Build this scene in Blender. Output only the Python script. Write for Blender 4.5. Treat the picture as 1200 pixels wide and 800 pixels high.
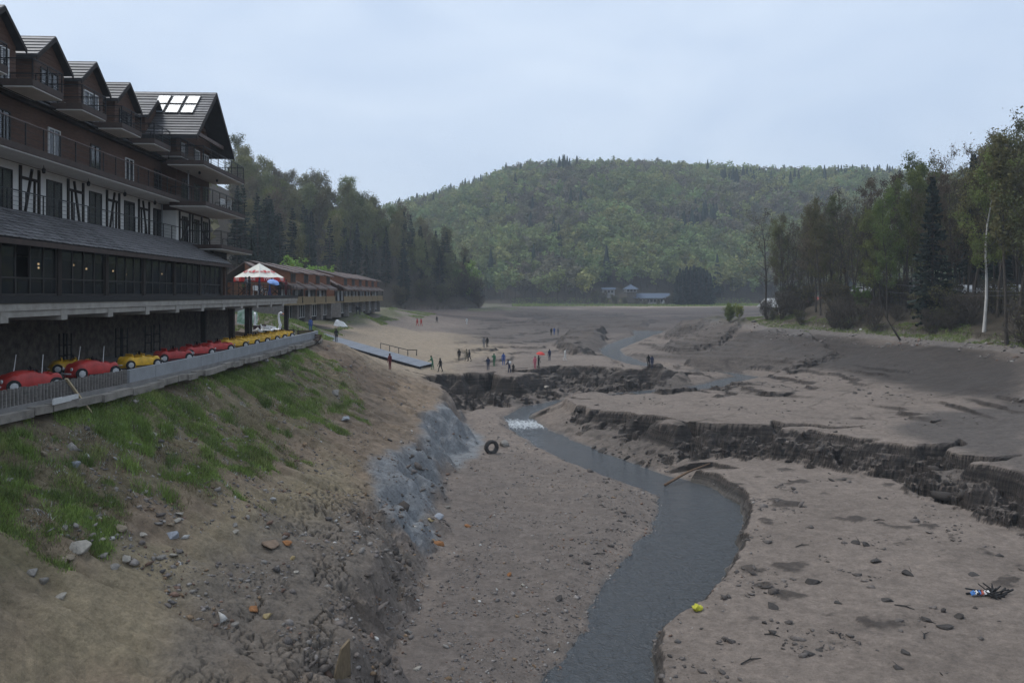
import bpy, bmesh, math, random
import numpy as np
from mathutils import Vector, Matrix
R = math.radians
for o in list(bpy.data.objects): bpy.data.objects.remove(o)
SC = bpy.context.scene
COL = SC.collection
# ---------------------------------------------------------------- camera
FPX, HOR = 919.0, 345.0                      # focal length and horizon in pixels of the 1200x800 photograph
CAM = Vector((0.0, 0.0, 10.0))
cam = bpy.data.cameras.new('camera'); camo = bpy.data.objects.new('camera', cam); COL.objects.link(camo)
camo.location = CAM; camo.rotation_euler = (R(90), 0, 0); cam.shift_y = -(400-HOR)/1200
cam.sensor_width = 36; cam.lens = 36*FPX/1200; cam.clip_start = 0.1; cam.clip_end = 6000
SC.camera = camo
# ---------------------------------------------------------------- sky, sun, exposure
SUN_EL, SUN_AZ = R(58), R(-75)               # azimuth from +Y, clockwise positive: high, from the left
W = bpy.data.worlds.new('World'); SC.world = W; W.use_nodes = True
nt = W.node_tree; nt.nodes.clear()
def nd(tree, kind, **kw):
    n = tree.nodes.new(kind)
    for k, v in kw.items():
        if k.startswith('i_'):
            key = k[2:]; key = int(key) if key.isdigit() else key.replace('_', ' ')
            n.inputs[key].default_value = v
        else: setattr(n, k, v)
    return n
wo = nd(nt, 'ShaderNodeOutputWorld'); bg = nd(nt, 'ShaderNodeBackground'); bg.inputs[1].default_value = 0.113
sky = nd(nt, 'ShaderNodeTexSky', sky_type='NISHITA', sun_disc=False, sun_elevation=SUN_EL, sun_rotation=SUN_AZ)
sky.air_density = 1.2; sky.dust_density = 2.0
tc = nd(nt, 'ShaderNodeTexCoord'); mp = nd(nt, 'ShaderNodeMapping'); mp.inputs['Scale'].default_value = (1.0, 1.0, 2.6)
nz = nd(nt, 'ShaderNodeTexNoise', i_Scale=2.6, i_Detail=6.0, i_Roughness=0.5, i_Distortion=0.6)
cr = nd(nt, 'ShaderNodeValToRGB'); cr.color_ramp.elements[0].position = .3; cr.color_ramp.elements[1].position = .72
cr.color_ramp.elements[0].color = (3.95, 4.80, 6.15, 1); cr.color_ramp.elements[1].color = (5.25, 6.0, 7.05, 1)   # overcast veil
mx = nd(nt, 'ShaderNodeMixRGB'); mx.inputs[0].default_value = .93
nt.links.new(tc.outputs['Generated'], mp.inputs[0]); nt.links.new(mp.outputs[0], nz.inputs[0]); nt.links.new(nz.outputs[0], cr.inputs[0])
nt.links.new(sky.outputs[0], mx.inputs[1]); nt.links.new(cr.outputs[0], mx.inputs[2])
nt.links.new(mx.outputs[0], bg.inputs[0]); nt.links.new(bg.outputs[0], wo.inputs[0])
sl = bpy.data.lights.new('sun', 'SUN'); sl.energy = 1.5; sl.angle = R(35); sl.color = (1, .96, .9)
so = bpy.data.objects.new('sun', sl); COL.objects.link(so); so.location = (-60, -20, 120)
sd_ = Vector((math.sin(SUN_AZ)*math.cos(SUN_EL), math.cos(SUN_AZ)*math.cos(SUN_EL), math.sin(SUN_EL)))
so.rotation_euler = sd_.to_track_quat('Z', 'Y').to_euler()
vs = SC.view_settings; vs.view_transform = 'Standard'; vs.look = 'None'; vs.exposure = 0.46; vs.gamma = 1.0; vs.use_curve_mapping = False
SC.cycles.use_denoising = True
try: SC.cycles.denoiser = 'OPENIMAGEDENOISE'
except Exception: pass
SC.cycles.max_bounces = 5; SC.cycles.diffuse_bounces = 2; SC.cycles.glossy_bounces = 2; SC.cycles.transmission_bounces = 3
SC.cycles.transparent_max_bounces = 8; SC.cycles.volume_bounces = 0; SC.cycles.caustics_reflective = False; SC.cycles.caustics_refractive = False
SC.cycles.sample_clamp_indirect = 4

# ---------------------------------------------------------------- pixels to space
def ray(px, py): return Vector(((px-600)/FPX, 1, -(py-HOR)/FPX))
def at_z(px, py, z):
    r = ray(px, py); return CAM + r*((z-CAM.z)/r.z)
def at_d(px, py, d):
    r = ray(px, py); return CAM + r*(d/r.y)

# ---------------------------------------------------------------- mesh helpers
class MB:
    def __init__(s): s.v = []; s.f = []; s.m = []; s.mi = 0
    def add(s, vs, fs):
        o = len(s.v); s.v.extend([tuple(p) for p in vs])
        for f in fs: s.f.append(tuple(i+o for i in f)); s.m.append(s.mi)
        return s
    def box(s, x0, x1, y0, y1, z0, z1):
        vs = [(x, y, z) for z in (z0, z1) for y in (y0, y1) for x in (x0, x1)]
        return s.add(vs, [(0,2,3,1),(4,5,7,6),(0,1,5,4),(2,6,7,3),(0,4,6,2),(1,3,7,5)])
    def bar(s, a, b, w, h=None, up=(0,0,1)):
        a = Vector(a); b = Vector(b); h = w if h is None else h
        d = (b-a).normalized(); u = Vector(up)
        if abs(d.dot(u)) > .98: u = Vector((0,1,0))
        sx = d.cross(u).normalized()*(w/2); uy = sx.cross(d).normalized()*(h/2)
        vs = [p + i*sx + j*uy for p in (a, b) for j in (-1, 1) for i in (-1, 1)]
        return s.add(vs, [(0,1,3,2),(4,6,7,5),(0,4,5,1),(2,3,7,6),(0,2,6,4),(1,5,7,3)])
    def prism(s, pts, vec):                  # closed outline extruded along vec
        n = len(pts); v = Vector(vec); pts = [Vector(p) for p in pts]
        fs = [tuple(range(n-1, -1, -1)), tuple(range(n, 2*n))] + [(i, (i+1) % n, (i+1) % n+n, i+n) for i in range(n)]
        return s.add(pts + [p+v for p in pts], fs)
    def tube(s, pts, rad, n=8, cap=True):
        pts = [Vector(p) for p in pts]
        if not hasattr(rad, '__len__'): rad = [rad]*len(pts)
        vs = []; prev = None
        for i, p in enumerate(pts):
            d = (pts[min(i+1, len(pts)-1)] - pts[max(i-1, 0)]).normalized()
            ref = Vector((0,0,1)) if abs(d.z) < .9 else Vector((1,0,0))
            if prev is not None: ref = prev
            a = (ref - d*ref.dot(d)).normalized(); b = d.cross(a); prev = a
            vs += [p + (a*math.cos(2*math.pi*k/n) + b*math.sin(2*math.pi*k/n))*rad[i] for k in range(n)]
        fs = [(i*n+k, i*n+(k+1) % n, (i+1)*n+(k+1) % n, (i+1)*n+k) for i in range(len(pts)-1) for k in range(n)]
        if cap: fs += [tuple(range(n-1, -1, -1)), tuple((len(pts)-1)*n+k for k in range(n))]
        return s.add(vs, fs)
    def lathe(s, prof, n=12, c=(0,0,0), ax='z', cap=True):
        vs = []
        for r, h in prof:
            for k in range(n):
                a = 2*math.pi*k/n; p = (r*math.cos(a), r*math.sin(a), h)
                if ax == 'x': p = (h, p[0], p[1])
                if ax == 'y': p = (p[0], h, p[1])
                vs.append((p[0]+c[0], p[1]+c[1], p[2]+c[2]))
        fs = [(i*n+k, i*n+(k+1) % n, (i+1)*n+(k+1) % n, (i+1)*n+k) for i in range(len(prof)-1) for k in range(n)]
        if cap: fs += [tuple(range(n-1, -1, -1)), tuple((len(prof)-1)*n+k for k in range(n))]
        return s.add(vs, fs)
    def mesh(s, name, off=None, smooth=False):
        me = bpy.data.meshes.new(name)
        vs = s.v if off is None else [(a-off[0], b-off[1], c-off[2]) for a, b, c in s.v]
        me.from_pydata(vs, [], s.f)
        if max(s.m, default=0) > 0: me.polygons.foreach_set('material_index', s.m)
        if smooth: me.polygons.foreach_set('use_smooth', [True]*len(me.polygons))
        me.update(); return me
def link(o, parent=None):
    COL.objects.link(o)
    if parent is not None: o.parent = parent
    return o
def setm(me, m):
    for x in (m if isinstance(m, (list, tuple)) else [m]): me.materials.append(x)
def tag(o, label=None, cat=None, group=None, kind=None):
    if label: o['label'] = label
    if cat: o['category'] = cat
    if group: o['group'] = group
    if kind: o['kind'] = kind
    return o
def thing(name, label, cat, loc=(0,0,0), rotz=0, group=None):
    o = bpy.data.objects.new(name, None); COL.objects.link(o); o.empty_display_size = .2
    o.location = loc; o.rotation_euler = (0, 0, rotz); return tag(o, label, cat, group)
def part(mb, name, mat, parent=None, off=None, smooth=False):
    me = mb.mesh(name, off, smooth); setm(me, mat)
    return link(bpy.data.objects.new(name, me), parent)
def inst(name, me, parent=None, loc=None, rot=None, scale=None):
    o = bpy.data.objects.new(name, me); COL.objects.link(o)
    if parent is not None: o.parent = parent
    if loc is not None: o.location = loc
    if rot is not None: o.rotation_euler = rot
    if scale is not None: o.scale = scale if hasattr(scale, '__len__') else (scale,)*3
    return o
def copy_tree(o, parent=None):
    c = o.copy(); COL.objects.link(c); c.parent = parent
    for ch in list(o.children): copy_tree(ch, c)
    return c
def np_mesh(name, V, F, mat=None, smooth=False, cols=None):
    V = np.asarray(V, np.float32); F = np.asarray(F, np.int32)
    me = bpy.data.meshes.new(name); n, k = F.shape
    me.vertices.add(len(V)); me.vertices.foreach_set('co', V.ravel())
    me.loops.add(n*k); me.loops.foreach_set('vertex_index', F.ravel())
    me.polygons.add(n); me.polygons.foreach_set('loop_start', np.arange(0, n*k, k, dtype=np.int32))
    try: me.polygons.foreach_set('loop_total', np.full(n, k, np.int32))
    except Exception: pass
    if smooth: me.polygons.foreach_set('use_smooth', np.ones(n, bool))
    me.update(calc_edges=True)
    for nm, c in (cols or {}).items():
        a = me.color_attributes.new(nm, 'FLOAT_COLOR', 'POINT')
        c = np.asarray(c, np.float32)
        if c.shape[1] == 3: c = np.concatenate([c, np.ones((len(c), 1), np.float32)], 1)
        a.data.foreach_set('color', c.ravel())
    if mat is not None: setm(me, mat)
    return me

# ---------------------------------------------------------------- materials
MATS = {}
def mat(name, col, rough=.8, var=.15, scale=3.0, bump=0.0, bscale=None, metal=0.0, spec=.3, rand=0.0, stretch=None, emit=None, col2=None, detail=4):
    m = bpy.data.materials.new(name); m.use_nodes = True; t = m.node_tree
    p = t.nodes['Principled BSDF']; p.inputs['Roughness'].default_value = rough; p.inputs['Metallic'].default_value = metal
    p.inputs['Specular IOR Level'].default_value = spec
    tc = nd(t, 'ShaderNodeTexCoord'); mp = nd(t, 'ShaderNodeMapping'); t.links.new(tc.outputs['Object'], mp.inputs[0])
    if stretch: mp.inputs['Scale'].default_value = stretch
    n = nd(t, 'ShaderNodeTexNoise', i_Scale=scale, i_Detail=float(detail), i_Roughness=.6); t.links.new(mp.outputs[0], n.inputs[0])
    r = nd(t, 'ShaderNodeValToRGB'); t.links.new(n.outputs[0], r.inputs[0])
    c2 = col2 or tuple(min(1, c*(1+var)) for c in col)
    r.color_ramp.elements[0].position = .3; r.color_ramp.elements[1].position = .7
    r.color_ramp.elements[0].color = tuple(c*(1-var) for c in col)+(1,); r.color_ramp.elements[1].color = tuple(c2)+(1,)
    out = r.outputs[0]
    if rand:
        oi = nd(t, 'ShaderNodeObjectInfo'); mr = nd(t, 'ShaderNodeMapRange', i_3=1-rand, i_4=1+rand); t.links.new(oi.outputs['Random'], mr.inputs[0])
        mul = nd(t, 'ShaderNodeVectorMath', operation='SCALE'); t.links.new(out, mul.inputs[0]); t.links.new(mr.outputs[0], mul.inputs['Scale']); out = mul.outputs[0]
    t.links.new(out, p.inputs['Base Color'])
    if bump:
        b = nd(t, 'ShaderNodeBump', i_Strength=1.0, i_Distance=bump); n2 = nd(t, 'ShaderNodeTexNoise', i_Scale=bscale or scale*4, i_Detail=4.0)
        t.links.new(mp.outputs[0], n2.inputs[0]); t.links.new(n2.outputs[0], b.inputs['Height']); t.links.new(b.outputs[0], p.inputs['Normal'])
    if emit: p.inputs['Emission Color'].default_value = emit[:3]+(1,); p.inputs['Emission Strength'].default_value = emit[3]
    MATS[name] = m; return m
def glass(name, tint, alpha):
    m = bpy.data.materials.new(name); m.use_nodes = True; t = m.node_tree; p = t.nodes['Principled BSDF']
    p.inputs['Base Color'].default_value = tint+(1,); p.inputs['Roughness'].default_value = .04; p.inputs['Alpha'].default_value = alpha
    p.inputs['Specular IOR Level'].default_value = .9
    n = nd(t, 'ShaderNodeTexNoise', i_Scale=.7); b = nd(t, 'ShaderNodeBump', i_Strength=.25, i_Distance=.02)
    tc = nd(t, 'ShaderNodeTexCoord'); t.links.new(tc.outputs['Object'], n.inputs[0]); t.links.new(n.outputs[0], b.inputs['Height']); t.links.new(b.outputs[0], p.inputs['Normal'])
    return m
# ---------------------------------------------------------------- numpy noise
_rng = np.random.RandomState(7)
PERM = np.tile(_rng.permutation(1024), 3).astype(np.int32)
_ga = _rng.rand(1024)*2*np.pi; GCOS = np.cos(_ga).astype(np.float32); GSIN = np.sin(_ga).astype(np.float32); GRND = _rng.rand(1024)
def _h(ix, iy, s):
    return PERM[PERM[ix & 1023] + ((iy + s*37) & 1023)]
def noise(x, y, s=0):                        # gradient noise, about -1..1
    x = np.asarray(x, np.float32); y = np.asarray(y, np.float32)
    fx = np.floor(x); fy = np.floor(y); ix = fx.astype(np.int32); iy = fy.astype(np.int32) + s*37; fx = x-fx; fy = y-fy
    u = fx*fx*fx*(fx*(fx*6-15)+10); v = fy*fy*fy*(fy*(fy*6-15)+10)
    p0 = PERM[ix & 1023]; p1 = PERM[(ix+1) & 1023]; y0 = iy & 1023; y1 = (iy+1) & 1023
    h = PERM[p0+y0]; a = GCOS[h]*fx + GSIN[h]*fy
    h = PERM[p1+y0]; b = GCOS[h]*(fx-1) + GSIN[h]*fy
    h = PERM[p0+y1]; c = GCOS[h]*fx + GSIN[h]*(fy-1)
    h = PERM[p1+y1]; d = GCOS[h]*(fx-1) + GSIN[h]*(fy-1)
    a += (b-a)*u; c += (d-c)*u; a += (c-a)*v
    return 1.5*a
def fbm(x, y, f, o=4, s=0, g=.5):
    r = 0; a = 1.0; t = 0
    for i in range(o): r = r + a*noise(x*f+i*17.3, y*f-i*9.1, s+i); t += a; a *= g; f *= 2.03
    return r/t
def voro(x, y, s=0):                         # F2 - F1
    ix = np.floor(x).astype(np.int32); iy = np.floor(y).astype(np.int32); f1 = np.full(x.shape, 9.0); f2 = f1.copy()
    for dx in (-1,0,1):
        for dy in (-1,0,1):
            a = GRND[_h(ix+dx, iy+dy, s)]; b = GRND[_h(ix+dx, iy+dy, s+77)]
            d = np.hypot(ix+dx+a-x, iy+dy+b-y); f2 = np.minimum(f2, np.maximum(f1, d)); f1 = np.minimum(f1, d)
    return f2-f1
def cells(x, y, s=0):                        # value of the nearest cell, -1..1
    ix = np.floor(x).astype(np.int32); iy = np.floor(y).astype(np.int32); f1 = np.full(x.shape, 9.0); val = np.zeros(x.shape)
    for dx in (-1,0,1):
        for dy in (-1,0,1):
            a = GRND[_h(ix+dx, iy+dy, s)]; b = GRND[_h(ix+dx, iy+dy, s+77)]; d = np.hypot(ix+dx+a-x, iy+dy+b-y); k = d < f1; f1 = np.where(k, d, f1); val = np.where(k, GRND[_h(ix+dx, iy+dy, s+31)]*2-1, val)
    return val
def sstep(x, a, b):
    t = np.clip((x-a)/(b-a), 0, 1); return t*t*(3-2*t)
def sdf(px, py, poly):                       # signed distance, negative inside
    px = np.asarray(px, np.float32); py = np.asarray(py, np.float32)
    P = [tuple(float(c) for c in q) for q in poly]; d = np.full(px.shape, 1e18, np.float32); ins = np.zeros(px.shape, bool)
    for i in range(len(P)):
        ax, ay = P[i]; bx, by = P[(i+1) % len(P)]; ex, ey = bx-ax, by-ay
        t = np.clip(((px-ax)*ex + (py-ay)*ey)/(ex*ex+ey*ey+1e-12), 0, 1)
        d = np.minimum(d, (px-ax-t*ex)**2 + (py-ay-t*ey)**2)
        c = ((ay > py) != (by > py)) & (px < ex*(py-ay)/(ey if ey else 1e-12)+ax); ins ^= c
    d = np.sqrt(d); return np.where(ins, -d, d)
def polyline(px, py, pts):                   # distance to a polyline and interpolated extra values (pts: x,y,val...)
    P = np.asarray(pts, float); d = np.full(px.shape, 1e9); val = np.zeros(px.shape+(P.shape[1]-2,))
    for i in range(len(P)-1):
        ax, ay = P[i,:2]; ex, ey = P[i+1,:2]-P[i,:2]
        t = np.clip(((px-ax)*ex + (py-ay)*ey)/(ex*ex+ey*ey+1e-12), 0, 1)
        q = np.hypot(px-ax-t*ex, py-ay-t*ey); k = q < d; d = np.where(k, q, d)
        val[k] = (P[i,2:] + t[..., None]*(P[i+1,2:]-P[i,2:]))[k]
    return d, val
# ================================================================ the setting: terrain
BP = np.array([  # upper surface control points x, y, z
(-30,10,5.4),(-30,60,5.4),(-19.2,8,5.25),(-19.2,20,5.25),(-19.2,30,5.25),(-18.7,38,5.25),(-18.7,47,5.25),(-18.9,60,5.25),(-19.4,70,5.2),(-17.6,81,5.0),(-22,86,5.2),(-25,95,4.9),
(-25.3,108,4.9),(-28.3,104,6.5),(-29.5,97,7.3),(-36,98,7.8),(-25.8,97,5.5),(-28.2,90.5,5.35),(-32,91,5.8),(-40,108,6.2),(-28.9,150,6.5),(-40,150,6.2),(-30,190,6.5),(-34,220,6.2),(-24.5,150,3.8),(-26,188,3.8),(-23.4,104,3.8),(-20,100,3.1),(-16,98,2.0),(-12,92,1.0),
(-13,8,1.0),(-13,20,1.0),(-13,30,1.0),(-13,45,1.1),(-13,60,1.5),(-12.5,72,1.7),(-11.5,79,1.3),(-15.8,30,2.9),(-15.8,45,2.9),(-15.8,60,3.1),(-15.5,72,3.6),
(-10,8,-.3),(-10,20,-.3),(-10,30,-.2),(-10,45,-.1),(-10,60,.25),(-9.5,72,.6),(-7,8,-1.4),(-7,20,-1.4),(-7,30,-1.3),(-7.2,45,-1.0),(-7.5,58,-.7),(-7,70,-.2),(-7.5,84,.2),
(-9,95,.5),(0,97,.25),(7,105,.25),(13,106,.2),(18,106,0),(0,120,.6),(-8,112,.8),(-14,125,1.6),(-20,130,2.6),(5,140,.7),(-18,160,2.2),(-5,160,1.2),(0,190,1.3),(-12,205,2.2),(-20,240,3.6),(-14,272,5.3),(-4,300,4.6),
(12,71,-1.1),(20,67,-.9),(30,56,-.8),(34,30,-.6),(34,8,-.6),(15,80,-1.5),(10,82,-1.9),(25,80,-.8),(35,72,-.3),(42,60,.2),(20,92,-1.35),(30,94,-.8),(40,95,.0),(35,112,-.5),(26,112,-.7),(45,112,1.0),(24,125,-.4),
(46,40,1.0),(47,62,1.3),(49,85,1.5),(55,40,4.2),(56,62,4.4),(57,82,4.6),(55.5,100,4.6),(53,118,4.6),(49,136,4.6),(45,150,4.6),(40,128,1.5),(38,142,1.8),(44,165,4.4),(60,178,5),(36,160,1.2),
(20,170,.2),(18,150,.1),(26,200,.6),(45,200,1.0),(80,215,4),(15,250,1.6),(60,260,1.8),(30,300,1.8),(70,320,3),(10,345,3.2),(40,380,4.4),(90,390,4.6),(-10,395,4.8),(130,340,4.8),(0,440,5),(80,440,5)], float)
def rbf_fit(P):
    n = len(P); X = P[:, :2]; K = np.hypot(X[:,None,0]-X[None,:,0], X[:,None,1]-X[None,:,1])
    A = np.zeros((n+3, n+3)); A[:n,:n] = -K - np.eye(n)*.15; A[:n,n] = 1; A[:n,n+1:] = X/100; A[n,:n] = 1; A[n+1:,:n] = X.T/100
    return np.linalg.solve(A, np.r_[P[:,2], 0, 0, 0])
def rbf_eval(P, c, x, y):
    n = len(P); out = np.empty(x.shape)
    xf, yf, of = x.ravel(), y.ravel(), np.empty(x.size)
    for i in range(0, x.size, 60000):
        a, b = xf[i:i+60000], yf[i:i+60000]
        of[i:i+60000] = -np.sqrt((a[:,None]-P[None,:,0])**2 + (b[:,None]-P[None,:,1])**2) @ c[:n] + c[n] + a/100*c[n+1] + b/100*c[n+2]
    return of.reshape(x.shape)
BC = rbf_fit(BP)
CP = np.array([(-4,8,-3.7),(-3.5,28,-3.7),(-3.8,45,-3.65),(-3.5,60,-3.6),(-2,70,-3.6),(-1,80,-3.5),(-4,86,-3.0),(2,92,-2.9),(9,95.5,-2.5),(15,98,-2.2),(21,98,-1.9),(5,83,-3.7),(6,78,-3.9),(0,50,-4.0),(0,35,-4.05),(3,60,-4.05),
 (8,8,-3.7),(7,28,-3.65),(12,30,-3.5),(22,28,-3.2),(10,42,-3.6),(16,45,-3.4),(26,44,-3.0),(13,55,-3.55),(20,56,-3.2),(28,50,-2.9),(15,62,-3.3),(11,64,-3.9),(32,30,-2.9)], float)
CC = rbf_fit(CP)
GORGE = [(-6.2,2),(-6.4,24),(-6.6,30),(-7.3,37),(-7.2,44),(-7.8,50),(-7.3,58),(-7.2,66),(-6.6,73),(-7.2,80),(-8.9,88),(-8.7,94.5),(-4.1,96),(.5,95),(2.3,99),(6.9,105),(11.6,106),(14,103.5),(18.5,105.5),(22,102.5),(24.5,100),
 (24,96),(21.2,92.7),(15.9,91),(9.7,89.8),(4.7,87.5),(2.9,84.8),(5.2,81.5),(7.8,79),(10,76.5),(11.4,71.5),(14,66.5),(18.2,66.5),(23.2,64.6),(27.2,61),(29.5,56.4),(30.3,50.7),(31.2,46),(32.5,38),(33.5,20),(33.5,2)]
# stream cross sections: left bank, right bank (x, y), water level
STREAM = [((.2,4),(5.5,4),-4.36),((.5,22),(5.2,22),-4.34),((.8,28.2),(5.05,28.2),-4.33),((2.1,31.1),(5.5,30.5),-4.32),((3.3,33.7),(6.0,33.0),-4.32),((4.3,37.9),(8.3,35.3),-4.31),((6.1,42),(9.9,38),-4.3),((8.2,47),(11.9,42),-4.3),((9.9,51.5),(13.9,47.5),-4.29),((10.4,55.2),(15.6,53),-4.28),
 ((9.5,58.3),(14.6,58.2),-4.27),((7.6,61.2),(12.2,61.4),-4.25),((4.9,66.2),(9.8,66.5),-4.2),((2.4,73),(6.8,73.2),-4.12),((.0,81),(3.8,80.8),-4.0),((-.8,86),(2.0,86.5),-3.55),((1.0,90),(3.2,88.9),-3.05),((5,93.8),(6.5,92),-2.75),((10,96.3),(11,94.4),-2.45),((17,97.8),(18,95.4),-2.05),
 ((23,100),(24.6,97),-1.75),((27.5,105),(30.2,102.5),-1.55),((31,109),(34,108),-1.4),((29.5,111.5),(31.5,113.2),-1.3),((23,112.8),(24,115),-1.1),((18.6,116.5),(21.8,119),-.9),((17.2,126),(20.6,125.5),-.75),((16,138),(19.6,137.5),-.6),((17,150),(20.2,148),-.45),((20,161),(23.4,158),-.3),((24.5,175),(28.5,173),-.15),((30,190),(35,188),0.0),((33,215),(41,212),.1)]
SPOLY = [a for a, b, z in STREAM] + [b for a, b, z in STREAM][::-1]
SLINE = [((a[0]+b[0])/2, (a[1]+b[1])/2, z, math.hypot(a[0]-b[0], a[1]-b[1])/2, (b[0]-a[0]), (b[1]-a[1])) for a, b, z in STREAM]
# raised banks of layered mud further up the basin: outline, height, edge width
wz = lambda z, *pp: [tuple(at_z(px, py, z).xy) for px, py in pp]
MOUNDS = [(wz(.2,(646,409),(662,394),(690,388),(712,393),(716,408),(690,417),(662,416)), 2.0, 2.2), (wz(0,(768,409),(800,402),(850,400),(885,405),(850,413),(790,415)), 1.1, 2.0),
          (wz(-.3,(798,425),(840,416),(900,413),(962,423),(992,433),(930,437),(880,429),(830,431)), 1.4, 1.6), (wz(-.4,(733,441),(770,432),(812,436),(818,447),(770,451)), .8, 1.0),
          (wz(.6,(612,381),(690,376),(772,379),(760,385),(650,386)), 1.0, 3.0), (wz(.6,(768,397),(800,387),(850,381),(872,391),(825,401)), 1.9, 5.0), (wz(.5,(535,412),(560,409),(585,411),(575,415),(545,416)), .4, .5),
          (wz(1.2,(560,370),(640,368),(735,371),(700,375),(600,376)), .9, 4.0), (wz(.3,(850,438),(900,440),(940,448),(905,452),(860,446)), .6, .8)]
LEFT_HILL = [(-64,-150),(-52,0),(-47,60),(-44.5,100),(-47,160),(-49,220),(-40,238),(-24,258),(-13,280),(-12,292),(-17,306),(-45,330),(-130,385),(-420,500),(-640,400),(-640,-150)]
RIGHT_HILL = [(60,-150),(59,60),(58,90),(56,108),(53,126),(49,142),(49,156),(62,178),(112,204),(300,262),(700,330),(700,-150)]
HCX = [-900,-500,-300,-132,-99,-66,-33,0,60,116,207,331,413,496,800,1200]
HCZ = [55,58,52,62,77,88,100,110,115,118,108,103,98,90,74,55]
def hills(x, y):
    z = np.full(x.shape, -9.0)
    s = -sdf(x, y, LEFT_HILL); h = 6.3 + .60*np.clip(s, 0, 400)*(1-.0011*np.clip(s, 0, 400)) + 4*fbm(x, y, .02, 3, 5)*sstep(s, 5, 50)
    z = np.where(s > -1.5, np.maximum(z, h - 6*np.clip(-s, 0, 2)), z)
    s = -sdf(x, y, RIGHT_HILL); h = 5.2 + np.minimum(.36*np.clip(s, 0, 400), 4.6) + .22*np.clip(s-26, 0, 140) + .8*fbm(x, y, .05, 3, 6)*sstep(s, 2, 8)*(1-sstep(s, 10, 13)*(1-sstep(s, 23, 26)))
    z = np.where(s > -1.5, np.maximum(z, h - 6*np.clip(-s, 0, 2)), z)
    foot = 415 + 18*fbm(x, y*0, .01, 2, 9) + np.clip(-x-40, 0, 400)*-.05 + np.clip(x-140, 0, 900)*-.12
    t = np.clip((y-foot)/345, 0, 1); p = np.sin(t*np.pi/2)**1.12
    hc = np.interp(x*(1+0*y), HCX, HCZ)
    h = 5 + (hc-5)*p + 13*fbm(x, y, .011, 3, 3)*np.sin(t*np.pi) - np.clip(y-foot-345, 0, 900)*.12
    return np.where(y > foot, np.maximum(z, h), z)
def ground(x, y, full=False):
    x = np.asarray(x, float); y = np.asarray(y, float)
    B = rbf_eval(BP, BC, np.clip(x, -60, 140), np.clip(y, 0, 450)); C = rbf_eval(CP, CC, np.clip(x, -12, 36), np.clip(y, 4, 110))
    near = 1-sstep(y, 120, 200)
    B = B + .22*fbm(x, y, .11, 4, 21) + .10*fbm(x, y, .5, 4, 31)*near + .25*fbm(x, y, .035, 3, 22)*sstep(y, 80, 120)
    # left slope: lumps and rills
    ls = sstep(-x, 6, 9)*(1-sstep(-x, 18.4, 19.2))*(1-sstep(y, 78, 92))
    B = B + ls*(.30*fbm(x, y, .33, 4, 41) - .28*np.clip(1-np.abs(fbm(x*.45, y, .4, 3, 43))*4, 0, 1) + .13*fbm(x, y, 1.3, 4, 44, .6))
    mnd = np.zeros(x.shape); mface = np.zeros(x.shape)
    for poly, hh, w in MOUNDS:
        b = np.array(poly); q = (x > b[:,0].min()-4) & (x < b[:,0].max()+4) & (y > b[:,1].min()-4) & (y < b[:,1].max()+4)
        if not q.any(): continue
        xx, yy = x[q], y[q]; d = sdf(xx, yy, poly) + 2.2*fbm(xx, yy, .16, 4, 51) + .6*fbm(xx, yy, .7, 3, 52); k = 1-sstep(d, -w, 0)
        mnd[q] = mnd[q] + hh*k*(.75+.5*fbm(xx, yy, .12, 3, 53)); mface[q] = np.maximum(mface[q], 4*k*(1-k))
    B = B + mnd
    zone = sstep(y, 95, 118)*(1-sstep(y, 300, 360))*sstep(x, -14, -4)*(1-sstep(B, 2.4, 3.4)); zone = np.maximum(zone, sstep(x, 9, 14)*(1-sstep(x, 44, 48))*sstep(y, 60, 70)*(1-sstep(B, 1.2, 2.2))); riser = np.zeros(x.shape); q = zone > .01
    if q.any():
        xx, yy = x[q], y[q]; wv = .75*fbm(xx, yy, .045, 5, 55, .6); stp = .52; qq = (B[q]+wv)/stp; fr = qq-np.floor(qq); kk = zone[q]*sstep(fbm(xx, yy, .03, 2, 57), -.45, -.1)
        B[q] = B[q]*(1-kk) + ((np.floor(qq) + .25*fr + .75*sstep(fr, .86, .98))*stp - wv)*kk; riser[q] = kk*sstep(fr, .80, .88)*(1-sstep(fr, .97, 1.0))
        rl = 1-sstep(np.abs(fbm(xx, yy, .06, 4, 58)), .0, .022); B[q] = B[q] - .10*rl*zone[q]; riser[q] = np.maximum(riser[q], .5*rl*zone[q])
    # fresh eroded channel edges
    g0 = sdf(x, y, GORGE); right = sstep(x, 3, 9)*(1-sstep(y, 84, 92)); back = sstep(y, 84, 92)
    g = g0 + (2.1*fbm(x, y, .16, 4, 61) + .45*fbm(x, y, .7, 3, 62) + 1.5*(np.abs(fbm(x, y, .30, 3, 63))-.25))
    gl = np.clip(1-np.abs(fbm(x, y, .085, 3, 65))*7, 0, 1)*sstep(g0, -2, 1)*(1-sstep(g0, 3, 6))*np.maximum(right, back); g = g - 4.0*gl
    w = (3.4*(1-right)*(1-back) + 4.4*right + 6.5*back*(1-right))*(1+.45*fbm(x, y, .09, 2, 64))
    t = np.clip(-g/w, 0, 1)
    tb = np.clip(.36 + .22*fbm(x, y, .25, 2, 66), .18, .6); dr = .60 + .40*fbm(x, y, .15, 3, 67) + .22*back*(1-sstep(x, -1, 5))
    steep = np.where(t < tb, t/tb*dr, dr + (t-tb)/(1-tb)*(1-dr))           # scarp, then talus
    soft = sstep(t, 0, 1)
    prof = steep*np.maximum(right, back) + soft*(1-np.maximum(right, back))
    z = B*(1-prof) + C*prof
    face = 4*prof*(1-prof)*(g0 < 4)
    talus = sstep(t, .15, .5)*(1-sstep(t, .8, 1))
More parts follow.
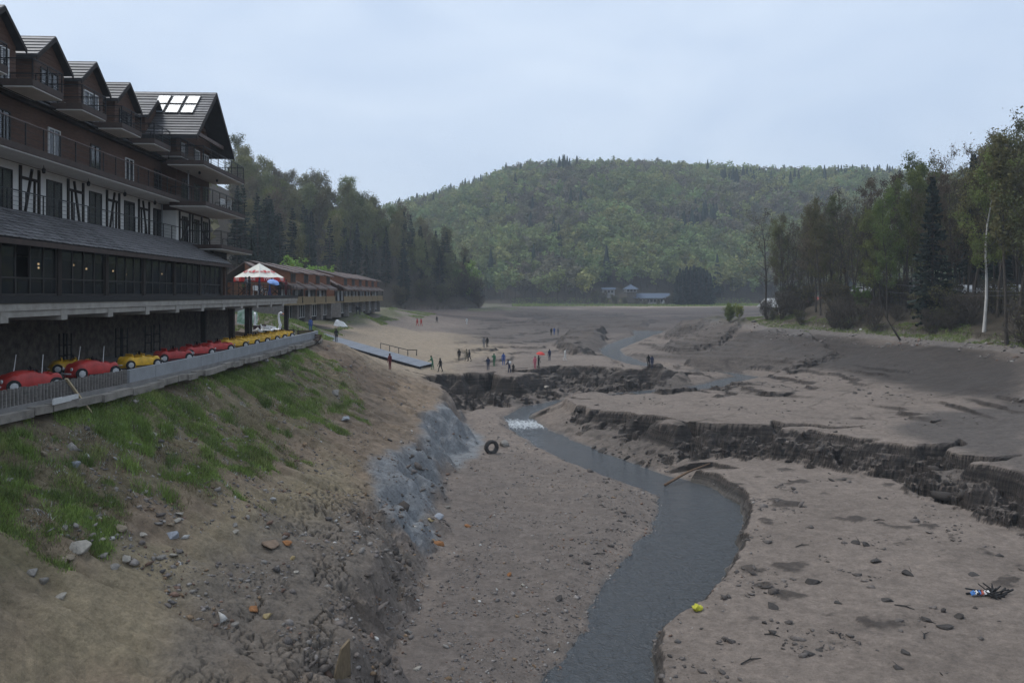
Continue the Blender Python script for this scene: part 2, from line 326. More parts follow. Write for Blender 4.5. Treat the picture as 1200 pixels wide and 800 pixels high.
    z = z + talus*(1.15*np.clip(fbm(x, y, .32, 4, 71), -.25, 1) + .5*(np.abs(fbm(x, y, .9, 3, 72))-.2))*np.maximum(right, back)
    br = sstep(face + talus*.8, .15, .6)*np.maximum(np.maximum(right, back), .45*(y < 42)); q = br > 0
    if q.any():                                                               # fallen blocks
        wx = x[q] + .35*fbm(x[q], y[q], .9, 2, 77); z[q] = z[q] + br[q]*((.55*cells(wx*.62, y[q]*.5, 78) + .28*cells(wx*1.5, y[q]*1.3, 79))*talus[q] + .06*cells(wx*2.4, y[q]*2.2, 80))
    step = .34 + .10*fbm(x, y, .08, 2, 75)                                    # mud laid down in beds
    zs = z/step; fr = zs-np.floor(zs); led = (np.floor(zs) + sstep(fr, .25, .75))*step
    fm = np.clip(np.maximum(face*np.maximum(right, back), mface)*1.2, 0, 1)
    z = z*(1-.8*fm) + led*.8*fm + fm*.10*fbm(x, y, 1.3, 3, 76)
    inside = sstep(-g, w, w+1.0)
    # sand flat: clods and shallow rills; gravel bar: pebbly lumps
    sandy = inside*sstep(x, 6, 9)
    lump = np.clip(fbm(x, y, .55, 4, 81)-.12, 0, 1)*sstep(fbm(x, y, .1, 3, 82), .0, .25)
    z = z + sandy*(.10*fbm(x, y, .3, 4, 83) + .32*lump + .03*fbm(x, y, 2.2, 3, 84)) + inside*(1-sstep(x, 6, 9))*(.08*fbm(x, y, .4, 4, 85) + .05*fbm(x, y, 1.8, 3, 86))
    # stream bed
    dd, val = polyline(x, y, SLINE); zw = val[...,0]; sp = sdf(x, y, SPOLY) + .5*fbm(x, y, .35, 4, 91) + .15*fbm(x, y, 1.6, 3, 92)
    dc = np.clip(y, 0, 1000); side = (x-0)*0
    # which bank: gentle on the gravel side, a step on the sand side
    cx = np.array([p[0] for p in SLINE]); cy = np.array([p[1] for p in SLINE])
    k1 = np.where(y < 62, .22, .45); rb = (x > np.interp(y, cy[:11], cx[:11])) & (y < 60); k = np.where(rb, 1.5, k1)
    carve = zw - .03 + np.where(sp < 0, np.maximum(.30*sp, -.35), k*sp)
    lim = np.where(y < 100, 5.0, 6.0)
    z = np.where(sp < lim, np.minimum(z, carve + np.where(sp > lim-2, (sp-lim+2)**2*2, 0)), z)
    # cracked mud on the bench and at the lip
    crk = np.zeros(x.shape); q = (y < 60) & (x > -14) & (x < -3) & (y > 20)
    if q.any():
        xx, yy = x[q], y[q]; zone = sstep(g0[q], -1.2, .4)*(1-sstep(g0[q], 1.6, 4.2))*(1-sstep(yy, 40, 52))
        v = voro(xx*2.9+.6*fbm(xx, yy, .8, 2, 93), yy*2.3, 94); v2 = voro(xx*.42+.3*fbm(xx, yy, .6, 3, 96), yy*.42, 95)
        c = (1-sstep(v, .03, .17))*zone*sstep(fbm(xx, yy, .35, 3, 98), -.15, .15); c2 = (1-sstep(v2, .004, .026))*zone*sstep(fbm(xx, yy, .25, 2, 99), -.2, .1)
        zb = sstep(fbm(xx, yy, .3, 2, 87), -.15, .15)*sstep(-yy, -31.5, -29)*sstep(g0[q], -1.0, .3)*(1-sstep(g0[q], 1.2, 2.8)); v3 = voro(xx*1.5+.4*fbm(xx, yy, .7, 3, 89), yy*1.2, 88); c3_ = (1-sstep(v3, .02, .10))*zb; z[q] = z[q] - .16*c3_ + .05*zb*cells(xx*1.5+.4*fbm(xx, yy, .7, 3, 89), yy*1.2, 88); c = np.maximum(c, c3_)
        crk[q] = np.maximum(c, c2); z[q] = z[q] - .09*c - .22*c2 + .05*zone*np.round(fbm(xx, yy, .9, 2, 97)*2)
    hz = hills(x, y); z = np.maximum(z, hz - 0.0)
    z = np.where((x < -19.3) & (y < 86) & (x > -33), np.minimum(z, 5.45), z)     # below the terrace slab
    if not full: return z
    return z, dict(face=fm, gin=inside, g=g, g0=g0, sp=sp, crk=crk, talus=talus*np.maximum(right, back), hill=hz, lump=lump*sandy, mnd=mnd, prof=prof, riser=riser)
# fan-shaped sheet, finer where the place is near
rows = [3.0]
while rows[-1] < 21: rows.append(rows[-1]*1.035)
while rows[-1] < 445: rows.append(rows[-1]*(1.0036 if rows[-1] < 52 else (1.0027 if rows[-1] < 110 else 1.005)))
GY = np.array(rows); GT = np.concatenate([np.linspace(-1.5, -.70, 40)[:-1], np.linspace(-.70, .70, 640), np.linspace(.70, 1.5, 40)[1:]])
TY, TT = np.meshgrid(GY, GT, indexing='ij'); TX = TT*TY
TZ, AUX = ground(TX, TY, True)
LGY = np.log(GY)
def gz(x, y):                                # height of the built sheet
    x = np.atleast_1d(np.asarray(x, float)); y = np.atleast_1d(np.asarray(y, float)); t = x/np.maximum(y, .01)
    i = np.clip(np.interp(y, GY, np.arange(len(GY))), 0, len(GY)-1.001); j = np.clip(np.interp(t, GT, np.arange(len(GT))), 0, len(GT)-1.001)
    a = i.astype(int); b = j.astype(int); fi = i-a; fj = j-b
    return TZ[a,b]*(1-fi)*(1-fj) + TZ[a+1,b]*fi*(1-fj) + TZ[a,b+1]*(1-fi)*fj + TZ[a+1,b+1]*fi*fj
def g1(x, y): return float(gz(x, y)[0])
MARCH = np.geomspace(18, 440, 2600)
def hit(px, py):                             # where the line of sight to a pixel first meets the ground
    r = ray(px, py); y = MARCH; x = r.x/r.y*y; z = CAM.z + r.z/r.y*y
    k = np.nonzero(gz(x, y) > z)[0]; i = k[0] if len(k) else len(y)-1
    return Vector((x[i], y[i], g1(x[i], y[i])))
def wpoly(pp): return [tuple(hit(*p).xy) for p in pp]
# ---- colour of the ground by what it is made of
n1 = fbm(TX, TY, .12, 5, 101); n2 = fbm(TX, TY, .6, 4, 102); n3 = fbm(TX, TY, .045, 4, 103); n4 = fbm(TX*.35, TY, .5, 4, 104)
def region(pp, soft, amp=1.0, fr=.25, seed=110):
    w = wpoly(pp); b = np.array(w); m = soft*3.5; out = np.zeros(TX.shape)
    q = (TX > b[:,0].min()-m) & (TX < b[:,0].max()+m) & (TY > b[:,1].min()-m) & (TY < b[:,1].max()+m)
    if q.any(): x, y = TX[q], TY[q]; out[q] = 1-sstep(sdf(x, y, w) + amp*soft*(fbm(x, y, fr, 4, seed)*1.8 + .5*n2[q]), -soft, soft)
    return out
c3 = lambda *a: np.array(a)
SAND = c3(.186,.152,.127); SANDL = c3(.290,.232,.165); MUD = c3(.027,.022,.019); MUDM = c3(.095,.080,.070); CLAY = c3(.185,.192,.197)
SOIL = c3(.200,.150,.105); OCHRE = c3(.240,.195,.125); TURF = c3(.130,.112,.062); GRAV = c3(.135,.113,.098); LITTER = c3(.055,.044,.031); CRACK = c3(.150,.127,.105)
_gy = np.gradient(TZ, axis=0)/np.gradient(TY, axis=0); _gx = np.gradient(TZ, axis=1)/np.maximum(np.gradient(TX, axis=1), 1e-3); SLOPE = np.hypot(_gy, _gx)
ERO = np.clip(np.maximum(np.maximum(AUX['prof'] > .01, AUX['mnd'] > .05), AUX['riser'] > .1)*1.0, 0, 1)*(1-((TX < -3.2) & (TY < 84)))*(AUX['sp'] > -.5)
colr = np.broadcast_to(SAND, TX.shape+(3,)).copy()
def lay(mask, c):
    global colr
    colr = colr*(1-mask[...,None]) + c*mask[...,None]
lay(.7*sstep(n1, -.05, .35), SAND*.80); lay(.5*sstep(n3, .0, .3), SAND*1.12); lay(.35*sstep(n4, .05, .35), SAND*.72)
lay(.75*sstep(TY, 185, 235)*(1-sstep(TY, 345, 365)*sstep(TX, 10, 40)), c3(.092,.073,.065)); lay(.85*sstep(TY, 215, 235)*(1-sstep(TY, 300, 330))*sstep(fbm(TX*.3, TY, .05, 3, 130), -.12, .05), c3(.040,.034,.031)); lay(.8*sstep(TY, 345, 365)*sstep(TX, 10, 40), c3(.26,.21,.165))
leftm = 1-sstep(AUX['g0']*-1, -1.5, 1.5); leftm = leftm*(TX < -2)*(1-sstep(TY, 80, 95)) ; lay(leftm, SOIL)
lay(.6*leftm*sstep(n2, .05, .4), SOIL*1.22); lay(.55*leftm*sstep(fbm(TX*1.6, TY*.45, .7, 4, 140, .65), .08, .3), SOIL*.58); lay(.45*leftm*sstep(n1, .05, .3), c3(.115,.092,.072))
OCH = region([(0,700),(100,640),(230,600),(310,560),(380,520),(430,560),(400,615),(330,640),(230,720),(190,800),(0,800)], 1.5)
lay(.85*OCH*leftm, OCHRE*(1+.12*n2[...,None])); lay(.5*OCH*sstep(n1, .1, .35)*leftm, c3(.12,.115,.062))
GRASSM = region([(-60,480),(0,488),(150,452),(340,404),(395,425),(418,470),(370,500),(335,545),(230,580),(170,600),(90,640),(0,690),(-60,720)], 1.3, 1.2)*leftm
lay(.75*GRASSM, TURF); lay(.5*GRASSM*sstep(n2, .0, .3), SOIL)
MOUNDM = region([(370,404),(408,400),(465,447),(470,470),(420,450),(390,420)], .8, .5); lay(.85*MOUNDM, c3(.125,.092,.066))
BEACH = region([(385,385),(470,384),(560,392),(600,415),(520,445),(440,432),(395,405)], 3.0, .8, .1); lay(.8*BEACH, SANDL)
CRK = region([(235,645),(330,615),(440,600),(475,650),(430,700),(405,800),(200,800)], 1.2); lay(.8*CRK, CRACK*(1+.1*n2[...,None]))
lay(region([(545,540),(600,528),(700,556),(772,590),(760,620),(700,690),(640,760),(610,800),(440,800),(505,720),(520,650),(530,600)], 1.0)*.8, GRAV*(1+.15*n2[...,None]))
lay(.7*region([(545,540),(620,530),(700,565),(640,600),(560,600)], 2)*sstep(n4, -.3, .2), SAND*.93)
lay(.95*region([(428,552),(456,530),(478,540),(500,488),(542,490),(572,518),(556,536),(516,552),(508,590),(498,612),(524,640),(488,640),(456,612),(442,580)], .55, 1.1), CLAY*(1+.30*fbm(TX*.25, TY, 1.1, 4, 120)[...,None]))
lay(.9*region([(850,384),(930,386),(1000,393),(1090,402),(1210,414),(1210,478),(1100,464),(1005,438),(935,420),(880,406)], 2.2, .8, .08), c3(.044,.037,.033)*(1+.3*n2[...,None]))
lay(.85*region([(1078,482),(1210,470),(1210,556),(1130,530),(1050,506)], 1.2, .9, .15), c3(.080,.070,.064))
lay(.8*region([(545,374),(640,377),(745,379),(705,392),(645,403),(555,402)], 6, .8, .03), c3(.100,.084,.074))
lay(.85*region([(560,362),(700,362),(850,362),(850,378),(700,382),(600,380)], 8, .8, .03)*sstep(n3, -.25, .15)*(TY < 350), c3(.085,.068,.061))
lay(.8*region([(760,405),(870,398),(960,418),(900,428),(800,425)], 3, .9, .07), c3(.110,.093,.081))
lay(.75*sstep(AUX['lump'], .02, .10), MUD*1.3)
lay(np.clip(AUX['talus'], 0, 1)*.45*sstep(n2, -.1, .3), SAND*.72)
lay(np.clip(AUX['face'], 0, 1)*.6, c3(.070,.058,.049)*(1+.4*n2[...,None]))
lay(.94*sstep(SLOPE+.35*n2, .45, .9)*ERO*(AUX['hill'] < 0), MUD*(1+.5*n2[...,None])); lay(.8*AUX['riser'], MUD*1.5)
lay(.65*sstep(fbm(TX*.5, TY, .03, 4, 131), -.02, .16)*sstep(TY, 100, 125)*(TX > -6)*(AUX['g0'] > 0), c3(.088,.073,.063)); lay(.7*sstep(AUX['mnd']+.5*n2, .25, .9)*(AUX['mnd'] > .05), c3(.072,.060,.052)*(1+.4*n2[...,None]))
softf = np.clip(4*AUX['prof']*(1-AUX['prof']), 0, 1)*leftm*(1-sstep(TY, 46, 60)); lay(.45*softf, c3(.105,.085,.070))
lay(.85*AUX['crk'], c3(.03,.026,.024))
wet = 1-sstep(AUX['sp'], .0, .55+.4*n2); wet = wet*(AUX['sp'] < 4); lay(.75*wet, c3(.072,.064,.056))
lay(1-sstep(AUX['sp'], -.1, .1), c3(.06,.055,.042))
rbank = sstep(TX, 40, 46)*(TZ > 3.6)*(TY < 185); lay(.55*rbank*sstep(n2+TZ-4.4, -.3, .5), c3(.085,.085,.045)); lay(.6*rbank*(1-sstep(np.abs(TZ-4.0), .3, .7)), c3(.17,.155,.145))
lemb = (TX < -24)*(TY > 92)*(TY < 245)*sstep(TZ, 4.2, 5.0)*(TZ < 8.5); lay(.6*lemb*sstep(n1, -.2, .15), c3(.095,.11,.04))
lay(.9*sstep(TZ-AUX['hill'], .4, .05)*(AUX['hill'] > 0), LITTER*(1+.3*n2[...,None]))
lay(.45*sstep(TZ+.5*n3, 4.4, 4.8)*(TY > 250)*(AUX['hill'] < 0)*(TX > -15), c3(.10,.115,.05))
glos = np.clip(.9*wet + .30*AUX['face'] + .3*region([(880,398),(1210,420),(1210,474),(935,417)], 4), 0, 1)
aux = np.stack([glos, AUX['gin'], np.clip(sstep(SLOPE, .35, .8)*ERO, 0, 1)], -1)
ny, nx = TX.shape; idx = np.arange(ny*nx).reshape(ny, nx)
F = np.stack([idx[:-1,:-1], idx[:-1,1:], idx[1:,1:], idx[1:,:-1]], -1).reshape(-1, 4)
def ground_mat():
    m = bpy.data.materials.new('lakebed_mud_and_sand'); m.use_nodes = True; t = m.node_tree; p = t.nodes['Principled BSDF']
    a = nd(t, 'ShaderNodeVertexColor', layer_name='soil'); x = nd(t, 'ShaderNodeVertexColor', layer_name='wet'); sp = nd(t, 'ShaderNodeSeparateColor'); t.links.new(x.outputs[0], sp.inputs[0])
    tc = nd(t, 'ShaderNodeTexCoord'); out = a.outputs[0]
    def mulnoise(out, sc, lo, hi, det=5.0, p0=.3, p1=.7, st=None):
        mp = nd(t, 'ShaderNodeMapping'); t.links.new(tc.outputs['Object'], mp.inputs[0])
        if st: mp.inputs['Scale'].default_value = st
        n = nd(t, 'ShaderNodeTexNoise', i_Scale=sc, i_Detail=det, i_Roughness=.65); t.links.new(mp.outputs[0], n.inputs[0])
        mr = nd(t, 'ShaderNodeMapRange', i_1=p0, i_2=p1, i_3=lo, i_4=hi); t.links.new(n.outputs[0], mr.inputs[0])
        mu = nd(t, 'ShaderNodeVectorMath', operation='SCALE'); t.links.new(out, mu.inputs[0]); t.links.new(mr.outputs[0], mu.inputs['Scale']); return mu.outputs[0], n
    out, _ = mulnoise(out, 9.0, .80, 1.18); out, nf = mulnoise(out, 42.0, .74, 1.24); out, nm = mulnoise(out, 1.4, .80, 1.20); out, _ = mulnoise(out, 3.2, .80, 1.18)
    out, _ = mulnoise(out, 5.5, .70, 1.0, 6.0, .30, .44)
    mpz = nd(t, 'ShaderNodeMapping'); mpz.inputs['Scale'].default_value = (.22, .22, 5.0); t.links.new(tc.outputs['Object'], mpz.inputs[0])     # beds of silt and peat in the cut faces
    nz_ = nd(t, 'ShaderNodeTexNoise', i_Scale=1.0, i_Detail=4.0, i_Roughness=.7); t.links.new(mpz.outputs[0], nz_.inputs[0]); mz = nd(t, 'ShaderNodeMapRange', i_1=.35, i_2=.65, i_3=.45, i_4=1.7); t.links.new(nz_.outputs[0], mz.inputs[0])
    mxz = nd(t, 'ShaderNodeMix'); mxz.data_type = 'FLOAT'; mxz.inputs[2].default_value = 1.0; t.links.new(sp.outputs[2], mxz.inputs[0]); t.links.new(mz.outputs[0], mxz.inputs[3])
    muz = nd(t, 'ShaderNodeVectorMath', operation='SCALE'); t.links.new(out, muz.inputs[0]); t.links.new(mxz.outputs[0], muz.inputs['Scale']); out = muz.outputs[0]
    t.links.new(out, p.inputs['Base Color'])
    mr = nd(t, 'ShaderNodeMapRange', i_3=.93, i_4=.38); t.links.new(sp.outputs[0], mr.inputs[0]); t.links.new(mr.outputs[0], p.inputs['Roughness'])
    p.inputs['Specular IOR Level'].default_value = .25
    n2_ = nd(t, 'ShaderNodeTexNoise', i_Scale=7.0, i_Detail=8.0, i_Roughness=.7); t.links.new(tc.outputs['Object'], n2_.inputs[0])
    b = nd(t, 'ShaderNodeBump', i_Strength=.9, i_Distance=.10); t.links.new(n2_.outputs[0], b.inputs['Height']); t.links.new(b.outputs[0], p.inputs['Normal'])
    return m
GMAT = ground_mat()
me = np_mesh('lakebed', np.stack([TX, TY, TZ], -1).reshape(-1, 3), F, GMAT, True, {'soil': colr.reshape(-1, 3), 'wet': aux.reshape(-1, 3)})
sm_ = np.ones(len(F), bool); ff = (AUX['face'] > .12) | (AUX['talus'] > .1) | (SLOPE > .6); sm_ = ~(ff[:-1,:-1].ravel()); me.polygons.foreach_set('use_smooth', sm_)
lake = link(bpy.data.objects.new('lakebed', me)); tag(lake, 'drained lake bed of sand, mud and gravel cut by a stream', kind='structure')
# far sheet of hills round the basin
hx = np.arange(-900, 1101, 9.0); hy = np.arange(-200, 1301, 9.0); HX, HY = np.meshgrid(hx, hy, indexing='xy')
HZ = hills(HX, HY); inf = (HY < 445) & (np.abs(HX) < 1.45*np.abs(HY)) & (HY > 8); HZ = np.where(inf, HZ-2.5, HZ)
idx = np.arange(HX.size).reshape(HX.shape); F = np.stack([idx[:-1,:-1], idx[:-1,1:], idx[1:,1:], idx[1:,:-1]], -1).reshape(-1, 4)
m_litter = mat('forest_floor_litter', (.075,.062,.042), .95, .35, .15, .15, 1.0)
hill = link(bpy.data.objects.new('hills', np_mesh('hills', np.stack([HX, HY, HZ], -1).reshape(-1, 3), F, m_litter, True))); tag(hill, 'wooded hills round the drained lake', kind='structure')
# ---- water
def water_mat():
    m = bpy.data.materials.new('stream_water'); m.use_nodes = True; t = m.node_tree; p = t.nodes['Principled BSDF']
    p.inputs['Roughness'].default_value = .07; p.inputs['IOR'].default_value = 1.33; p.inputs['Specular IOR Level'].default_value = .5
    tc = nd(t, 'ShaderNodeTexCoord'); n = nd(t, 'ShaderNodeTexNoise', i_Scale=2.4, i_Detail=4.0, i_Distortion=1.2); t.links.new(tc.outputs['Object'], n.inputs[0])
    n2 = nd(t, 'ShaderNodeTexNoise', i_Scale=9.0, i_Detail=3.0); t.links.new(tc.outputs['Object'], n2.inputs[0])
    ad = nd(t, 'ShaderNodeMath', operation='MULTIPLY_ADD', i_1=.45); t.links.new(n2.outputs[0], ad.inputs[0]); t.links.new(n.outputs[0], ad.inputs[2])
    b = nd(t, 'ShaderNodeBump', i_Strength=1.0, i_Distance=.20); t.links.new(ad.outputs[0], b.inputs['Height']); t.links.new(b.outputs[0], p.inputs['Normal'])
    fo = nd(t, 'ShaderNodeVertexColor', layer_name='foam'); n3 = nd(t, 'ShaderNodeTexNoise', i_Scale=2.6, i_Detail=8.0, i_Roughness=.75, i_Distortion=1.0)
    mp = nd(t, 'ShaderNodeMapping'); mp.inputs['Scale'].default_value = (1.6, .55, 1); t.links.new(tc.outputs['Object'], mp.inputs[0]); t.links.new(mp.outputs[0], n3.inputs[0])
    su = nd(t, 'ShaderNodeMath', operation='ADD'); t.links.new(fo.outputs[0], su.inputs[0]); t.links.new(n3.outputs[0], su.inputs[1])
    mr = nd(t, 'ShaderNodeMapRange', i_1=.84, i_2=1.12); t.links.new(su.outputs[0], mr.inputs[0])
    mxx = nd(t, 'ShaderNodeMixRGB'); mxx.inputs[1].default_value = (.055,.060,.064,1); mxx.inputs[2].default_value = (.62,.65,.66,1)
    t.links.new(mr.outputs[0], mxx.inputs[0]); t.links.new(mxx.outputs[0], p.inputs['Base Color'])
    mr2 = nd(t, 'ShaderNodeMapRange', i_3=.07, i_4=.7); t.links.new(mr.outputs[0], mr2.inputs[0]); t.links.new(mr2.outputs[0], p.inputs['Roughness'])
    return m
V = []; foam = []; NA = 12; secs = []
for i in range(len(STREAM)-1):
    n = max(2, int(math.hypot(SLINE[i+1][0]-SLINE[i][0], SLINE[i+1][1]-SLINE[i][1])/.35))
    for k in range(n):
        f = k/n; a = Vector(STREAM[i][0]).lerp(Vector(STREAM[i+1][0]), f); b = Vector(STREAM[i][1]).lerp(Vector(STREAM[i+1][1]), f); secs.append((a, b, STREAM[i][2]*(1-f)+STREAM[i+1][2]*f))
rs = random.Random(4)
for a, b, z in secs:
    e = (b-a).normalized()*.75; a2, b2 = a-e, b+e
    for j in range(NA+1):
        q = a2.lerp(b2, j/NA); V.append((q.x, q.y, z + .0))
        fm = .50*(math.exp(-((q.y-83.5)/3.4)**2) if 78 < q.y < 92 and q.x < 6 else 0) + .12*(math.exp(-((q.y-57.5)/1.5)**2) if q.y < 62 else 0) + .10*(30 < q.y < 60)
        foam.append((fm, fm, fm))
V = np.array(V); idx = np.arange(len(V)).reshape(-1, NA+1); F = np.stack([idx[:-1,:-1], idx[:-1,1:], idx[1:,1:], idx[1:,:-1]], -1).reshape(-1, 4)
V[:,2] += np.where(V[:,1] < 95, .012*fbm(V[:,0], V[:,1], 1.1, 3, 7), 0) + np.where((V[:,1] > 78) & (V[:,1] < 90), .10*fbm(V[:,0], V[:,1], .9, 3, 8), 0)
st = link(bpy.data.objects.new('stream_water', np_mesh('stream_water', V, F, water_mat(), True, {'foam': np.array(foam)}))); tag(st, 'shallow stream running through the drained lake bed', kind='structure')
# ================================================================ trees
def leaf_mat(name, col, rand=.25, trans=.3):
    m = bpy.data.materials.new(name); m.use_nodes = True; t = m.node_tree; p = t.nodes['Principled BSDF']; p.inputs['Roughness'].default_value = .75; p.inputs['Specular IOR Level'].default_value = .15
    oi = nd(t, 'ShaderNodeObjectInfo'); tc = nd(t, 'ShaderNodeTexCoord'); n = nd(t, 'ShaderNodeTexNoise', i_Scale=.45, i_Detail=3.0); t.links.new(tc.outputs['Object'], n.inputs[0])
    hs = nd(t, 'ShaderNodeHueSaturation'); hs.inputs['Color'].default_value = col+(1,)
    mh = nd(t, 'ShaderNodeMapRange', i_3=.5-.16*rand, i_4=.5+.13*rand); t.links.new(oi.outputs['Random'], mh.inputs[0]); t.links.new(mh.outputs[0], hs.inputs['Hue'])
    mu = nd(t, 'ShaderNodeMath', operation='MULTIPLY', i_1=7.31); t.links.new(oi.outputs['Random'], mu.inputs[0]); fr = nd(t, 'ShaderNodeMath', operation='FRACT'); t.links.new(mu.outputs[0], fr.inputs[0])
    mv = nd(t, 'ShaderNodeMapRange', i_3=1-1.3*rand, i_4=1+1.3*rand); t.links.new(fr.outputs[0], mv.inputs[0])
    m2 = nd(t, 'ShaderNodeMapRange', i_1=.3, i_2=.7, i_3=.78, i_4=1.25); t.links.new(n.outputs[0], m2.inputs[0]); mm = nd(t, 'ShaderNodeMath', operation='MULTIPLY'); t.links.new(mv.outputs[0], mm.inputs[0]); t.links.new(m2.outputs[0], mm.inputs[1])
    t.links.new(mm.outputs[0], hs.inputs['Value']); t.links.new(hs.outputs[0], p.inputs['Base Color'])
    if trans:
        tr = nd(t, 'ShaderNodeBsdfTranslucent'); t.links.new(hs.outputs[0], tr.inputs[0]); mx = nd(t, 'ShaderNodeMixShader', i_0=trans)
        out = t.nodes['Material Output']; t.links.new(p.outputs[0], mx.inputs[1]); t.links.new(tr.outputs[0], mx.inputs[2]); t.links.new(mx.outputs[0], out.inputs[0])
    return m
BARK = mat('grey_brown_bark', (.075,.062,.050), .9, .3, 6, .03); BARKP = mat('birch_bark', (.55,.53,.50), .8, .25, 5, .01, stretch=(1,1,.2)); BARKS = mat('spruce_bark', (.085,.062,.048), .9, .3, 6, .03)
LF = {'mid': leaf_mat('olive_hillside_leaves', (.165,.165,.072)), 'olive': leaf_mat('olive_bud_leaves', (.135,.132,.055)), 'green': leaf_mat('fresh_green_leaves', (.135,.155,.048)), 'brown': leaf_mat('brown_bud_leaves', (.125,.107,.064)),
      'bright': leaf_mat('bright_spring_leaves', (.19,.25,.055)), 'spruce': leaf_mat('dark_spruce_needles', (.020,.031,.022), .2, .1), 'far': leaf_mat('distant_spring_crowns', (.195,.225,.085), .28), 'fars': leaf_mat('distant_needles', (.024,.042,.028), .2, .1), 'farb': leaf_mat('distant_bare_crowns', (.165,.155,.098), .3)}
def quads(P, size, rng, flat=0.0):
    n = len(P); a = rng.normal(size=(n,3)); a[:,2] *= (1-flat); a /= np.linalg.norm(a, axis=1)[:,None]; b = rng.normal(size=(n,3)); b -= a*(a*b).sum(1)[:,None]; b /= np.linalg.norm(b, axis=1)[:,None]
    s = size*(.6+.8*rng.rand(n))[:,None]; V = np.stack([P-a*s-b*s*.6, P+a*s-b*s*.6, P+a*s+b*s*.6, P-a*s+b*s*.6], 1).reshape(-1,3)
    return V, np.arange(4*n).reshape(n, 4)
def tri_tube(mb, pts, r):
    mb.tube(pts, r, 4 if r[0] > .05 else 3, False)
def join(name, mb, LV, LFc, mats):
    v = np.concatenate([np.array(mb.v).reshape(-1,3), LV]); me = bpy.data.meshes.new(name); f = list(mb.f) + [tuple(q) for q in (LFc+len(mb.v)).tolist()]
    me.from_pydata(v.tolist(), [], f); me.polygons.foreach_set('material_index', [0]*len(mb.f)+[1]*len(LFc)); setm(me, mats); me.update(); return me
def decid(seed, H, spread, leaves, lsize, start=.35, leaf='olive', bark=None, stems=1, twigs=1.0, lean=.0, up=.55, fluff=.28):
    rnd = random.Random(seed); rng = np.random.RandomState(seed); tr = MB(); tw = MB(); tips = []
    for si in range(stems):
        p = Vector((rnd.uniform(-.4,.4)*(stems > 1), rnd.uniform(-.4,.4)*(stems > 1), -.4)); d = Vector((lean+rnd.uniform(-.10,.10)*stems, rnd.uniform(-.10,.10)*stems, 1)).normalized()
        h = H*(1 if si == 0 else rnd.uniform(.75,.97)); n = 9; pts = [p.copy()]; r0 = H*.0105/(stems**.5)
        for i in range(n): p = p + d*(h/n); pts.append(p.copy()); d = (d + Vector((rnd.uniform(-.09,.09), rnd.uniform(-.09,.09), .03))).normalized()
        rad = [r0*(1.25 if i == 0 else 1)*(1-.9*(i/n)**1.1)+.012 for i in range(n+1)]; tr.tube(pts, rad, 6, False)
        nb = int(17*twigs)
        for b in range(nb):
            f = start + (1-start)*((b+rnd.random())/nb); i = min(int(f*n), n-1); q = pts[i].lerp(pts[i+1], f*n-i); az = b*2.4+rnd.uniform(-.5,.5)
            L = spread*(1.05-.75*abs((f-start)/(1-start)-.35))*rnd.uniform(.7,1.15); el = up + .5*(f-start)+rnd.uniform(-.15,.2); bd = Vector((math.cos(az)*math.cos(el), math.sin(az)*math.cos(el), math.sin(el)))
            bp = [q.copy()]; c = q.copy(); dd = bd.copy()
            for k in range(4): c = c + dd*(L/4); bp.append(c.copy()); dd = (dd + Vector((rnd.uniform(-.18,.18), rnd.uniform(-.18,.18), .12))).normalized()
            r1 = max(.02, rad[i]*.42); tri_tube(tw, bp, [r1, r1*.75, r1*.5, r1*.3, .008])
            for k in range(int(6*twigs)+2):
                g = rnd.uniform(.25, 1.0)*4; j = min(int(g), 3); s0 = bp[j].lerp(bp[j+1], g-j); e = (dd + Vector((rnd.uniform(-.9,.9), rnd.uniform(-.9,.9), rnd.uniform(-.25,.8)))).normalized()*L*rnd.uniform(.22,.45)
                m_ = s0+e*.5+Vector((rnd.uniform(-.1,.1), rnd.uniform(-.1,.1), .08))*L*.2; tri_tube(tw, [s0, m_, s0+e], [.022, .015, .006]); tips += [m_, s0+e, s0+e*.8]
                for k2 in range(2):
                    e2 = (e.normalized() + Vector((rnd.uniform(-.8,.8), rnd.uniform(-.8,.8), rnd.uniform(-.3,.6)))).normalized()*L*rnd.uniform(.10,.24); s1 = m_.lerp(s0+e, rnd.random()); tri_tube(tw, [s1, s1+e2], [.012, .005]); tips += [s1+e2, s1+e2*.6]
    T = np.array([tuple(t) for t in tips]); P = T[rng.randint(len(T), size=leaves)] + rng.normal(size=(leaves,3))*fluff*spread/4
    V, Fq = quads(P, lsize, rng); bk = bark or BARK
    tm = tr.mesh('trunk', None, True); setm(tm, bk); return tm, join('crown', tw, V, Fq, [bk if bark is None else BARK, LF[leaf]])
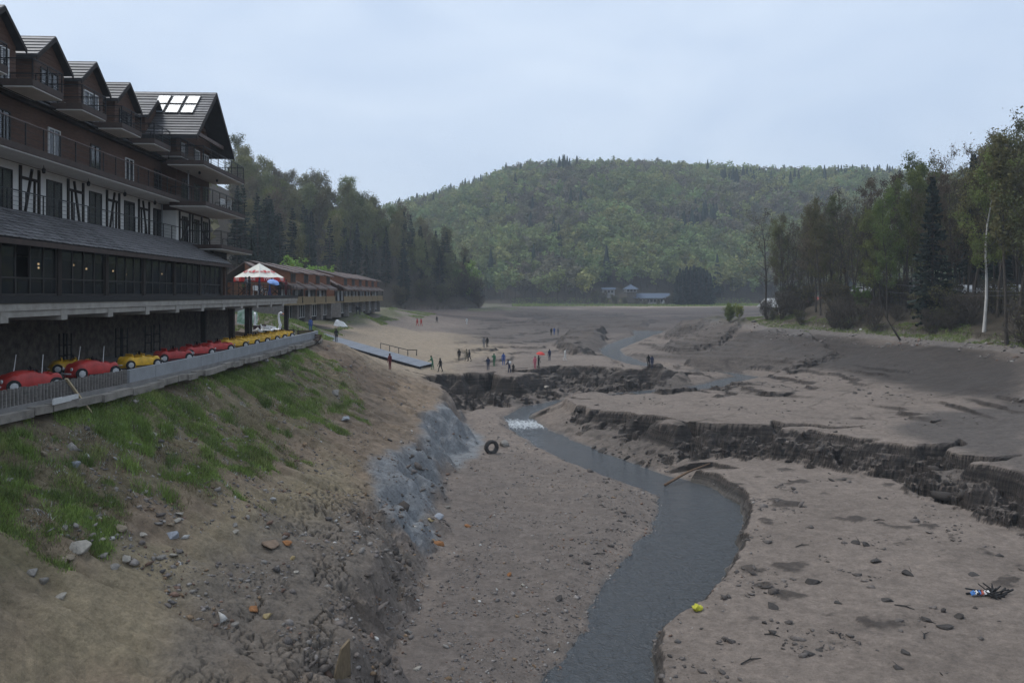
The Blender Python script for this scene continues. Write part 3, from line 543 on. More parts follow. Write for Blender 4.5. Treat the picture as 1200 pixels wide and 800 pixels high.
def spruce(seed, H, wid, start=.08, dens=1.0, leaf='spruce', n2=7):
    rnd = random.Random(seed); rng = np.random.RandomState(seed); tr = MB(); tr.tube([(0,0,-.4),(0,0,H*.5),(0,0,H)], [H*.011, H*.007, .01], 6, False); tw = MB(); V = []; z = H*start
    if start > .2:
        for k in range(14):
            a = rnd.uniform(0, 6.28); zz = rnd.uniform(H*.1, H*start); tri_tube(tw, [(0,0,zz), (math.cos(a)*1.2, math.sin(a)*1.2, zz-.15)], [.025,.006])
    while z < H*.985:
        f = (z-H*start)/(H*(1-start)); L = wid*(1-f)**.85*min(1, .55+f*3)+.12; nb = 7
        for b in range(nb):
            az = rnd.uniform(0, 6.283); l = L*rnd.uniform(.65, 1.12); dr = -.28-.25*(1-f)+rnd.uniform(-.12,.12)+.5*f; ca, sa = math.cos(az), math.sin(az)
            if f < .96: tri_tube(tw, [(0,0,z), (ca*l*.9, sa*l*.9, z+dr*l*.7)], [.03*(1-f)+.01, .006])
            for k in range(n2):
                t = (k+rnd.random())/n2; r = l*(.12+.88*t); c = np.array((ca*r, sa*r, z+dr*r + .10*r*t)); w = .16*l*(1.15-t)+.10; hgt = .30+.28*rnd.random()
                tx = np.array((-sa, ca, 0.0)); o = np.array((ca, sa, dr*.6))*(.25*l/n2*2+.08); hg = np.array((rnd.uniform(-.1,.1), rnd.uniform(-.1,.1), -hgt))
                s = rnd.choice((-1, 1)); V += [c-o, c+o, c+o+tx*w*s+hg*.5, c-o*.4+tx*w*s*1.2+hg]
        z += H/(46*dens)*rnd.uniform(.8,1.2)
    V = np.array(V); tm = tr.mesh('trunk', None, True); setm(tm, BARKS); return tm, join('crown', tw, V, np.arange(len(V)).reshape(-1,4), [BARKS, LF[leaf]])
def far_crown(seed, H, w, leaf, n=230, size=.62):
    rng = np.random.RandomState(seed); mb = MB(); mb.tube([(0,0,-1),(.15,.1,H*.45),(0,0,H*.85)], [.24,.16,.05], 4, False)
    c = rng.normal(size=(9,3))*np.array((w*.27, w*.27, H*.14)) + np.array((0,0,H*.66)); k = rng.randint(9, size=n); d = rng.normal(size=(n,3)); d /= np.linalg.norm(d, axis=1)[:,None]
    P = c[k] + d*np.array((w*.24, w*.24, H*.13))*(rng.rand(n,1)**.4); V, Fq = quads(P, size, rng, .35); return join('far_tree', mb, V, Fq, [BARK, LF[leaf]])
# --- tree kinds
DK = {}
for k in range(3): DK['olive%d' % k] = decid(20+k, 20, 5.0, 5200, .10, .30, 'olive')
for k in range(2): DK['bare%d' % k] = decid(30+k, 19, 4.8, 750, .10, .30, 'brown', twigs=1.25, stems=1+k)
for k in range(2): DK['green%d' % k] = decid(40+k, 20, 4.6, 7500, .105, .25, 'green')
for k in range(2): DK['brown%d' % k] = decid(50+k, 20, 4.4, 5200, .10, .30, 'brown')
DK['birch0'] = decid(60, 20, 3.6, 4600, .10, .35, 'green', BARKP); DK['slim0'] = decid(61, 20, 3.0, 2600, .13, .45, 'olive', up=.8); DK['slim1'] = decid(62, 20, 3.0, 1600, .12, .5, 'brown', up=.8)
DK['bush0'] = decid(70, 4, 1.8, 900, .07, .05, 'olive', stems=4, up=.7); DK['bush1'] = decid(71, 4, 2.0, 350, .06, .05, 'brown', stems=5, up=.6); DK['bright0'] = decid(72, 6, 2.4, 3800, .11, .08, 'bright', stems=3)
for k in range(3): DK['spruce%d' % k] = spruce(80+k, 22, 3.3-.25*k, (.06,.22,.34)[k])
DK['mids0'] = spruce(90, 22, 2.9, .3, .75, n2=5); DK['mids1'] = spruce(91, 22, 3.2, .12, .75, n2=5)
for k in range(3): DK['mido%d' % k] = decid(95+k, 20, 4.6, 3400, .17, .28, ('mid','mid','green')[k], twigs=.8, fluff=.55)
DK['midb0'] = decid(98, 20, 4.4, 2400, .17, .28, 'brown', twigs=.8, fluff=.55)
NH = {'bush0':4,'bush1':4,'bright0':6}
for k in DK: NH.setdefault(k, 22 if k[:4] in ('spru','mids') else (19 if k[:4] == 'bare' else 20))
def tree(kind, x, y, h, label, group=None, name=None, wide=1.0, cat=None, z=None, rot=None, lean=0):
    tm, cm = DK[kind]; s = h/NH[kind]; conif = kind[:4] in ('spru','mids')
    nm = name or ('spruce_tree' if conif else ('birch_tree' if kind[:5] == 'birch' else ('bush' if kind[:2] in ('bu','br') and kind != 'brown0' and kind != 'brown1' else 'deciduous_tree')))
    e = bpy.data.objects.new(nm, None); COL.objects.link(e); e.location = (x, y, g1(x, y) if z is None else z); e.rotation_euler = (0, lean, TR.uniform(0, 6.28) if rot is None else rot); e.scale = (s*wide, s*wide, s)
    tag(e, label, cat or ('bush' if nm == 'bush' else 'tree'), group); inst('trunk', tm, e); inst('crown', cm, e); return e
TR = random.Random(3)
# --- right bank, one by one: pixel column, pixel of the top, distance from the shore line, kind, wording
RB = [(897,256,52,'bare0','bare branching tree at the left end of the right bank, foremost on the point',1.15),(921,261,52.5,'bare1','bare twin stemmed tree, second from the left on the right bank',1.1),
 (950,266,56,'slim1','slim dark bare tree in front of the white house on the right bank',1.0),(982,250,57,'bare0','spreading bare tree right of the red roofed house',1.0),(1000,243,56,'bare1','dark bare tree with several upright stems right of the red roofed house',.9),
 (1022,222,62,'brown0','tree with rusty brown buds rising above the bare trees of the right bank',.85),(1040,238,57,'green0','slim fresh green tree left of the tall light green tree on the right bank',.75),(1062,208,60,'green1','tall light green tree left of the big dark spruce',.75),
 (1093,203,57.5,'spruce0','big dark spruce with boughs to the ground on the right bank',1.05),(1112,188,66,'bare0','bare tree top standing between the two spruces',.8),(1141,176,66,'spruce1','taller spruce half hidden behind the birch on the right bank',.9),
 (1153,196,58,'birch0','birch with white trunk and thin green leaves on the right bank',.95),(1168,162,62,'olive0','tall olive tree right of the white trunked birch',.8),(1192,140,60,'bare0','tallest bare tree at the right edge of the wood',.9),(1180,178,57,'slim0','slim olive tree leaning near the right edge of the wood',.9),
 (1218,160,57,'olive1','broad olive tree cut off by the right edge of the photograph',.9),(1075,232,63,'slim0','slim olive tree directly left of the big dark spruce',.9)]
for px, ty, X, kind, lab, wd in RB:
    d = X/((px-600)/FPX); z = g1(X, d); top = at_d(px, ty, d).z; tree(kind, X, d, top-z, lab, 'trees on the right bank', wide=wd)
# the wood behind them
RPOS = [(o.location.x, o.location.y) for o in COL.objects if o.type == 'EMPTY']
k = 0
for i in range(1500):
    y = TR.uniform(60, 190); x = TR.uniform(52, 100); s = -float(sdf(np.array([x]), np.array([y]), RIGHT_HILL)[0])
    if s < 3 or s > 46 or 11.5 < s < 23.5 or x/y > .80 or x/y < .31: continue
    if any((x-a)**2+(y-b)**2 < 7 for a, b in RPOS): continue
    ht = TR.uniform(13, 19) + 5*max(0, min(1, (x/y-.42)/.2)); ht = min(ht, .17*y + 6 if x/y < .5 else 30)
    kd = TR.choice(('olive0','olive1','olive2','bare0','bare1','brown0','brown1','slim0','slim1','green0','bare0','bare1','slim0','green1','olive0'))
    lab = {'o':'olive budding tree in the wood along the right bank','b':'brown leafless tree in the wood along the right bank','s':'slender tree in the wood along the right bank','g':'light green tree in the wood along the right bank'}[kd[0]]
    tree(kd, x, y, ht, lab, {'o':'olive','b':'brown','s':'slender','g':'light green'}[kd[0]]+' trees of the right bank wood', wide=TR.uniform(.7,1)); k += 1; RPOS.append((x, y))
    if k >= 170: break
for i in range(74):
    y = TR.uniform(66, 158); X = np.interp(y, [60,90,108,126,142,160],[59,58,56,53,49.5,49]) + TR.uniform(-1.2, 9)
    kd = TR.choice(('bush0','bush1','bush1','bush0')); tree(kd, X, y, TR.uniform(2.0,5.2), 'twiggy brown undergrowth bush below the right bank trees' if kd == 'bush1' else 'olive green undergrowth bush below the right bank trees', ('olive' if kd == 'bush0' else 'twiggy')+' undergrowth of the right bank', wide=TR.uniform(.9,1.4))
for px, py, d, h in ((854,362,152,3.4),(866,360,154,2.6),(1010,366,128,4.0)):
    p = at_d(px, py, d); tree('bright0', p.x, p.y, h, {854:'bright green bush on the tip of the right bank',866:'smaller bright green bush on the tip of the right bank',1010:'yellow green bush under the bare trees of the right bank'}[px])
# --- left hillside
SIL = ([-60,0,30,65,110,145,180,205,242,268,290,330,345,455,575],[20,15,60,49,77,98,120,150,107,185,318,330,330,345,365])
cnt = {'s':0,'d':0}; LR = random.Random(11); pts = []; HIDDEN = []
for gy in np.arange(84, 326, 6.3):
    for gx in np.arange(-150, -8, 6.3):
        x = gx + LR.uniform(-2.4,2.4); y = gy + LR.uniform(-2.4,2.4); s = -float(sdf(np.array([x]), np.array([y]), LEFT_HILL)[0])
        if s < 1.5 or s > 92: continue
        pts.append((x, y, s))
for x, y, s in pts:
    z = float(hills(np.array([x]), np.array([y]))[0]); px = 600 + x/y*FPX; u = s + 14*float(fbm(np.array([x]), np.array([y]), .025, 2, 15)[0]); end = y > 225 and px > 455
    con = (u < 19 if not end else (LR.random() < .52 and s < 26)) and LR.random() < .9
    ht = LR.uniform(16, 22) if con else LR.uniform(14, 21)
    if end: ht = min(ht, 12 + .55*s + LR.uniform(0,5))
    if s < 6 and not end: ht *= .8
    ty = 345-(z+ht-10)/y*FPX
    if not (-40 < px < 580) or ty > np.interp(px, *SIL)-3:
        if px < 215: HIDDEN.append((x, y, z))
        continue
    # a tree far behind the crest shows nothing
    if s > 60 and LR.random() < .35: continue
    if con: kd = LR.choice(('mids0','mids1','mids0','spruce1','spruce2') if s > 14 else ('mids1','spruce0','mids1')); lab = 'dark spruce in the dense wood on the left hillside'; gr = 'dark spruces of the left hillside'
    else:
        kd = LR.choice(('mido0','mido1','mido2','midb0','mido0')); lab = 'budding brown broadleaf tree in the wood on the left hillside' if kd == 'midb0' else 'olive green broadleaf tree in the wood on the left hillside'; gr = ('brown' if kd == 'midb0' else 'olive')+' broadleaf trees of the left hillside'
    c = 's' if con else 'd'; cnt[c] += 1
    if cnt[c] > 298: continue
    tree(kd, x, y, ht, lab, gr, wide=LR.uniform(.8,1.1), z=z)
for px, py, d, h, lab in ((362,322,150,9.5,'bright spring green tree behind the holiday houses, in front of the spruces'),(318,316,128,8,'bright spring green tree behind the striped parasol'),(292,322,118,6,'small yellow green tree between the hotel end and the parasol'),(548,352,285,12,'pale green tree at the foot of the left wood by the lake')):
    p = at_d(px, py, d); z = float(hills(np.array([p.x]), np.array([p.y]))[0]); tree('bright0', p.x, p.y, h, lab, wide=1.3, z=max(z, g1(p.x, p.y)))
for i, px in enumerate((470,486,500,512,523,535,546,556,561)):
    p = at_d(px, 355, 262+i*3); tree(('bush0','mido2','midb0','bush0','mido0','mido2','midb0','mido0','bush1')[i], p.x, p.y, (7,12,10,6,13,11,12,9,5)[i], '%s tree at the lakeside foot of the left wood' % ('lowest olive','tall light green','short brown','young olive','rounded olive','fresh green','brown budding','slender olive','twiggy brown')[i], 'lakeside edge of the left wood', name='lakeside_tree', cat='tree', wide=1.1)
for i in range(64):                                               # undergrowth along the foot of the left wood
    yy = LR.uniform(100, 300); xf = float(np.interp(yy, [100,160,220,238,258,280,292,300],[-44.5,-47,-49,-40,-24,-13,-12,-14])) - LR.uniform(.5, 7); pxx = 600+xf/yy*FPX
    if yy < 185 and LR.random() < .6: continue
    kd = LR.choice(('bush0','bush1','bush0')); tree(kd, xf, yy, LR.uniform(3,8), ('olive green' if kd == 'bush0' else 'brown twiggy')+' bush at the foot of the left wood', ('olive' if kd == 'bush0' else 'twiggy')+' bushes at the foot of the left wood', wide=1.3)
# --- spruces in a clump by the far house
for i, (px, d, top) in enumerate(((793,402,322),(797,396,313),(801,404,316),(805,398,310),(809,403,313),(813,397,309),(817,404,312),(821,398,311),(825,402,314),(829,397,316),(833,404,322),(795,392,320),(800,391,315),(804,392,312),(809,391,311),(814,392,310),(819,391,312),(823,392,313),(828,391,315),(832,392,319))):
    p = at_d(px, 356, d); z = g1(p.x, p.y); tree('spruce0', p.x, p.y, at_d(px, top, d).z-z, 'dark spruce in the dense clump beside the far lodge', 'spruce clump beside the far lodge', wide=1.35)
# --- the far wooded hill, one mass
def scatter_stuff(name, P, sizes, kinds, mesh_sets, label):
    src = bpy.data.collections.new(name+'_kinds')
    for i, m_ in enumerate(mesh_sets): src.objects.link(bpy.data.objects.new('%s_kind_%02d' % (name, i), m_))
    me = bpy.data.meshes.new(name); me.vertices.add(len(P)); me.vertices.foreach_set('co', np.asarray(P, np.float32).ravel())
    for nm, dt, val in (('size','FLOAT',sizes),('kind','INT',kinds),('turn','FLOAT',np.random.RandomState(5).rand(len(P))*6.28)):
        a = me.attributes.new(nm, dt, 'POINT'); a.data.foreach_set('value', np.asarray(val, np.int32 if dt == 'INT' else np.float32))
    o = link(bpy.data.objects.new(name, me)); g = bpy.data.node_groups.new(name, 'GeometryNodeTree'); g.interface.new_socket('Geometry', in_out='INPUT', socket_type='NodeSocketGeometry'); g.interface.new_socket('Geometry', in_out='OUTPUT', socket_type='NodeSocketGeometry')
    gi = g.nodes.new('NodeGroupInput'); go = g.nodes.new('NodeGroupOutput'); ip = g.nodes.new('GeometryNodeInstanceOnPoints'); ci = g.nodes.new('GeometryNodeCollectionInfo'); ci.inputs[0].default_value = src; ci.inputs[1].default_value = True; ci.inputs[2].default_value = True
    ip.inputs['Pick Instance'].default_value = True
    def attr(nm, ty): n = g.nodes.new('GeometryNodeInputNamedAttribute'); n.data_type = ty; n.inputs[0].default_value = nm; return n.outputs[0]
    cx_ = g.nodes.new('ShaderNodeCombineXYZ'); g.links.new(attr('turn','FLOAT'), cx_.inputs[2]); g.links.new(cx_.outputs[0], ip.inputs['Rotation']); g.links.new(attr('kind','INT'), ip.inputs['Instance Index']); g.links.new(attr('size','FLOAT'), ip.inputs['Scale'])
    g.links.new(gi.outputs[0], ip.inputs['Points']); g.links.new(ci.outputs[0], ip.inputs['Instance']); g.links.new(ip.outputs[0], go.inputs[0])
    md = o.modifiers.new('scatter', 'NODES'); md.node_group = g; tag(o, label, kind='stuff'); return o
FARSET = [far_crown(200+i, 17, 9.5, 'far') for i in range(4)] + [far_crown(210+i, 17, 9, 'farb', 150) for i in range(2)] + [join('far_spruce', MB(), *(lambda V: (V, np.arange(len(V)).reshape(-1,4)))(np.array([v for k in range(300) for v in (lambda z, a, r: [np.array((math.cos(a)*r*.3, math.sin(a)*r*.3, z)), np.array((math.cos(a-.35)*r, math.sin(a-.35)*r, z-.7)), np.array((math.cos(a)*r*1.1, math.sin(a)*r*1.1, z-1.1)), np.array((math.cos(a+.35)*r, math.sin(a+.35)*r, z-.8))])(1.2+20*(k/300)**.8, k*2.4, .35+3.1*(1-(k/300)**.8))])), [BARK, LF['fars']])]
fr = np.random.RandomState(8); FX, FY = np.meshgrid(np.arange(-660, 800, 6.6), np.arange(400, 790, 6.6)); FX = (FX + fr.uniform(-2.6,2.6,FX.shape)).ravel(); FY = (FY + fr.uniform(-2.6,2.6,FY.shape)).ravel()
FZ = hills(FX, FY); foot = 415 + 18*fbm(FX, FY*0, .01, 2, 9) + np.clip(-FX-40, 0, 400)*-.05 + np.clip(FX-140, 0, 900)*-.12
lodge = ((np.abs(FX-66) < 25) & (FY < 423)) | ((np.abs(FX-93) < 15) & (FY < 418))
ok = ((FY > foot+3) | ((FY > foot-9) & (fr.rand(len(FX)) < .35))) & (np.abs(FX) < .86*FY) & ~lodge & (sdf(FX, FY, LEFT_HILL) > 2) & (sdf(FX, FY, RIGHT_HILL) > 2); FX, FY, FZ = FX[ok], FY[ok], FZ[ok]
cn = fbm(FX, FY, .012, 3, 14); cb = fbm(FX, FY, .010, 3, 16); q = fr.rand(len(FX)); kinds = fr.randint(0, 4, len(FX))
kinds = np.where((cb > .10) & (q < .65), 4 + (q > .3), kinds); kinds = np.where(((cn > .36) & (q > .25)) | (q > .985) | ((FX < -5) & (FY > 690) & (q > .4)), 6, kinds)
scatter_stuff('far_forest', np.stack([FX, FY, FZ], 1), fr.uniform(.75, 1.15, len(FX))*np.where(FY < (415 + 18*fbm(FX, FY*0, .01, 2, 9)-2), .42, 1), kinds, FARSET, 'hazy spring green wood covering the far hill')
hx_, hy_ = np.meshgrid(np.arange(-260, -50, 7.0), np.arange(0, 300, 7.0)); hx_ = (hx_ + fr.uniform(-2.5,2.5,hx_.shape)).ravel(); hy_ = (hy_ + fr.uniform(-2.5,2.5,hy_.shape)).ravel(); s = -sdf(hx_, hy_, LEFT_HILL); ok = (s > 3) & ((hx_ < -150) | (hy_ < 84)) & (s < 150); HP = np.concatenate([np.array(HIDDEN), np.stack([hx_[ok], hy_[ok], hills(hx_[ok], hy_[ok])], 1)])
q = fr.rand(len(HP)); scatter_stuff('hotel_hill_wood', HP, fr.uniform(.8, 1.15, len(HP)), np.where(q < .55, fr.randint(0, 4, len(q)), np.where(q < .75, 4+(q > .65), 6)), FARSET, 'wood on the hillside mostly hidden behind the hotel')
# wood further back on the right, behind the road
bx_, by_ = np.meshgrid(np.arange(70, 330, 6.5), np.arange(40, 330, 6.5)); bx_ = (bx_ + fr.uniform(-2.5,2.5,bx_.shape)).ravel(); by_ = (by_ + fr.uniform(-2.5,2.5,by_.shape)).ravel(); s = -sdf(bx_, by_, RIGHT_HILL)
ok = (s > 30) & (s < 95) & (bx_/by_ < 1.0); bx_, by_ = bx_[ok], by_[ok]; q = fr.rand(len(bx_)); kinds = np.where(q < .35, fr.randint(0, 4, len(q)), np.where(q < .85, 4+(q > .6), 6))
scatter_stuff('back_wood', np.stack([bx_, by_, hills(bx_, by_)], 1), fr.uniform(.7, 1.0, len(bx_)), kinds, FARSET, 'brown and olive wood rising behind the road on the right')
# ================================================================ the hotel
HROT = math.atan(.049)
def H(v, u, w): return Vector((-19.5 + v*math.cos(HROT) - u*math.sin(HROT), v*math.sin(HROT) + u*math.cos(HROT), w))
HB = (-4.0, 46.0, 5.7)
hotel = thing('hotel_building', 'large dark timber hotel with gabled dormers and balconies above the terrace', 'hotel', H(*HB), HROT)
M_WOOD = mat('dark_stained_boards', (.085,.048,.034), .75, .3, 2.5, .01, stretch=(1,1,9), spec=.2); M_WOODB = mat('black_brown_timber', (.022,.016,.013), .7, .3, 3, spec=.25); M_FASC = mat('brown_fascia', (.050,.034,.028), .7, .25, 3)
M_WHITE = mat('white_render', (.62,.62,.60), .9, .08, 1.5, .004); M_SOFF = mat('pale_soffit', (.66,.65,.63), .9, .08, 1.0); M_METAL = mat('black_metal', (.020,.020,.022), .5, .2, 4, metal=.3); M_RAILW = mat('worn_handrail', (.13,.10,.09), .7, .2, 3)
M_TILE = mat('grey_brown_roof_tiles', (.105,.102,.104), .42, .35, 1.6, .01, rand=.42, spec=.45); M_ROOF = mat('roof_underlay', (.035,.033,.034), .8, .2, 2)
M_CONC = mat('raw_concrete', (.30,.28,.25), .9, .22, 1.6, .02); M_STONE = mat('dark_rubble_wall', (.125,.106,.088), .95, .5, 2.4, .06, 3.0); M_FRAME = mat('dark_window_frame', (.030,.026,.024), .6, .2, 3); M_FRAMEW = mat('white_window_frame', (.55,.55,.54), .5, .08, 3)
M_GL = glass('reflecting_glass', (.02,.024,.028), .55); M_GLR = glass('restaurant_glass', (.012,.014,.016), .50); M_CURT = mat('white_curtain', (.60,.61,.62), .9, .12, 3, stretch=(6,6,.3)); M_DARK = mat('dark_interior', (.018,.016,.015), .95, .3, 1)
M_SKYL = mat('skylight_glass', (.36,.40,.44), .06, .05, 1, spec=.8); M_LAMPG = mat('warm_lamp', (.8,.6,.3), .5, .05, 1, emit=(1,.72,.40,1.2)); M_PIPE = mat('zinc_pipe', (.30,.31,.32), .45, .1, 4, metal=.5)
def hp(mb, name, m, parent=None, smooth=False): return part(mb, name, m, hotel if parent is None else parent, HB, smooth)
def wframe(mb, x, y0, y1, z0, z1, t=.07, dep=.08, mid=1, rows=1):
    mb.box(x-dep, x, y0, y0+t, z0, z1).box(x-dep, x, y1-t, y1, z0, z1).box(x-dep, x, y0+t, y1-t, z0, z0+t).box(x-dep, x, y0+t, y1-t, z1-t, z1)
    for i in range(mid): c = y0+(y1-y0)*(i+1)/(mid+1); mb.box(x-dep, x-.005, c-t*.45, c+t*.45, z0+t, z1-t)
    for i in range(rows-1): c = z0+(z1-z0)*(i+1)/rows; mb.box(x-dep, x-.01, y0+t, y1-t, c-.025, c+.025)
def window(x, y0, y1, z0, z1, name='window', parent=None, mid=1, rows=1, fm=None, gm=None, curtain=0, deep=.45):
    mb = MB(); wframe(mb, x, y0, y1, z0, z1, mid=mid, rows=rows); f = hp(mb, name, fm or M_FRAME, parent); sub = f if parent is None else parent
    for i in range(mid+1):
        a = y0+(y1-y0)*i/(mid+1)+.05; b = y0+(y1-y0)*(i+1)/(mid+1)-.05
        for j in range(rows): c = z0+(z1-z0)*j/rows+.03; d = z0+(z1-z0)*(j+1)/rows-.03; hp(MB().box(x-.055, x-.040, a, b, c, d), 'pane', gm or M_GL, sub)
    if curtain:
        c = y0+(y1-y0)*curtain; mb = MB()
        for k in range(6): q = y0+.08+(c-y0-.08)*k/6; mb.box(x-.22-.03*(k % 2), x-.19-.03*(k % 2), q, q+(c-y0)/6+.01, z0+.05, z1-.05)
        hp(mb, 'curtain', M_CURT, sub)
    return f
def railing(name, pts, z0, hgt=1.02, step=1.55, wires=5, top=None, parent=None, fillm=None):
    root = None
    for a, b in zip(pts[:-1], pts[1:]):
        a = Vector(a); b = Vector(b); L = (b-a).length; mb = MB(); mb.bar((a.x,a.y,z0+hgt), (b.x,b.y,z0+hgt), .06, .05)
        if root is None: root = hp(mb, name, top or M_METAL, parent)
        else: hp(mb, 'handrail', top or M_METAL, root)
        mb = MB()
        for k in range(wires): mb.bar((a.x,a.y,z0+.1+(hgt-.2)*k/(wires-1)), (b.x,b.y,z0+.1+(hgt-.2)*k/(wires-1)), .016, .016)
        hp(mb, 'rail_bars', M_METAL, root if parent is None else parent)
        n = max(1, round(L/step))
        for k in range(n+1):
            q = a.lerp(b, k/n); hp(MB().box(q.x-.025, q.x+.025, q.y-.025, q.y+.025, z0-.05, z0+hgt-.03), 'post', M_METAL, root if parent is None else parent)
    return root
U0 = 20.0; BU = [27.9+4.79*i for i in range(9)]                     # bay lines along the facade
# deck, its concrete beams and the undercroft
hp(MB().box(-9, .0, U0, 87, 9.30, 9.62), 'deck_slab', M_CONC); hp(MB().box(-9, .06, U0, 87.05, 9.625, 9.93), 'deck_edge', M_METAL)
for u in BU[:] + [BU[-1]+4.79*k for k in (1,2,3)]:
    if u < 86.5: hp(MB().box(-8.9, -.03, u-.28, u+.28, 8.80, 9.296), 'deck_beam', M_CONC)
hp(MB().box(-.30, -.06, U0, 86.9, 9.02, 9.292), 'edge_beam', M_CONC)
hp(MB().box(-6.2, -5.8, U0, 82, 5.2, 9.29), 'undercroft_wall', M_STONE)
for u in (66.3, 70.9, 85.6): hp(MB().box(-1.1, -.7, u-.22, u+.22, 5.2, 8.795), 'deck_column', M_WOODB)
hp(MB().box(-5.0, -4.6, 70.7, 71.1, 5.2, 9.29), 'deck_column', M_WOODB); hp(MB().box(-5.0, -4.6, 85.4, 85.8, 5.2, 9.29), 'deck_column', M_WOODB)
# restaurant: columns, glazed bays, interior
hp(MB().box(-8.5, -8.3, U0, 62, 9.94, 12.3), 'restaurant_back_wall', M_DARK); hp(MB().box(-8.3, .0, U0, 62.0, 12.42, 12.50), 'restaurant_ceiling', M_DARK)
hp(MB().box(-8.3, -.05, 61.85, 62.05, 9.94, 12.41), 'restaurant_end_wall', M_WOOD)
for u in BU[:8]: hp(MB().box(-.38, -.10, u-.17-.25, u+.17-.25, 9.935, 12.25), 'restaurant_column', M_WOODB)
for i in range(8):
    a = (BU[i]+.17-.25) if i < 7 or True else 0; b = (BU[i+1]-.17-.25) if i < 7 else 61.8
    if b-a < .5: continue
    f = MB(); n = 4; x = -.16
    f.box(x-.09, x, a, b, 9.94, 10.04).box(x-.09, x, a, b, 12.15, 12.25).box(x-.09, x, a, b, 10.70, 10.76)
    for k in range(n+1): c = a+.04+(b-a-.08)*k/n; f.box(x-.09, x-.004, c-.04, c+.04, 10.04, 12.15)
    fr_ = hp(f, 'glazed_bay', M_FRAME)
    for k in range(n):
        c = a+.04+(b-a-.08)*k/n; d = a+.04+(b-a-.08)*(k+1)/n
        if i == 1 and k == 1: hp(MB().box(x-.06, x-.045, c+.04, d-.04, 10.04, 10.70), 'pane', M_GLR, fr_); continue   # an open leaf
        for z0, z1 in ((10.04,10.70),(10.76,12.15)): hp(MB().box(x-.06, x-.045, c+.04, d-.04, z0, z1), 'pane', M_GLR, fr_)
for u, v, w in ((41.5,-3.4,11.6),(43.0,-4.2,11.45),(44.3,-3.0,11.65),(44.9,-4.0,11.6),(46.2,-3.2,11.5),(50.5,-3.6,11.5),(51.2,-3.1,11.3),(57.6,-3.3,11.5)):
    o = hp(MB().lathe([(.01,-.06),(.05,-.03),(.055,.02),(.02,.06)], 8, (v,u,w)), 'pendant_lamp', M_LAMPG); hp(MB().box(v-.006, v+.006, u-.006, u+.006, w+.06, 12.42), 'lamp_cord', M_METAL, o)
for k in range(10):                                                  # tables and chairs inside, dim behind the glass
    u = 31+k*3.1; hp(MB().box(-2.6, -1.5, u-.5, u+.5, 10.62, 10.68).box(-2.1, -2.0, u-.05, u+.05, 9.94, 10.62), 'dining_table', M_WOOD)
# restaurant roof with shingles
A = Vector((.38, 0, 12.36)); B = Vector((-2.45, 0, 14.02)); dv = (B-A).normalized(); nrm = Vector((-dv.z, 0, dv.x)); nrm = nrm if nrm.z > 0 else -nrm; SLn = (B-A).length
ro = hp(MB().prism([(A.x,U0,A.z-.03),(B.x,U0,B.z-.03),(B.x,U0,B.z-.20),(A.x,U0,A.z-.20)], (0, 62.25-U0, 0)), 'restaurant_roof', M_ROOF)
hp(MB().box(A.x-.02, A.x+.05, U0, 62.3, 12.10, 12.33), 'eave_board', M_FASC)
sh = []; rows_ = 10; wsh = .50; rr = random.Random(2)
for r in range(rows_):
    for c in range(int((62.25-28.5)/wsh)):
        u = 28.5 + wsh*(c + .5*(r % 2)) ; u = min(u, 62.25-wsh)
        sh.append((u, A + dv*(SLn*(r)/rows_)))
sm = MB(); L_ = SLn/rows_*1.32; y0, y1 = .012, wsh-.012
q0 = Vector((0,0,0)) + nrm*.05; q1 = dv*L_ + nrm*.004
sm.add([q0+Vector((0,y0+.05,0)), q0+Vector((0,y1-.05,0)), q0+dv*.06+Vector((0,y1,0)), q1+Vector((0,y1,0)), q1+Vector((0,y0,0)), q0+dv*.06+Vector((0,y0,0))] + [p - nrm*.035 for p in (q0+Vector((0,y0+.05,0)), q0+Vector((0,y1-.05,0)), q0+dv*.06+Vector((0,y1,0)), q1+Vector((0,y1,0)), q1+Vector((0,y0,0)), q0+dv*.06+Vector((0,y0,0)))],
       [(0,1,2,3,4,5),(11,10,9,8,7,6)] + [(i,(i+1) % 6+0 if i < 5 else 0,(i+1) % 6+6,i+6) for i in range(6)])
smesh = sm.mesh('shingle'); setm(smesh, M_TILE); sh.sort(key=lambda s: s[0]); rest = MB()
for i, (u, p) in enumerate(sh):
    jit = rr.uniform(0, .022); loc = Vector((p.x, u, p.z)) + nrm*jit - Vector(HB)
    if i < 300: inst('shingle', smesh, ro, loc)
    else: rest.add([Vector(v)+loc for v in sm.v], sm.f)
tag(part(rest, 'shingles', M_TILE, ro), kind='stuff')
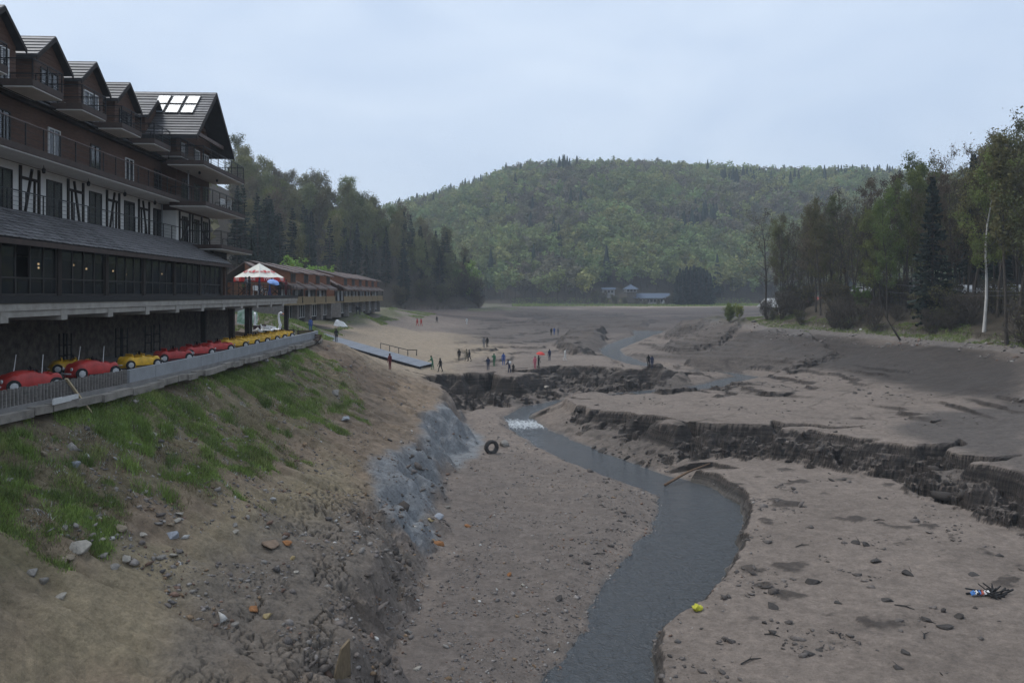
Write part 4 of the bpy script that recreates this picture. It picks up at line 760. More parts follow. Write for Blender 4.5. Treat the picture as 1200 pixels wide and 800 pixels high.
# main body
hp(MB().box(-14, -3.5, U0, 60.5, 13.2, 16.62), 'white_storey_wall', M_WHITE); hp(MB().box(-14, -3.5, U0, 60.5, 16.63, 20.2), 'boarded_storey_wall', M_WOOD); hp(MB().box(-14, -8.4, U0, 60, 9.94, 13.19), 'rear_wall', M_STONE)
hp(MB().box(-3.5, -2.4, U0, 62.2, 13.70, 13.90), 'balcony_floor', M_CONC); railing('balcony_railing', [(-2.42,U0,0),(-2.42,61.8,0)], 13.95, 1.05)
hp(MB().box(-3.49, -1.6, U0, 60.6, 16.70, 17.02), 'balcony_floor', M_FASC); hp(MB().box(-3.48, -1.66, U0, 60.5, 16.64, 16.697), 'balcony_soffit', M_SOFF); railing('balcony_railing', [(-1.64,U0,0),(-1.64,60.5,0),(-3.4,60.5,0)], 17.03, 1.08, top=M_RAILW, wires=4)
for i in range(-2, 5):
    u = 38.5+4.7*i
    window(-3.44, u-.78, u+.78, 13.95, 16.2, 'balcony_door', mid=1, curtain=0 if i % 2 else .3)
    window(-3.44, u-.62, u+.62, 17.05, 19.05, 'balcony_door', mid=1, curtain=(.45,.3,.6,.35,.5)[i % 5], fm=M_FRAMEW if i % 2 else M_FRAME)
    t = u+2.3; x = -3.46                                             # timber panel between the doors
    for a, b, w in (((t-.85,13.95),(t-.85,16.55),.16),((t+.85,13.95),(t+.85,16.55),.16),((t-.76,15.95),(t+.76,15.95),.14),((t-.76,14.05),(t+.76,14.05),.14),((t+.45*(1 if i % 2 else -1),14.12),(t-.2*(1 if i % 2 else -1),16.5),.13),((t-.40*(1 if i % 2 else -1),14.12),(t-.45*(1 if i % 2 else -1),15.88),.09)):
        hp(MB().bar((x,a[0],a[1]), (x,b[0],b[1]), .10, w, up=(0,0,1) if a[1] == b[1] else (0,1,0)), 'timber', M_WOODB)
    ln = hp(MB().lathe([(.01,-.20),(.09,-.16),(.11,.02),(.02,.12)], 6, (-2.6,t-.3,16.40)), 'hanging_lantern', M_METAL); hp(MB().box(-2.61,-2.59,t-.31,t-.29,16.50,16.70), 'lantern_chain', M_METAL, ln)
hp(MB().box(-3.5, -3.2, U0, 60.2, 19.75, 20.0), 'eave_beam', M_WOODB); hp(MB().tube([(-3.1,U0,20.0),(-3.1,60,20.0)], .08, 8), 'gutter', M_METAL); hp(MB().tube([(-1.75,58.6,20),(-1.75,58.6,16.9)], .05, 8), 'downpipe', M_PIPE); hp(MB().tube([(-3.35,57.8,16.6),(-3.35,57.8,13.9)], .05, 8), 'downpipe', M_PIPE)
# main roof behind the dormers
mr_ = hp(MB().prism([(-3.3,U0,20.2),(-10,U0,24.9),(-16.7,U0,20.2)], (0, 60.5-U0, 0)), 'main_roof', M_ROOF)
for r in range(14): f = r/14; hp(MB().bar((-3.25-6.7*f-.27,U0,20.26+4.7*f+.19), (-3.25-6.7*f-.27,60.4,20.26+4.7*f+.19), .60, .05, up=(.56,0,1)), 'tile_course', M_TILE, mr_)
# dormers with balconies
def dormer(u0):
    c = u0+1.75; zf = 20.35; ez = 22.88; az = 24.42; hw = 1.85; vw = -4.3; vr = -3.95; bk = -5.2
    d = hp(MB().prism([(vw,c-1.55,zf-.3),(vw,c+1.55,zf-.3),(vw,c+1.55,ez-.02),(vw,c,az-.18),(vw,c-1.55,ez-.02)], (bk,0,0)), 'dormer', M_WOOD)
    for k in range(14):
        z = zf+.02+.28*k; h_ = 1.54 if z+.27 < ez else max(.06, 1.5*(az-.25-z-.2)/(az-.2-ez))
        if z+.27 < az-.2: hp(MB().box(vw+.003, vw+.028, c-h_, c+h_, z, z+.262), 'wall_board', M_WOOD, d)
    for s in (-1, 1):
        e = Vector((0, s*hw, ez-az)); pr = [(vr,c,az),(vr,c+s*hw*1.02,ez-.03),(vr,c+s*hw*1.02,ez-.15),(vr,c,az-.14)]
        hp(MB().prism(pr, (bk-.4,0,0)), 'dormer_roof', M_ROOF, d)
        hp(MB().prism([(vr+.06,c,az),(vr+.06,c+s*hw*1.04,ez-.05),(vr+.06,c+s*hw*1.04,ez-.29),(vr+.06,c,az-.26)], (-.055,0,0)), 'barge_board', M_WOODB, d)
        nn = Vector((0, -s*(ez-az), hw)).normalized()
        for r in range(6):
            p0 = Vector((0,c+s*hw*1.0,ez)) - e*(r/6); p1 = p0 - e*(1/6*1.12)
            hp(MB().prism([p0+nn*.07+Vector((vr+.02,0,0)), p1+nn*.02+Vector((vr+.02,0,0)), p1+Vector((vr+.02,0,0)), p0+Vector((vr+.02,0,0))], (bk-.3,0,0)), 'tile_course', M_TILE, d)
    mb = MB(); wframe(mb, vw+.10, c-.95, c+.85, zf, zf+2.15, mid=2, rows=1); wf = hp(mb, 'dormer_window', M_FRAMEW if int(u0) % 2 else M_FRAME, d)
    for k in range(3):
        for z0, z1 in ((zf+.08,zf+.72),(zf+.75,zf+1.4),(zf+1.43,zf+2.07)): hp(MB().box(vw+.045, vw+.06, c-.89+.6*k, c-.89+.6*k+.53, z0, z1), 'pane', M_GL, d)
    for k, a in ((0,-.88),(2,.42)): hp(MB().box(vw+.03, vw+.04, c+a, c+a+.36, zf+.1, zf+2.05), 'curtain', M_CURT, d)
    hp(MB().box(vw+.03, -1.62, u0, u0+2.8, 20.0, 20.33), 'balcony_floor', M_FASC, d); hp(MB().box(vw+.03, -1.66, u0+.03, u0+2.77, 19.945, 19.997), 'balcony_soffit', M_SOFF, d)
    railing('balcony_railing', [(vw+.05,u0+.05,0),(-1.66,u0+.05,0),(-1.66,u0+2.75,0),(vw+.05,u0+2.75,0)], 20.34, .98, 1.3, 5, parent=d)
    return d
for k in range(-2, 5): dormer(37.7+4.78*k)
# end wing with the big gable
wa, wc, wb, ax_ = 57.0, 61.4, 65.8, -.6
hp(MB().box(-12, -2.4, 58.0, 65.2, 13.2, 16.2), 'wing_white_wall', M_WHITE); hp(MB().box(-12, -2.4, 58.0, 65.2, 16.21, 21.6), 'wing_boarded_wall', M_WOOD); hp(MB().box(-12, -8.35, 58.2, 65.2, 9.94, 13.19), 'wing_rear_wall', M_STONE)
ga = hp(MB().prism([(-2.2,wa+.5,21.61),(-2.2,wb-.5,21.61),(-2.2,wc,25.25)], (-9,0,0)), 'gable_wall', M_WOOD)
for k in range(12): z = 21.65+.29*k; h_ = 3.85*(25.2-z)/3.6; hp(MB().box(-2.195, -2.17, wc-h_, wc+h_, z, z+.27), 'gable_board', M_WOOD, ga)
wr = None
for s, uu in ((-1, wa), (1, wb)):
    ez, az = 21.55, 25.72; m_ = MB().prism([(ax_,wc,az),(ax_,uu,ez),(ax_,uu,ez-.24),(ax_,wc,az-.26)], (-6.6 if s < 0 else -6.6,0,0)); o = hp(m_, 'wing_roof', M_ROOF, wr); wr = wr or o
    e = Vector((0, uu-wc, ez-az)); nn = Vector((0, -s*(ez-az), abs(uu-wc))).normalized()
    for r in range(17):
        p0 = Vector((ax_+.02,uu,ez)) - e*(r/17); p1 = p0 - e*(1.1/17); hp(MB().prism([p0+nn*.075, p1+nn*.02, p1, p0], (-6.6,0,0)), 'tile_course', M_TILE, wr)
    hp(MB().prism([(ax_+.06,wc,az+.03),(ax_+.06,uu-s*-.05,ez-.02),(ax_+.06,uu-s*-.05,ez-.36),(ax_+.06,wc,az-.36)], (-.058,0,0)), 'barge_board', M_WOODB, wr)
    if s < 0:
        for i in range(3):
            for j in range(2):
                f0 = .48+.22*j; x1 = -1.55-1.12*i-.0*j; p0 = Vector((x1,uu,ez)) - e*f0; p1 = Vector((x1,uu,ez)) - e*(f0+.175)
                sk = hp(MB().prism([p0+nn*.14, p1+nn*.14, p1+nn*.05, p0+nn*.05], (-.92,0,0)), 'skylight', M_FRAME, wr) if False else None
                o = hp(MB().prism([p0+nn*.14-e*-.012, p1+nn*.14-e*.012, p1+nn*.05-e*.012, p0+nn*.05+e*.012], (-.98,0,0)), 'skylight', M_FRAMEW if False else M_FRAME, wr)
                hp(MB().prism([p0+nn*.155+Vector((-.06,0,0)), p1+nn*.155+Vector((-.06,0,0)), p1+nn*.13+Vector((-.06,0,0)), p0+nn*.13+Vector((-.06,0,0))], (-.86,0,0)), 'skylight_pane', M_SKYL, wr)
window(-2.12, wc-1.2, wc+.1, 22.3, 23.9, 'gable_window', mid=1)
hp(MB().bar((-1.2,wa+1.0,22.05), (-1.2,wb-1.0,22.05), .22, .26), 'gable_tie_beam', M_RAILW)
for zf, y0, y1, vo in ((19.3,56.2,66.1,.2),(16.4,56.6,66.4,.2),(13.5,60.0,68.4,.25)):
    hp(MB().box(-2.39, vo, y0, y1, zf, zf+.32), 'wing_balcony_floor', M_FASC); hp(MB().box(-2.38, vo-.05, y0+.04, y1-.04, zf-.06, zf-.003), 'wing_balcony_soffit', M_SOFF)
    railing('wing_balcony_railing', [(-2.3,y0+.06,0),(vo-.06,y0+.06,0),(vo-.06,y1-.06,0),(-2.3,y1-.06,0)], zf+.33, 1.02, 1.6, 5)
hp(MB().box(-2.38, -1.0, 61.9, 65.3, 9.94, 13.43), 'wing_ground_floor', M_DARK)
for u in (59.6, 62.2, 64.2):
    window(-2.34, u-.62, u+.62, 19.64, 21.4, 'wing_window', mid=2, fm=M_FRAMEW, curtain=.9 if u < 61 else .4); window(-2.34, u-.62, u+.62, 16.74, 18.7, 'wing_window', mid=1, curtain=.3); window(-2.34, u-.55, u+.55, 13.84, 15.9, 'wing_window', mid=1)
for i, u in enumerate((58.5, 60.6, 61.2, 63.2, 65.1)):
    hp(MB().bar((-2.35,u,13.8), (-2.35,u,16.2), .10, .15, up=(0,1,0)), 'timber', M_WOODB)
for a, b in (((58.5,15.6),(60.6,15.6)),((61.2,15.6),(63.2,15.6)),((63.2,15.2),(65.1,15.2)),((63.2,14.4),(65.1,14.4))): hp(MB().bar((-2.36,a[0],a[1]), (-2.36,b[0],b[1]), .08, .12), 'timber', M_WOODB)
hp(MB().bar((-2.352,58.7,13.9), (-2.352,60.4,15.5), .09, .12), 'timber', M_WOODB); hp(MB().bar((-2.352,64.9,14.5), (-2.352,63.4,15.1), .09, .10), 'timber', M_WOODB)
for k in range(2):                                                   # lamps below the wing balcony
    hp(MB().lathe([(.01,-.18),(.1,-.12),(.1,.02),(.02,.08)], 6, (-.9,58.5+4*k,19.1)), 'hanging_lantern', M_METAL)
# open terrace end of the deck
railing('deck_railing', [(-.05,62.3,0),(-.05,86.9,0),(-8.9,86.9,0)], 9.95, 1.05, 1.5, 7)
# white plastic chairs on a wing balcony
def plastic_chair(v, u, w, rz, label, group='white plastic chairs'):
    t = thing('plastic_chair', label, 'chair', H(v,u,w), HROT+rz, group); m_ = M_FRAMEW
    part(MB().box(-.22,.22,-.22,.22,.40,.44), 'seat', m_, t); part(MB().prism([(-.22,.19,.45),(.22,.19,.45),(.24,.30,.86),(.1,.32,.92),(-.1,.32,.92),(-.24,.30,.86)], (0,.03,0)), 'backrest', m_, t)
    for x in (-1, 1):
        part(MB().bar((x*.24,-.2,.62), (x*.24,.24,.64), .04, .03), 'armrest', m_, t)
        for y in (-1, 1): part(MB().bar((x*.20,y*.19,.40), (x*.24,y*.23,0), .04), 'leg', m_, t)
plastic_chair(-.45, 62.6, 16.73, .6, 'white plastic chair on the middle wing balcony, nearer one'); plastic_chair(-.5, 63.7, 16.73, -.5, 'white plastic chair on the middle wing balcony, farther one')
# ================================================================ terrace below the deck
M_GREY = mat('grey_concrete_wall', (.25,.26,.27), .85, .14, 1.2, .01); M_PAVE = mat('terrace_paving', (.20,.19,.18), .9, .2, 1.5, .01); M_PALE = mat('weathered_grey_wood', (.20,.185,.17), .9, .3, 3, .01, stretch=(1,1,6)); M_RAW = mat('fresh_sawn_wood', (.50,.40,.26), .8, .12, 3, stretch=(1,1,6))
def wl(y): return float(np.interp(y, [10,29.5,37.6,47,55,69,78,84], [-19.5,-19.35,-18.75,-18.75,-18.95,-19.45,-19.6,-20.6]))   # foot of the terrace wall
tb = MB(); ys = [14,20,25,29.5,33,37.6,42,47,51,55,60,65,69,74,78,82]; top = [(wl(y)+.15, y, 5.70) for y in ys] + [(-31,82,5.70),(-30,14,5.70)]
tb.prism(top, (0,0,-.55)); ter = part(tb, 'terrace_paving', M_PAVE); tag(ter, 'grey paved terrace under the hotel deck', kind='structure')
wall = thing('terrace_wall', 'low grey concrete wall along the terrace edge below the pedal boats', 'wall', (wl(55), 55, 5.3)); WO = (wl(55), 55, 5.3)
cuts = [38.2,41,44,47,50,53,56,59,62,65,68,71,74,77,80.5]
for a, b in zip(cuts[:-1], cuts[1:]):
    pa, pb = Vector((wl(a)+.02, a+.012, 0)), Vector((wl(b)+.02, b-.012, 0)); part(MB().bar(pa+Vector((0,0,5.93)), pb+Vector((0,0,5.93)), .20, .78), 'wall_panel', M_GREY, wall, WO)
M_KERB = mat('muddy_kerb_concrete', (.21,.19,.165), .95, .35, 1.5, .03); cuts2 = [20]; cr_ = random.Random(9)
while cuts2[-1] < 80: cuts2.append(cuts2[-1]+cr_.uniform(.9,2.3))
kerb = thing('terrace_kerb', 'ragged line of concrete blocks at the foot of the terrace fence and wall', 'kerb', (wl(50)+.35, 50, 5.1)); KO = (wl(50)+.35, 50, 5.1)
for a, b in zip(cuts2[:-1], cuts2[1:]):
    dx = cr_.uniform(.25,.42); z = 5.36+cr_.uniform(-.06,.05); part(MB().bar((wl(a)+dx,a+.02,z), (wl(b)+dx+cr_.uniform(-.05,.05),b-.02,z+cr_.uniform(-.03,.03)), .42, .32), 'kerb_block', M_KERB, kerb, KO)
fence = thing('terrace_fence', 'weathered grey picket fence along the near end of the terrace', 'fence', (wl(33), 33, 5.3)); FO = (wl(33), 33, 5.3)
for z in (5.74, 6.24):
    for a, b in zip([24,27,30,33,35.5],[27,30,33,35.5,38.1]): part(MB().bar((wl(a)-.02,a,z), (wl(b)-.02,b,z), .05, .09), 'fence_rail', M_PALE, fence, FO)
y = 24.0
while y < 38.1:
    part(MB().bar((wl(y)+.05,y,5.55), (wl(y)+.05+cr_.uniform(-.02,.02),y+cr_.uniform(-.01,.01),6.37+cr_.uniform(-.03,.03)), .04, .13, up=(1,0,0)), 'picket', M_PALE, fence, FO); y += .215
y = 24.0
while y < 38.2: part(MB().box(wl(y)-.10, wl(y)-.03, y-.04, y+.04, 5.3, 6.34), 'fence_post', M_PALE, fence, FO); y += 2.35
p = hit(108, 486); a = Vector((wl(33.3)+.14, 33.3, 6.40)); pl = part(MB().bar((0,0,0), a-p, .13, .06), 'leaning_plank', M_RAW); pl.location = p + Vector((0,0,.03)); tag(pl, 'pale wooden plank leaning from the slope against the fence', 'plank')
b_ = part(MB().box(-.06,.0,-.95,.95,0,.22).box(-.05,-.01,-.9,-.3,.22,.25), 'white_board', M_FRAMEW); b_.location = (wl(32.6)+.60, 32.6, 5.54); b_.rotation_euler = (0,0,.02); tag(b_, 'white board lying against the foot of the picket fence', 'board')
# ---------------------------------------------------------------- pedal boats shaped like cars
def paint(nm, c): return mat(nm, c, .42, .28, 3.0, .004, 9, spec=.4, rand=.14, detail=8)
M_RED = paint('red_fibreglass', (.36,.028,.022)); M_YEL = paint('yellow_fibreglass', (.58,.33,.020)); M_TYRE = mat('black_rubber', (.022,.022,.023), .8, .3, 6, .005); M_HUB = mat('pale_hub', (.50,.50,.50), .5, .15, 5); M_SEAT = mat('boat_inside', (.06,.03,.03), .8, .3, 4)
def car_mesh(m_, holes, hood):
    nx_, ny_ = 56, 28; L, Wd = 2.75, 1.40; X = np.linspace(-L/2, L/2, nx_); S = np.linspace(-1, 1, ny_); V = []; 
    for x in X:
        t = x/(L/2); hw = Wd/2*(1-.9*abs(t)**6)*(1-.10*max(0, t))*(1-.06*max(0,-t)) ; 
        for s in S:
            yy = s*hw; base = .84 - .26*max(0, t)**2 - .24*max(0,-t)**2 + hood*.10*math.exp(-((t+.30)/.42)**2)
            z = .18 + (base-.18)*(1-abs(s)**5.0)**.5*(1-abs(t)**7)**.5
            for wx in (-.86, .86):                                   # wings over the wheels
                r2 = ((x-wx)/.44)**2; 
                if r2 < 1: z = max(z, .18+(.58*math.sqrt(1-r2))*(1-max(0,(abs(s)-.86)/.14)**2*.55) if abs(s) > .56 else z)
            for hx, hl, hy in holes:
                q = max(abs(x-hx)/hl, abs(yy)/hy); 
                if q < 1: z = z - (z-.26)*min(1, (1-q)*5)
            V.append((x, yy, z))
    nb = len(V)
    for x in X:
        t = x/(L/2); hw = Wd/2*(1-.9*abs(t)**6)*(1-.10*max(0, t))*(1-.06*max(0,-t)); 
        for s in S: V.append((x, s*hw*.97, .10))
    f = []; g = lambda i, j, o=0: o+i*ny_+j
    for i in range(nx_-1):
        for j in range(ny_-1): f += [(g(i,j),g(i+1,j),g(i+1,j+1),g(i,j+1)), (g(i,j,nb),g(i,j+1,nb),g(i+1,j+1,nb),g(i+1,j,nb))]
        for j in (0, ny_-1): f.append((g(i,j),g(i,j,nb),g(i+1,j,nb),g(i+1,j)))
    for i in (0, nx_-1):
        for j in range(ny_-1): f.append((g(i,j),g(i,j+1),g(i,j+1,nb),g(i,j,nb)))
    me = bpy.data.meshes.new('hull'); me.from_pydata(V, [], f); setm(me, m_); me.polygons.foreach_set('use_smooth', [True]*len(f)); me.update()
    bm = bmesh.new(); bm.from_mesh(me); bmesh.ops.recalc_face_normals(bm, faces=bm.faces); bm.to_mesh(me); bm.free(); return me
HULL = {('r',1): car_mesh(M_RED, [(.50,.36,.46)], 1), ('r',0): car_mesh(M_RED, [(-.34,.28,.52),(.40,.28,.52)], 0), ('y',0): car_mesh(M_YEL, [(-.34,.28,.52),(.40,.28,.52)], .3)}
wm = MB().lathe([(.17,-.07),(.275,-.07),(.29,-.02),(.29,.04),(.275,.07),(.18,.075),(.17,.05),(.17,-.07)], 18, ax='y', cap=False).mesh('wheel', None, True); setm(wm, M_TYRE)
hm_ = MB().lathe([(.02,.085),(.05,.09),(.17,.055),(.175,.03)], 10, ax='y')
for k in range(5): a = k*1.257; hm_.bar((.03*math.cos(a),.082,.03*math.sin(a)), (.17*math.cos(a),.075,.17*math.sin(a)), .045, .02, up=(0,1,0))
hubm = hm_.mesh('hub'); setm(hubm, M_HUB)
def pedal_boat(c, hood, x, y, yaw, label, levers=(), s=1.0):
    t = thing('pedal_boat', label, 'pedal boat', (x, y, 5.70), yaw, 'car shaped pedal boats on the terrace'); t.scale = (s,)*3; pm = M_RED if c == 'r' else M_YEL
    b = inst('hull', HULL[(c, hood)], t)
    for wx in (-.86, .86):
        for sy in (-1, 1):
            w = inst('wheel', wm, t, (wx, sy*.655, .29), (0, 0, 0 if sy > 0 else math.pi)); inst('hub', hubm, w)
    for hx in ((.5,) if hood else (-.34, .4)):
        part(MB().box(hx-.24, hx+.20, -.42, .42, .30, .46), 'seat', M_SEAT, t); part(MB().prism([(hx-.24,-.42,.46),(hx-.16,-.42,.46),(hx-.26,-.42,.94),(hx-.32,-.42,.92)], (0,.84,0)), 'seat_back', pm if not hood else M_SEAT, t)
    for sy in (-1, 1): part(MB().lathe([(.02,-.03),(.085,-.02),(.085,.03),(.03,.06)], 10, (-1.26 if hood else 1.27, sy*.42, .52), 'x'), 'headlight', M_HUB, t)
    part(MB().tube([(.06,-.42,.80),(.0,-.40,1.06),(.0,.40,1.06),(.06,.42,.80)], .018, 6) if not hood else MB().tube([(.1,-.38,.86),(.02,-.36,1.0),(.02,.36,1.0),(.1,.38,.86)], .018, 6), 'windscreen_hoop', M_METAL, t)
    for lx, ly, tilt in levers: part(MB().tube([(lx,ly,.7),(lx+tilt,ly,1.62)], [.022,.018], 6), 'white_lever', M_FRAMEW, t)
    for sy in (-1, 1): part(MB().box(-.52, .52, min(sy*.64, sy*.72), max(sy*.64, sy*.72), .16, .23), 'running_board', M_TYRE, t)
    for e in (-1, 1): part(MB().tube([(e*1.30,-.45,.30),(e*1.40,-.2,.30),(e*1.40,.2,.30),(e*1.30,.45,.30)], .035, 6), 'bumper', M_HUB, t)
    part(MB().tube([(.10,-.02,.60),(.0,-.02,.98)], .02, 6).lathe([(.12,-.012),(.14,0),(.12,.012)], 12, (.0,-.02,.98), 'x'), 'steering_wheel', M_TYRE, t)
    part(MB().box(1.05, 1.36, -.3, .3, .08, .12), 'paddle_box', M_METAL, t); return t
YW = math.atan2(.75, .66)
PB = [('r',1,34.0,-21.55,'nearest red car shaped pedal boat, long bonnet, behind the picket fence',((-.55,.35,.12),(.32,-.45,.06))),('r',1,39.6,-21.75,'second red pedal boat with long bonnet where fence meets wall',((-.55,.35,.12),(.32,-.45,.06))),('y',0,44.7,-21.75,'yellow pedal boat with two cockpits standing among the red ones',()),
 ('r',0,49.4,-21.8,'red open pedal boat directly right of the lone yellow one',()),('r',0,53.6,-21.95,'middle one of the three red open pedal boats',()),('r',0,57.8,-22.1,'red open pedal boat next to the far row of yellow ones',()),
 ('y',0,61.6,-22.3,'first yellow pedal boat of the far row, beside the red ones',()),('y',0,64.4,-22.3,'second yellow pedal boat of the far row',()),('y',0,67.4,-22.35,'third yellow pedal boat of the far row',()),('y',0,70.4,-22.4,'fourth yellow pedal boat of the far row',()),('y',0,73.2,-22.5,'fifth yellow pedal boat of the far row',()),('y',0,76.0,-22.6,'last yellow pedal boat of the far row, nearest the swans',())]
for i, (c, hood, y, x, lab, lv) in enumerate(PB): pedal_boat(c, hood, x-.06, y+1.15, YW + (.04*((i*7) % 5-2)) + (.12 if hood else 0), lab, lv, 1.0 if hood else .92)
kk = pedal_boat('y', 0, -24.3, 43.4, .6, 'yellow pedal boat half hidden behind the lone yellow one', (), .9)
gb = part(MB().prism([(-1.6,-.6,.1),(1.3,-.6,.1),(1.75,0,.35),(1.3,.6,.1),(-1.6,.6,.1)], (0,0,.42)), 'rowing_boat', M_GREY); gb.location = (-23.4, 33.0, 5.7); gb.rotation_euler = (0,0,1.2); tag(gb, 'grey boat hull at the left edge behind the nearest red pedal boat', 'boat')
for i, (u, v) in enumerate(((38.3,-4.8),(46.5,-4.9),(47.2,-5.0),(53.8,-4.9),(54.8,-5.0),(58.6,-4.9),(60.2,-4.9))):                # dark stand frames by the back wall
    w_ = MB(); 
    for dx in (0,.45): w_.bar((dx,0,0), (dx,0,2.0), .07)
    w_.bar((0,0,1.3), (.45,0,1.3), .05).bar((0,0,.7), (.45,0,.7), .05); o = part(w_, 'metal_rack', M_METAL); o.location = H(v, u, 5.7); tag(o, 'dark upright metal rack against the undercroft wall behind the pedal boats', 'rack', 'racks by the undercroft wall')
# ---------------------------------------------------------------- swan boats
M_SWAN = mat('white_swan_fibreglass', (.78,.79,.80), .35, .05, 2); M_BEAK = mat('orange_beak', (.60,.20,.04), .5, .1, 4)
def swan(x, y, z, yaw, label, s=1.0):
    t = thing('swan_boat', label, 'swan boat', (x,y,z), yaw, 'white swan pedal boats'); t.scale = (s,)*3
    V = []; n, k = 18, 12
    for i in range(n):
        f = i/(n-1); w = .62*math.sin(math.pi*min(1, .12+f*.88))**.6; top = .42+.35*max(0,(f-.75)/.25)**1.5*1 + .12*max(0,1-f/.2)
        for j in range(k): a = 2*math.pi*j/k; V.append((1.25-2.6*f, w*math.cos(a), .30+ (top-.30)*max(0,math.sin(a)) + .30*min(0,math.sin(a))*(1-abs(2*f-1)**3)))
    f_ = [(i*k+j, i*k+(j+1) % k, (i+1)*k+(j+1) % k, (i+1)*k+j) for i in range(n-1) for j in range(k)] + [tuple(range(k)), tuple((n-1)*k+j for j in range(k))[::-1]]
    me = bpy.data.meshes.new('body'); me.from_pydata(V, [], f_); setm(me, M_SWAN); me.polygons.foreach_set('use_smooth', [True]*len(f_)); inst('body', me, t)
    nk = part(MB().tube([(1.0,0,.40),(1.12,0,.8),(1.0,0,1.2),(.95,0,1.6),(1.02,0,1.9),(1.18,0,1.98),(1.34,0,1.92)], [.17,.13,.10,.095,.10,.125,.07], 10), 'neck_and_head', M_SWAN, t, None, True); part(MB().tube([(1.32,0,1.92),(1.55,0,1.84)], [.06,.02], 8), 'beak', M_BEAK, nk); 
    for sy in (-1,1):
        part(MB().lathe([(.01,-.02),(.025,0),(.01,.02)], 6, (1.2,sy*.105,1.99), 'y'), 'eye', M_TYRE, nk); part(MB().prism([(.5,sy*.60,.35),(-.9,sy*.62,.45),(-1.25,sy*.5,.85),(-.4,sy*.6,.72),(.3,sy*.6,.6)], (0,sy*.07,0)), 'wing', M_SWAN, t)
    part(MB().box(-.5,.1,-.35,.35,.42,.50).box(-.62,-.5,-.35,.35,.45,.85), 'seat', M_SEAT, t)
swan(-28.3, 91.5, g1(-28.3,91.5)-.02, -.15, 'white swan boat with raised neck at the end of the terrace', 1.2); swan(-28.9, 88.6, g1(-28.9,88.6)-.02, 2.0, 'white swan boat half hidden behind a deck column', 1.15)
gs = part(MB().prism([(-1.2,0,0),(1.2,0,0),(1.1,.5,1.5),(-.2,.6,2.0),(-1.2,.5,1.7)], (0,.1,0)), 'green_tarpaulin', mat('green_white_tarp', (.12,.42,.18), .6, .6, .9, .01, col2=(.7,.75,.72))); gs.location = (-31.6, 93.5, g1(-31.6,93.5)-.1); gs.rotation_euler = (0,0,.1); tag(gs, 'green and white tarpaulin hanging behind the swan boats', 'tarpaulin')
# benches by the path
def bench(px, py, d, yaw, label):
    p = at_d(px, py, d); t = thing('picnic_bench', label, 'bench', (p.x, p.y, g1(p.x, p.y)), yaw, 'wooden picnic benches at the terrace end')
    for k in range(3): part(MB().box(-.9,.9,-.27+.19*k,-.10+.19*k,.43,.47), 'seat_slat', M_WOOD, t)
    for k in range(3): part(MB().box(-.9,.9,.30+.04*k,.34+.04*k,.52+.15*k,.64+.15*k), 'back_slat', M_WOOD, t)
    for s in (-1,1):
        part(MB().bar((s*.7,-.25,0), (s*.7,.2,.44), .06), 'leg', M_WOODB, t); part(MB().bar((s*.7,.25,0), (s*.7,-.1,.44), .06), 'leg', M_WOODB, t); part(MB().bar((s*.7,.22,.4), (s*.7,.42,1.0), .06), 'back_post', M_WOODB, t)
bench(359,398,79,.5,'wooden bench at the terrace end, upper of the pair by the path'); bench(368,402,77,-.9,'wooden bench at the terrace end with its back to the slope'); bench(335,397,80,.1,'low wooden bench beside the swan boat')
pal = thing('timber_pallet', 'grey slatted timber pallet tilted on top of the slope', 'pallet', hit(302,420)+Vector((0,0,.12)), .5)
pal.rotation_euler = (.35,.25,.6)
for k in range(8): part(MB().box(-.7+.19*k,-.57+.19*k,-.5,.5,0,.03), 'slat', M_PALE, pal)
for yy in (-.42,0,.42): part(MB().box(-.7,.72,yy-.05,yy+.05,-.10,-.001), 'bearer', M_PALE, pal)
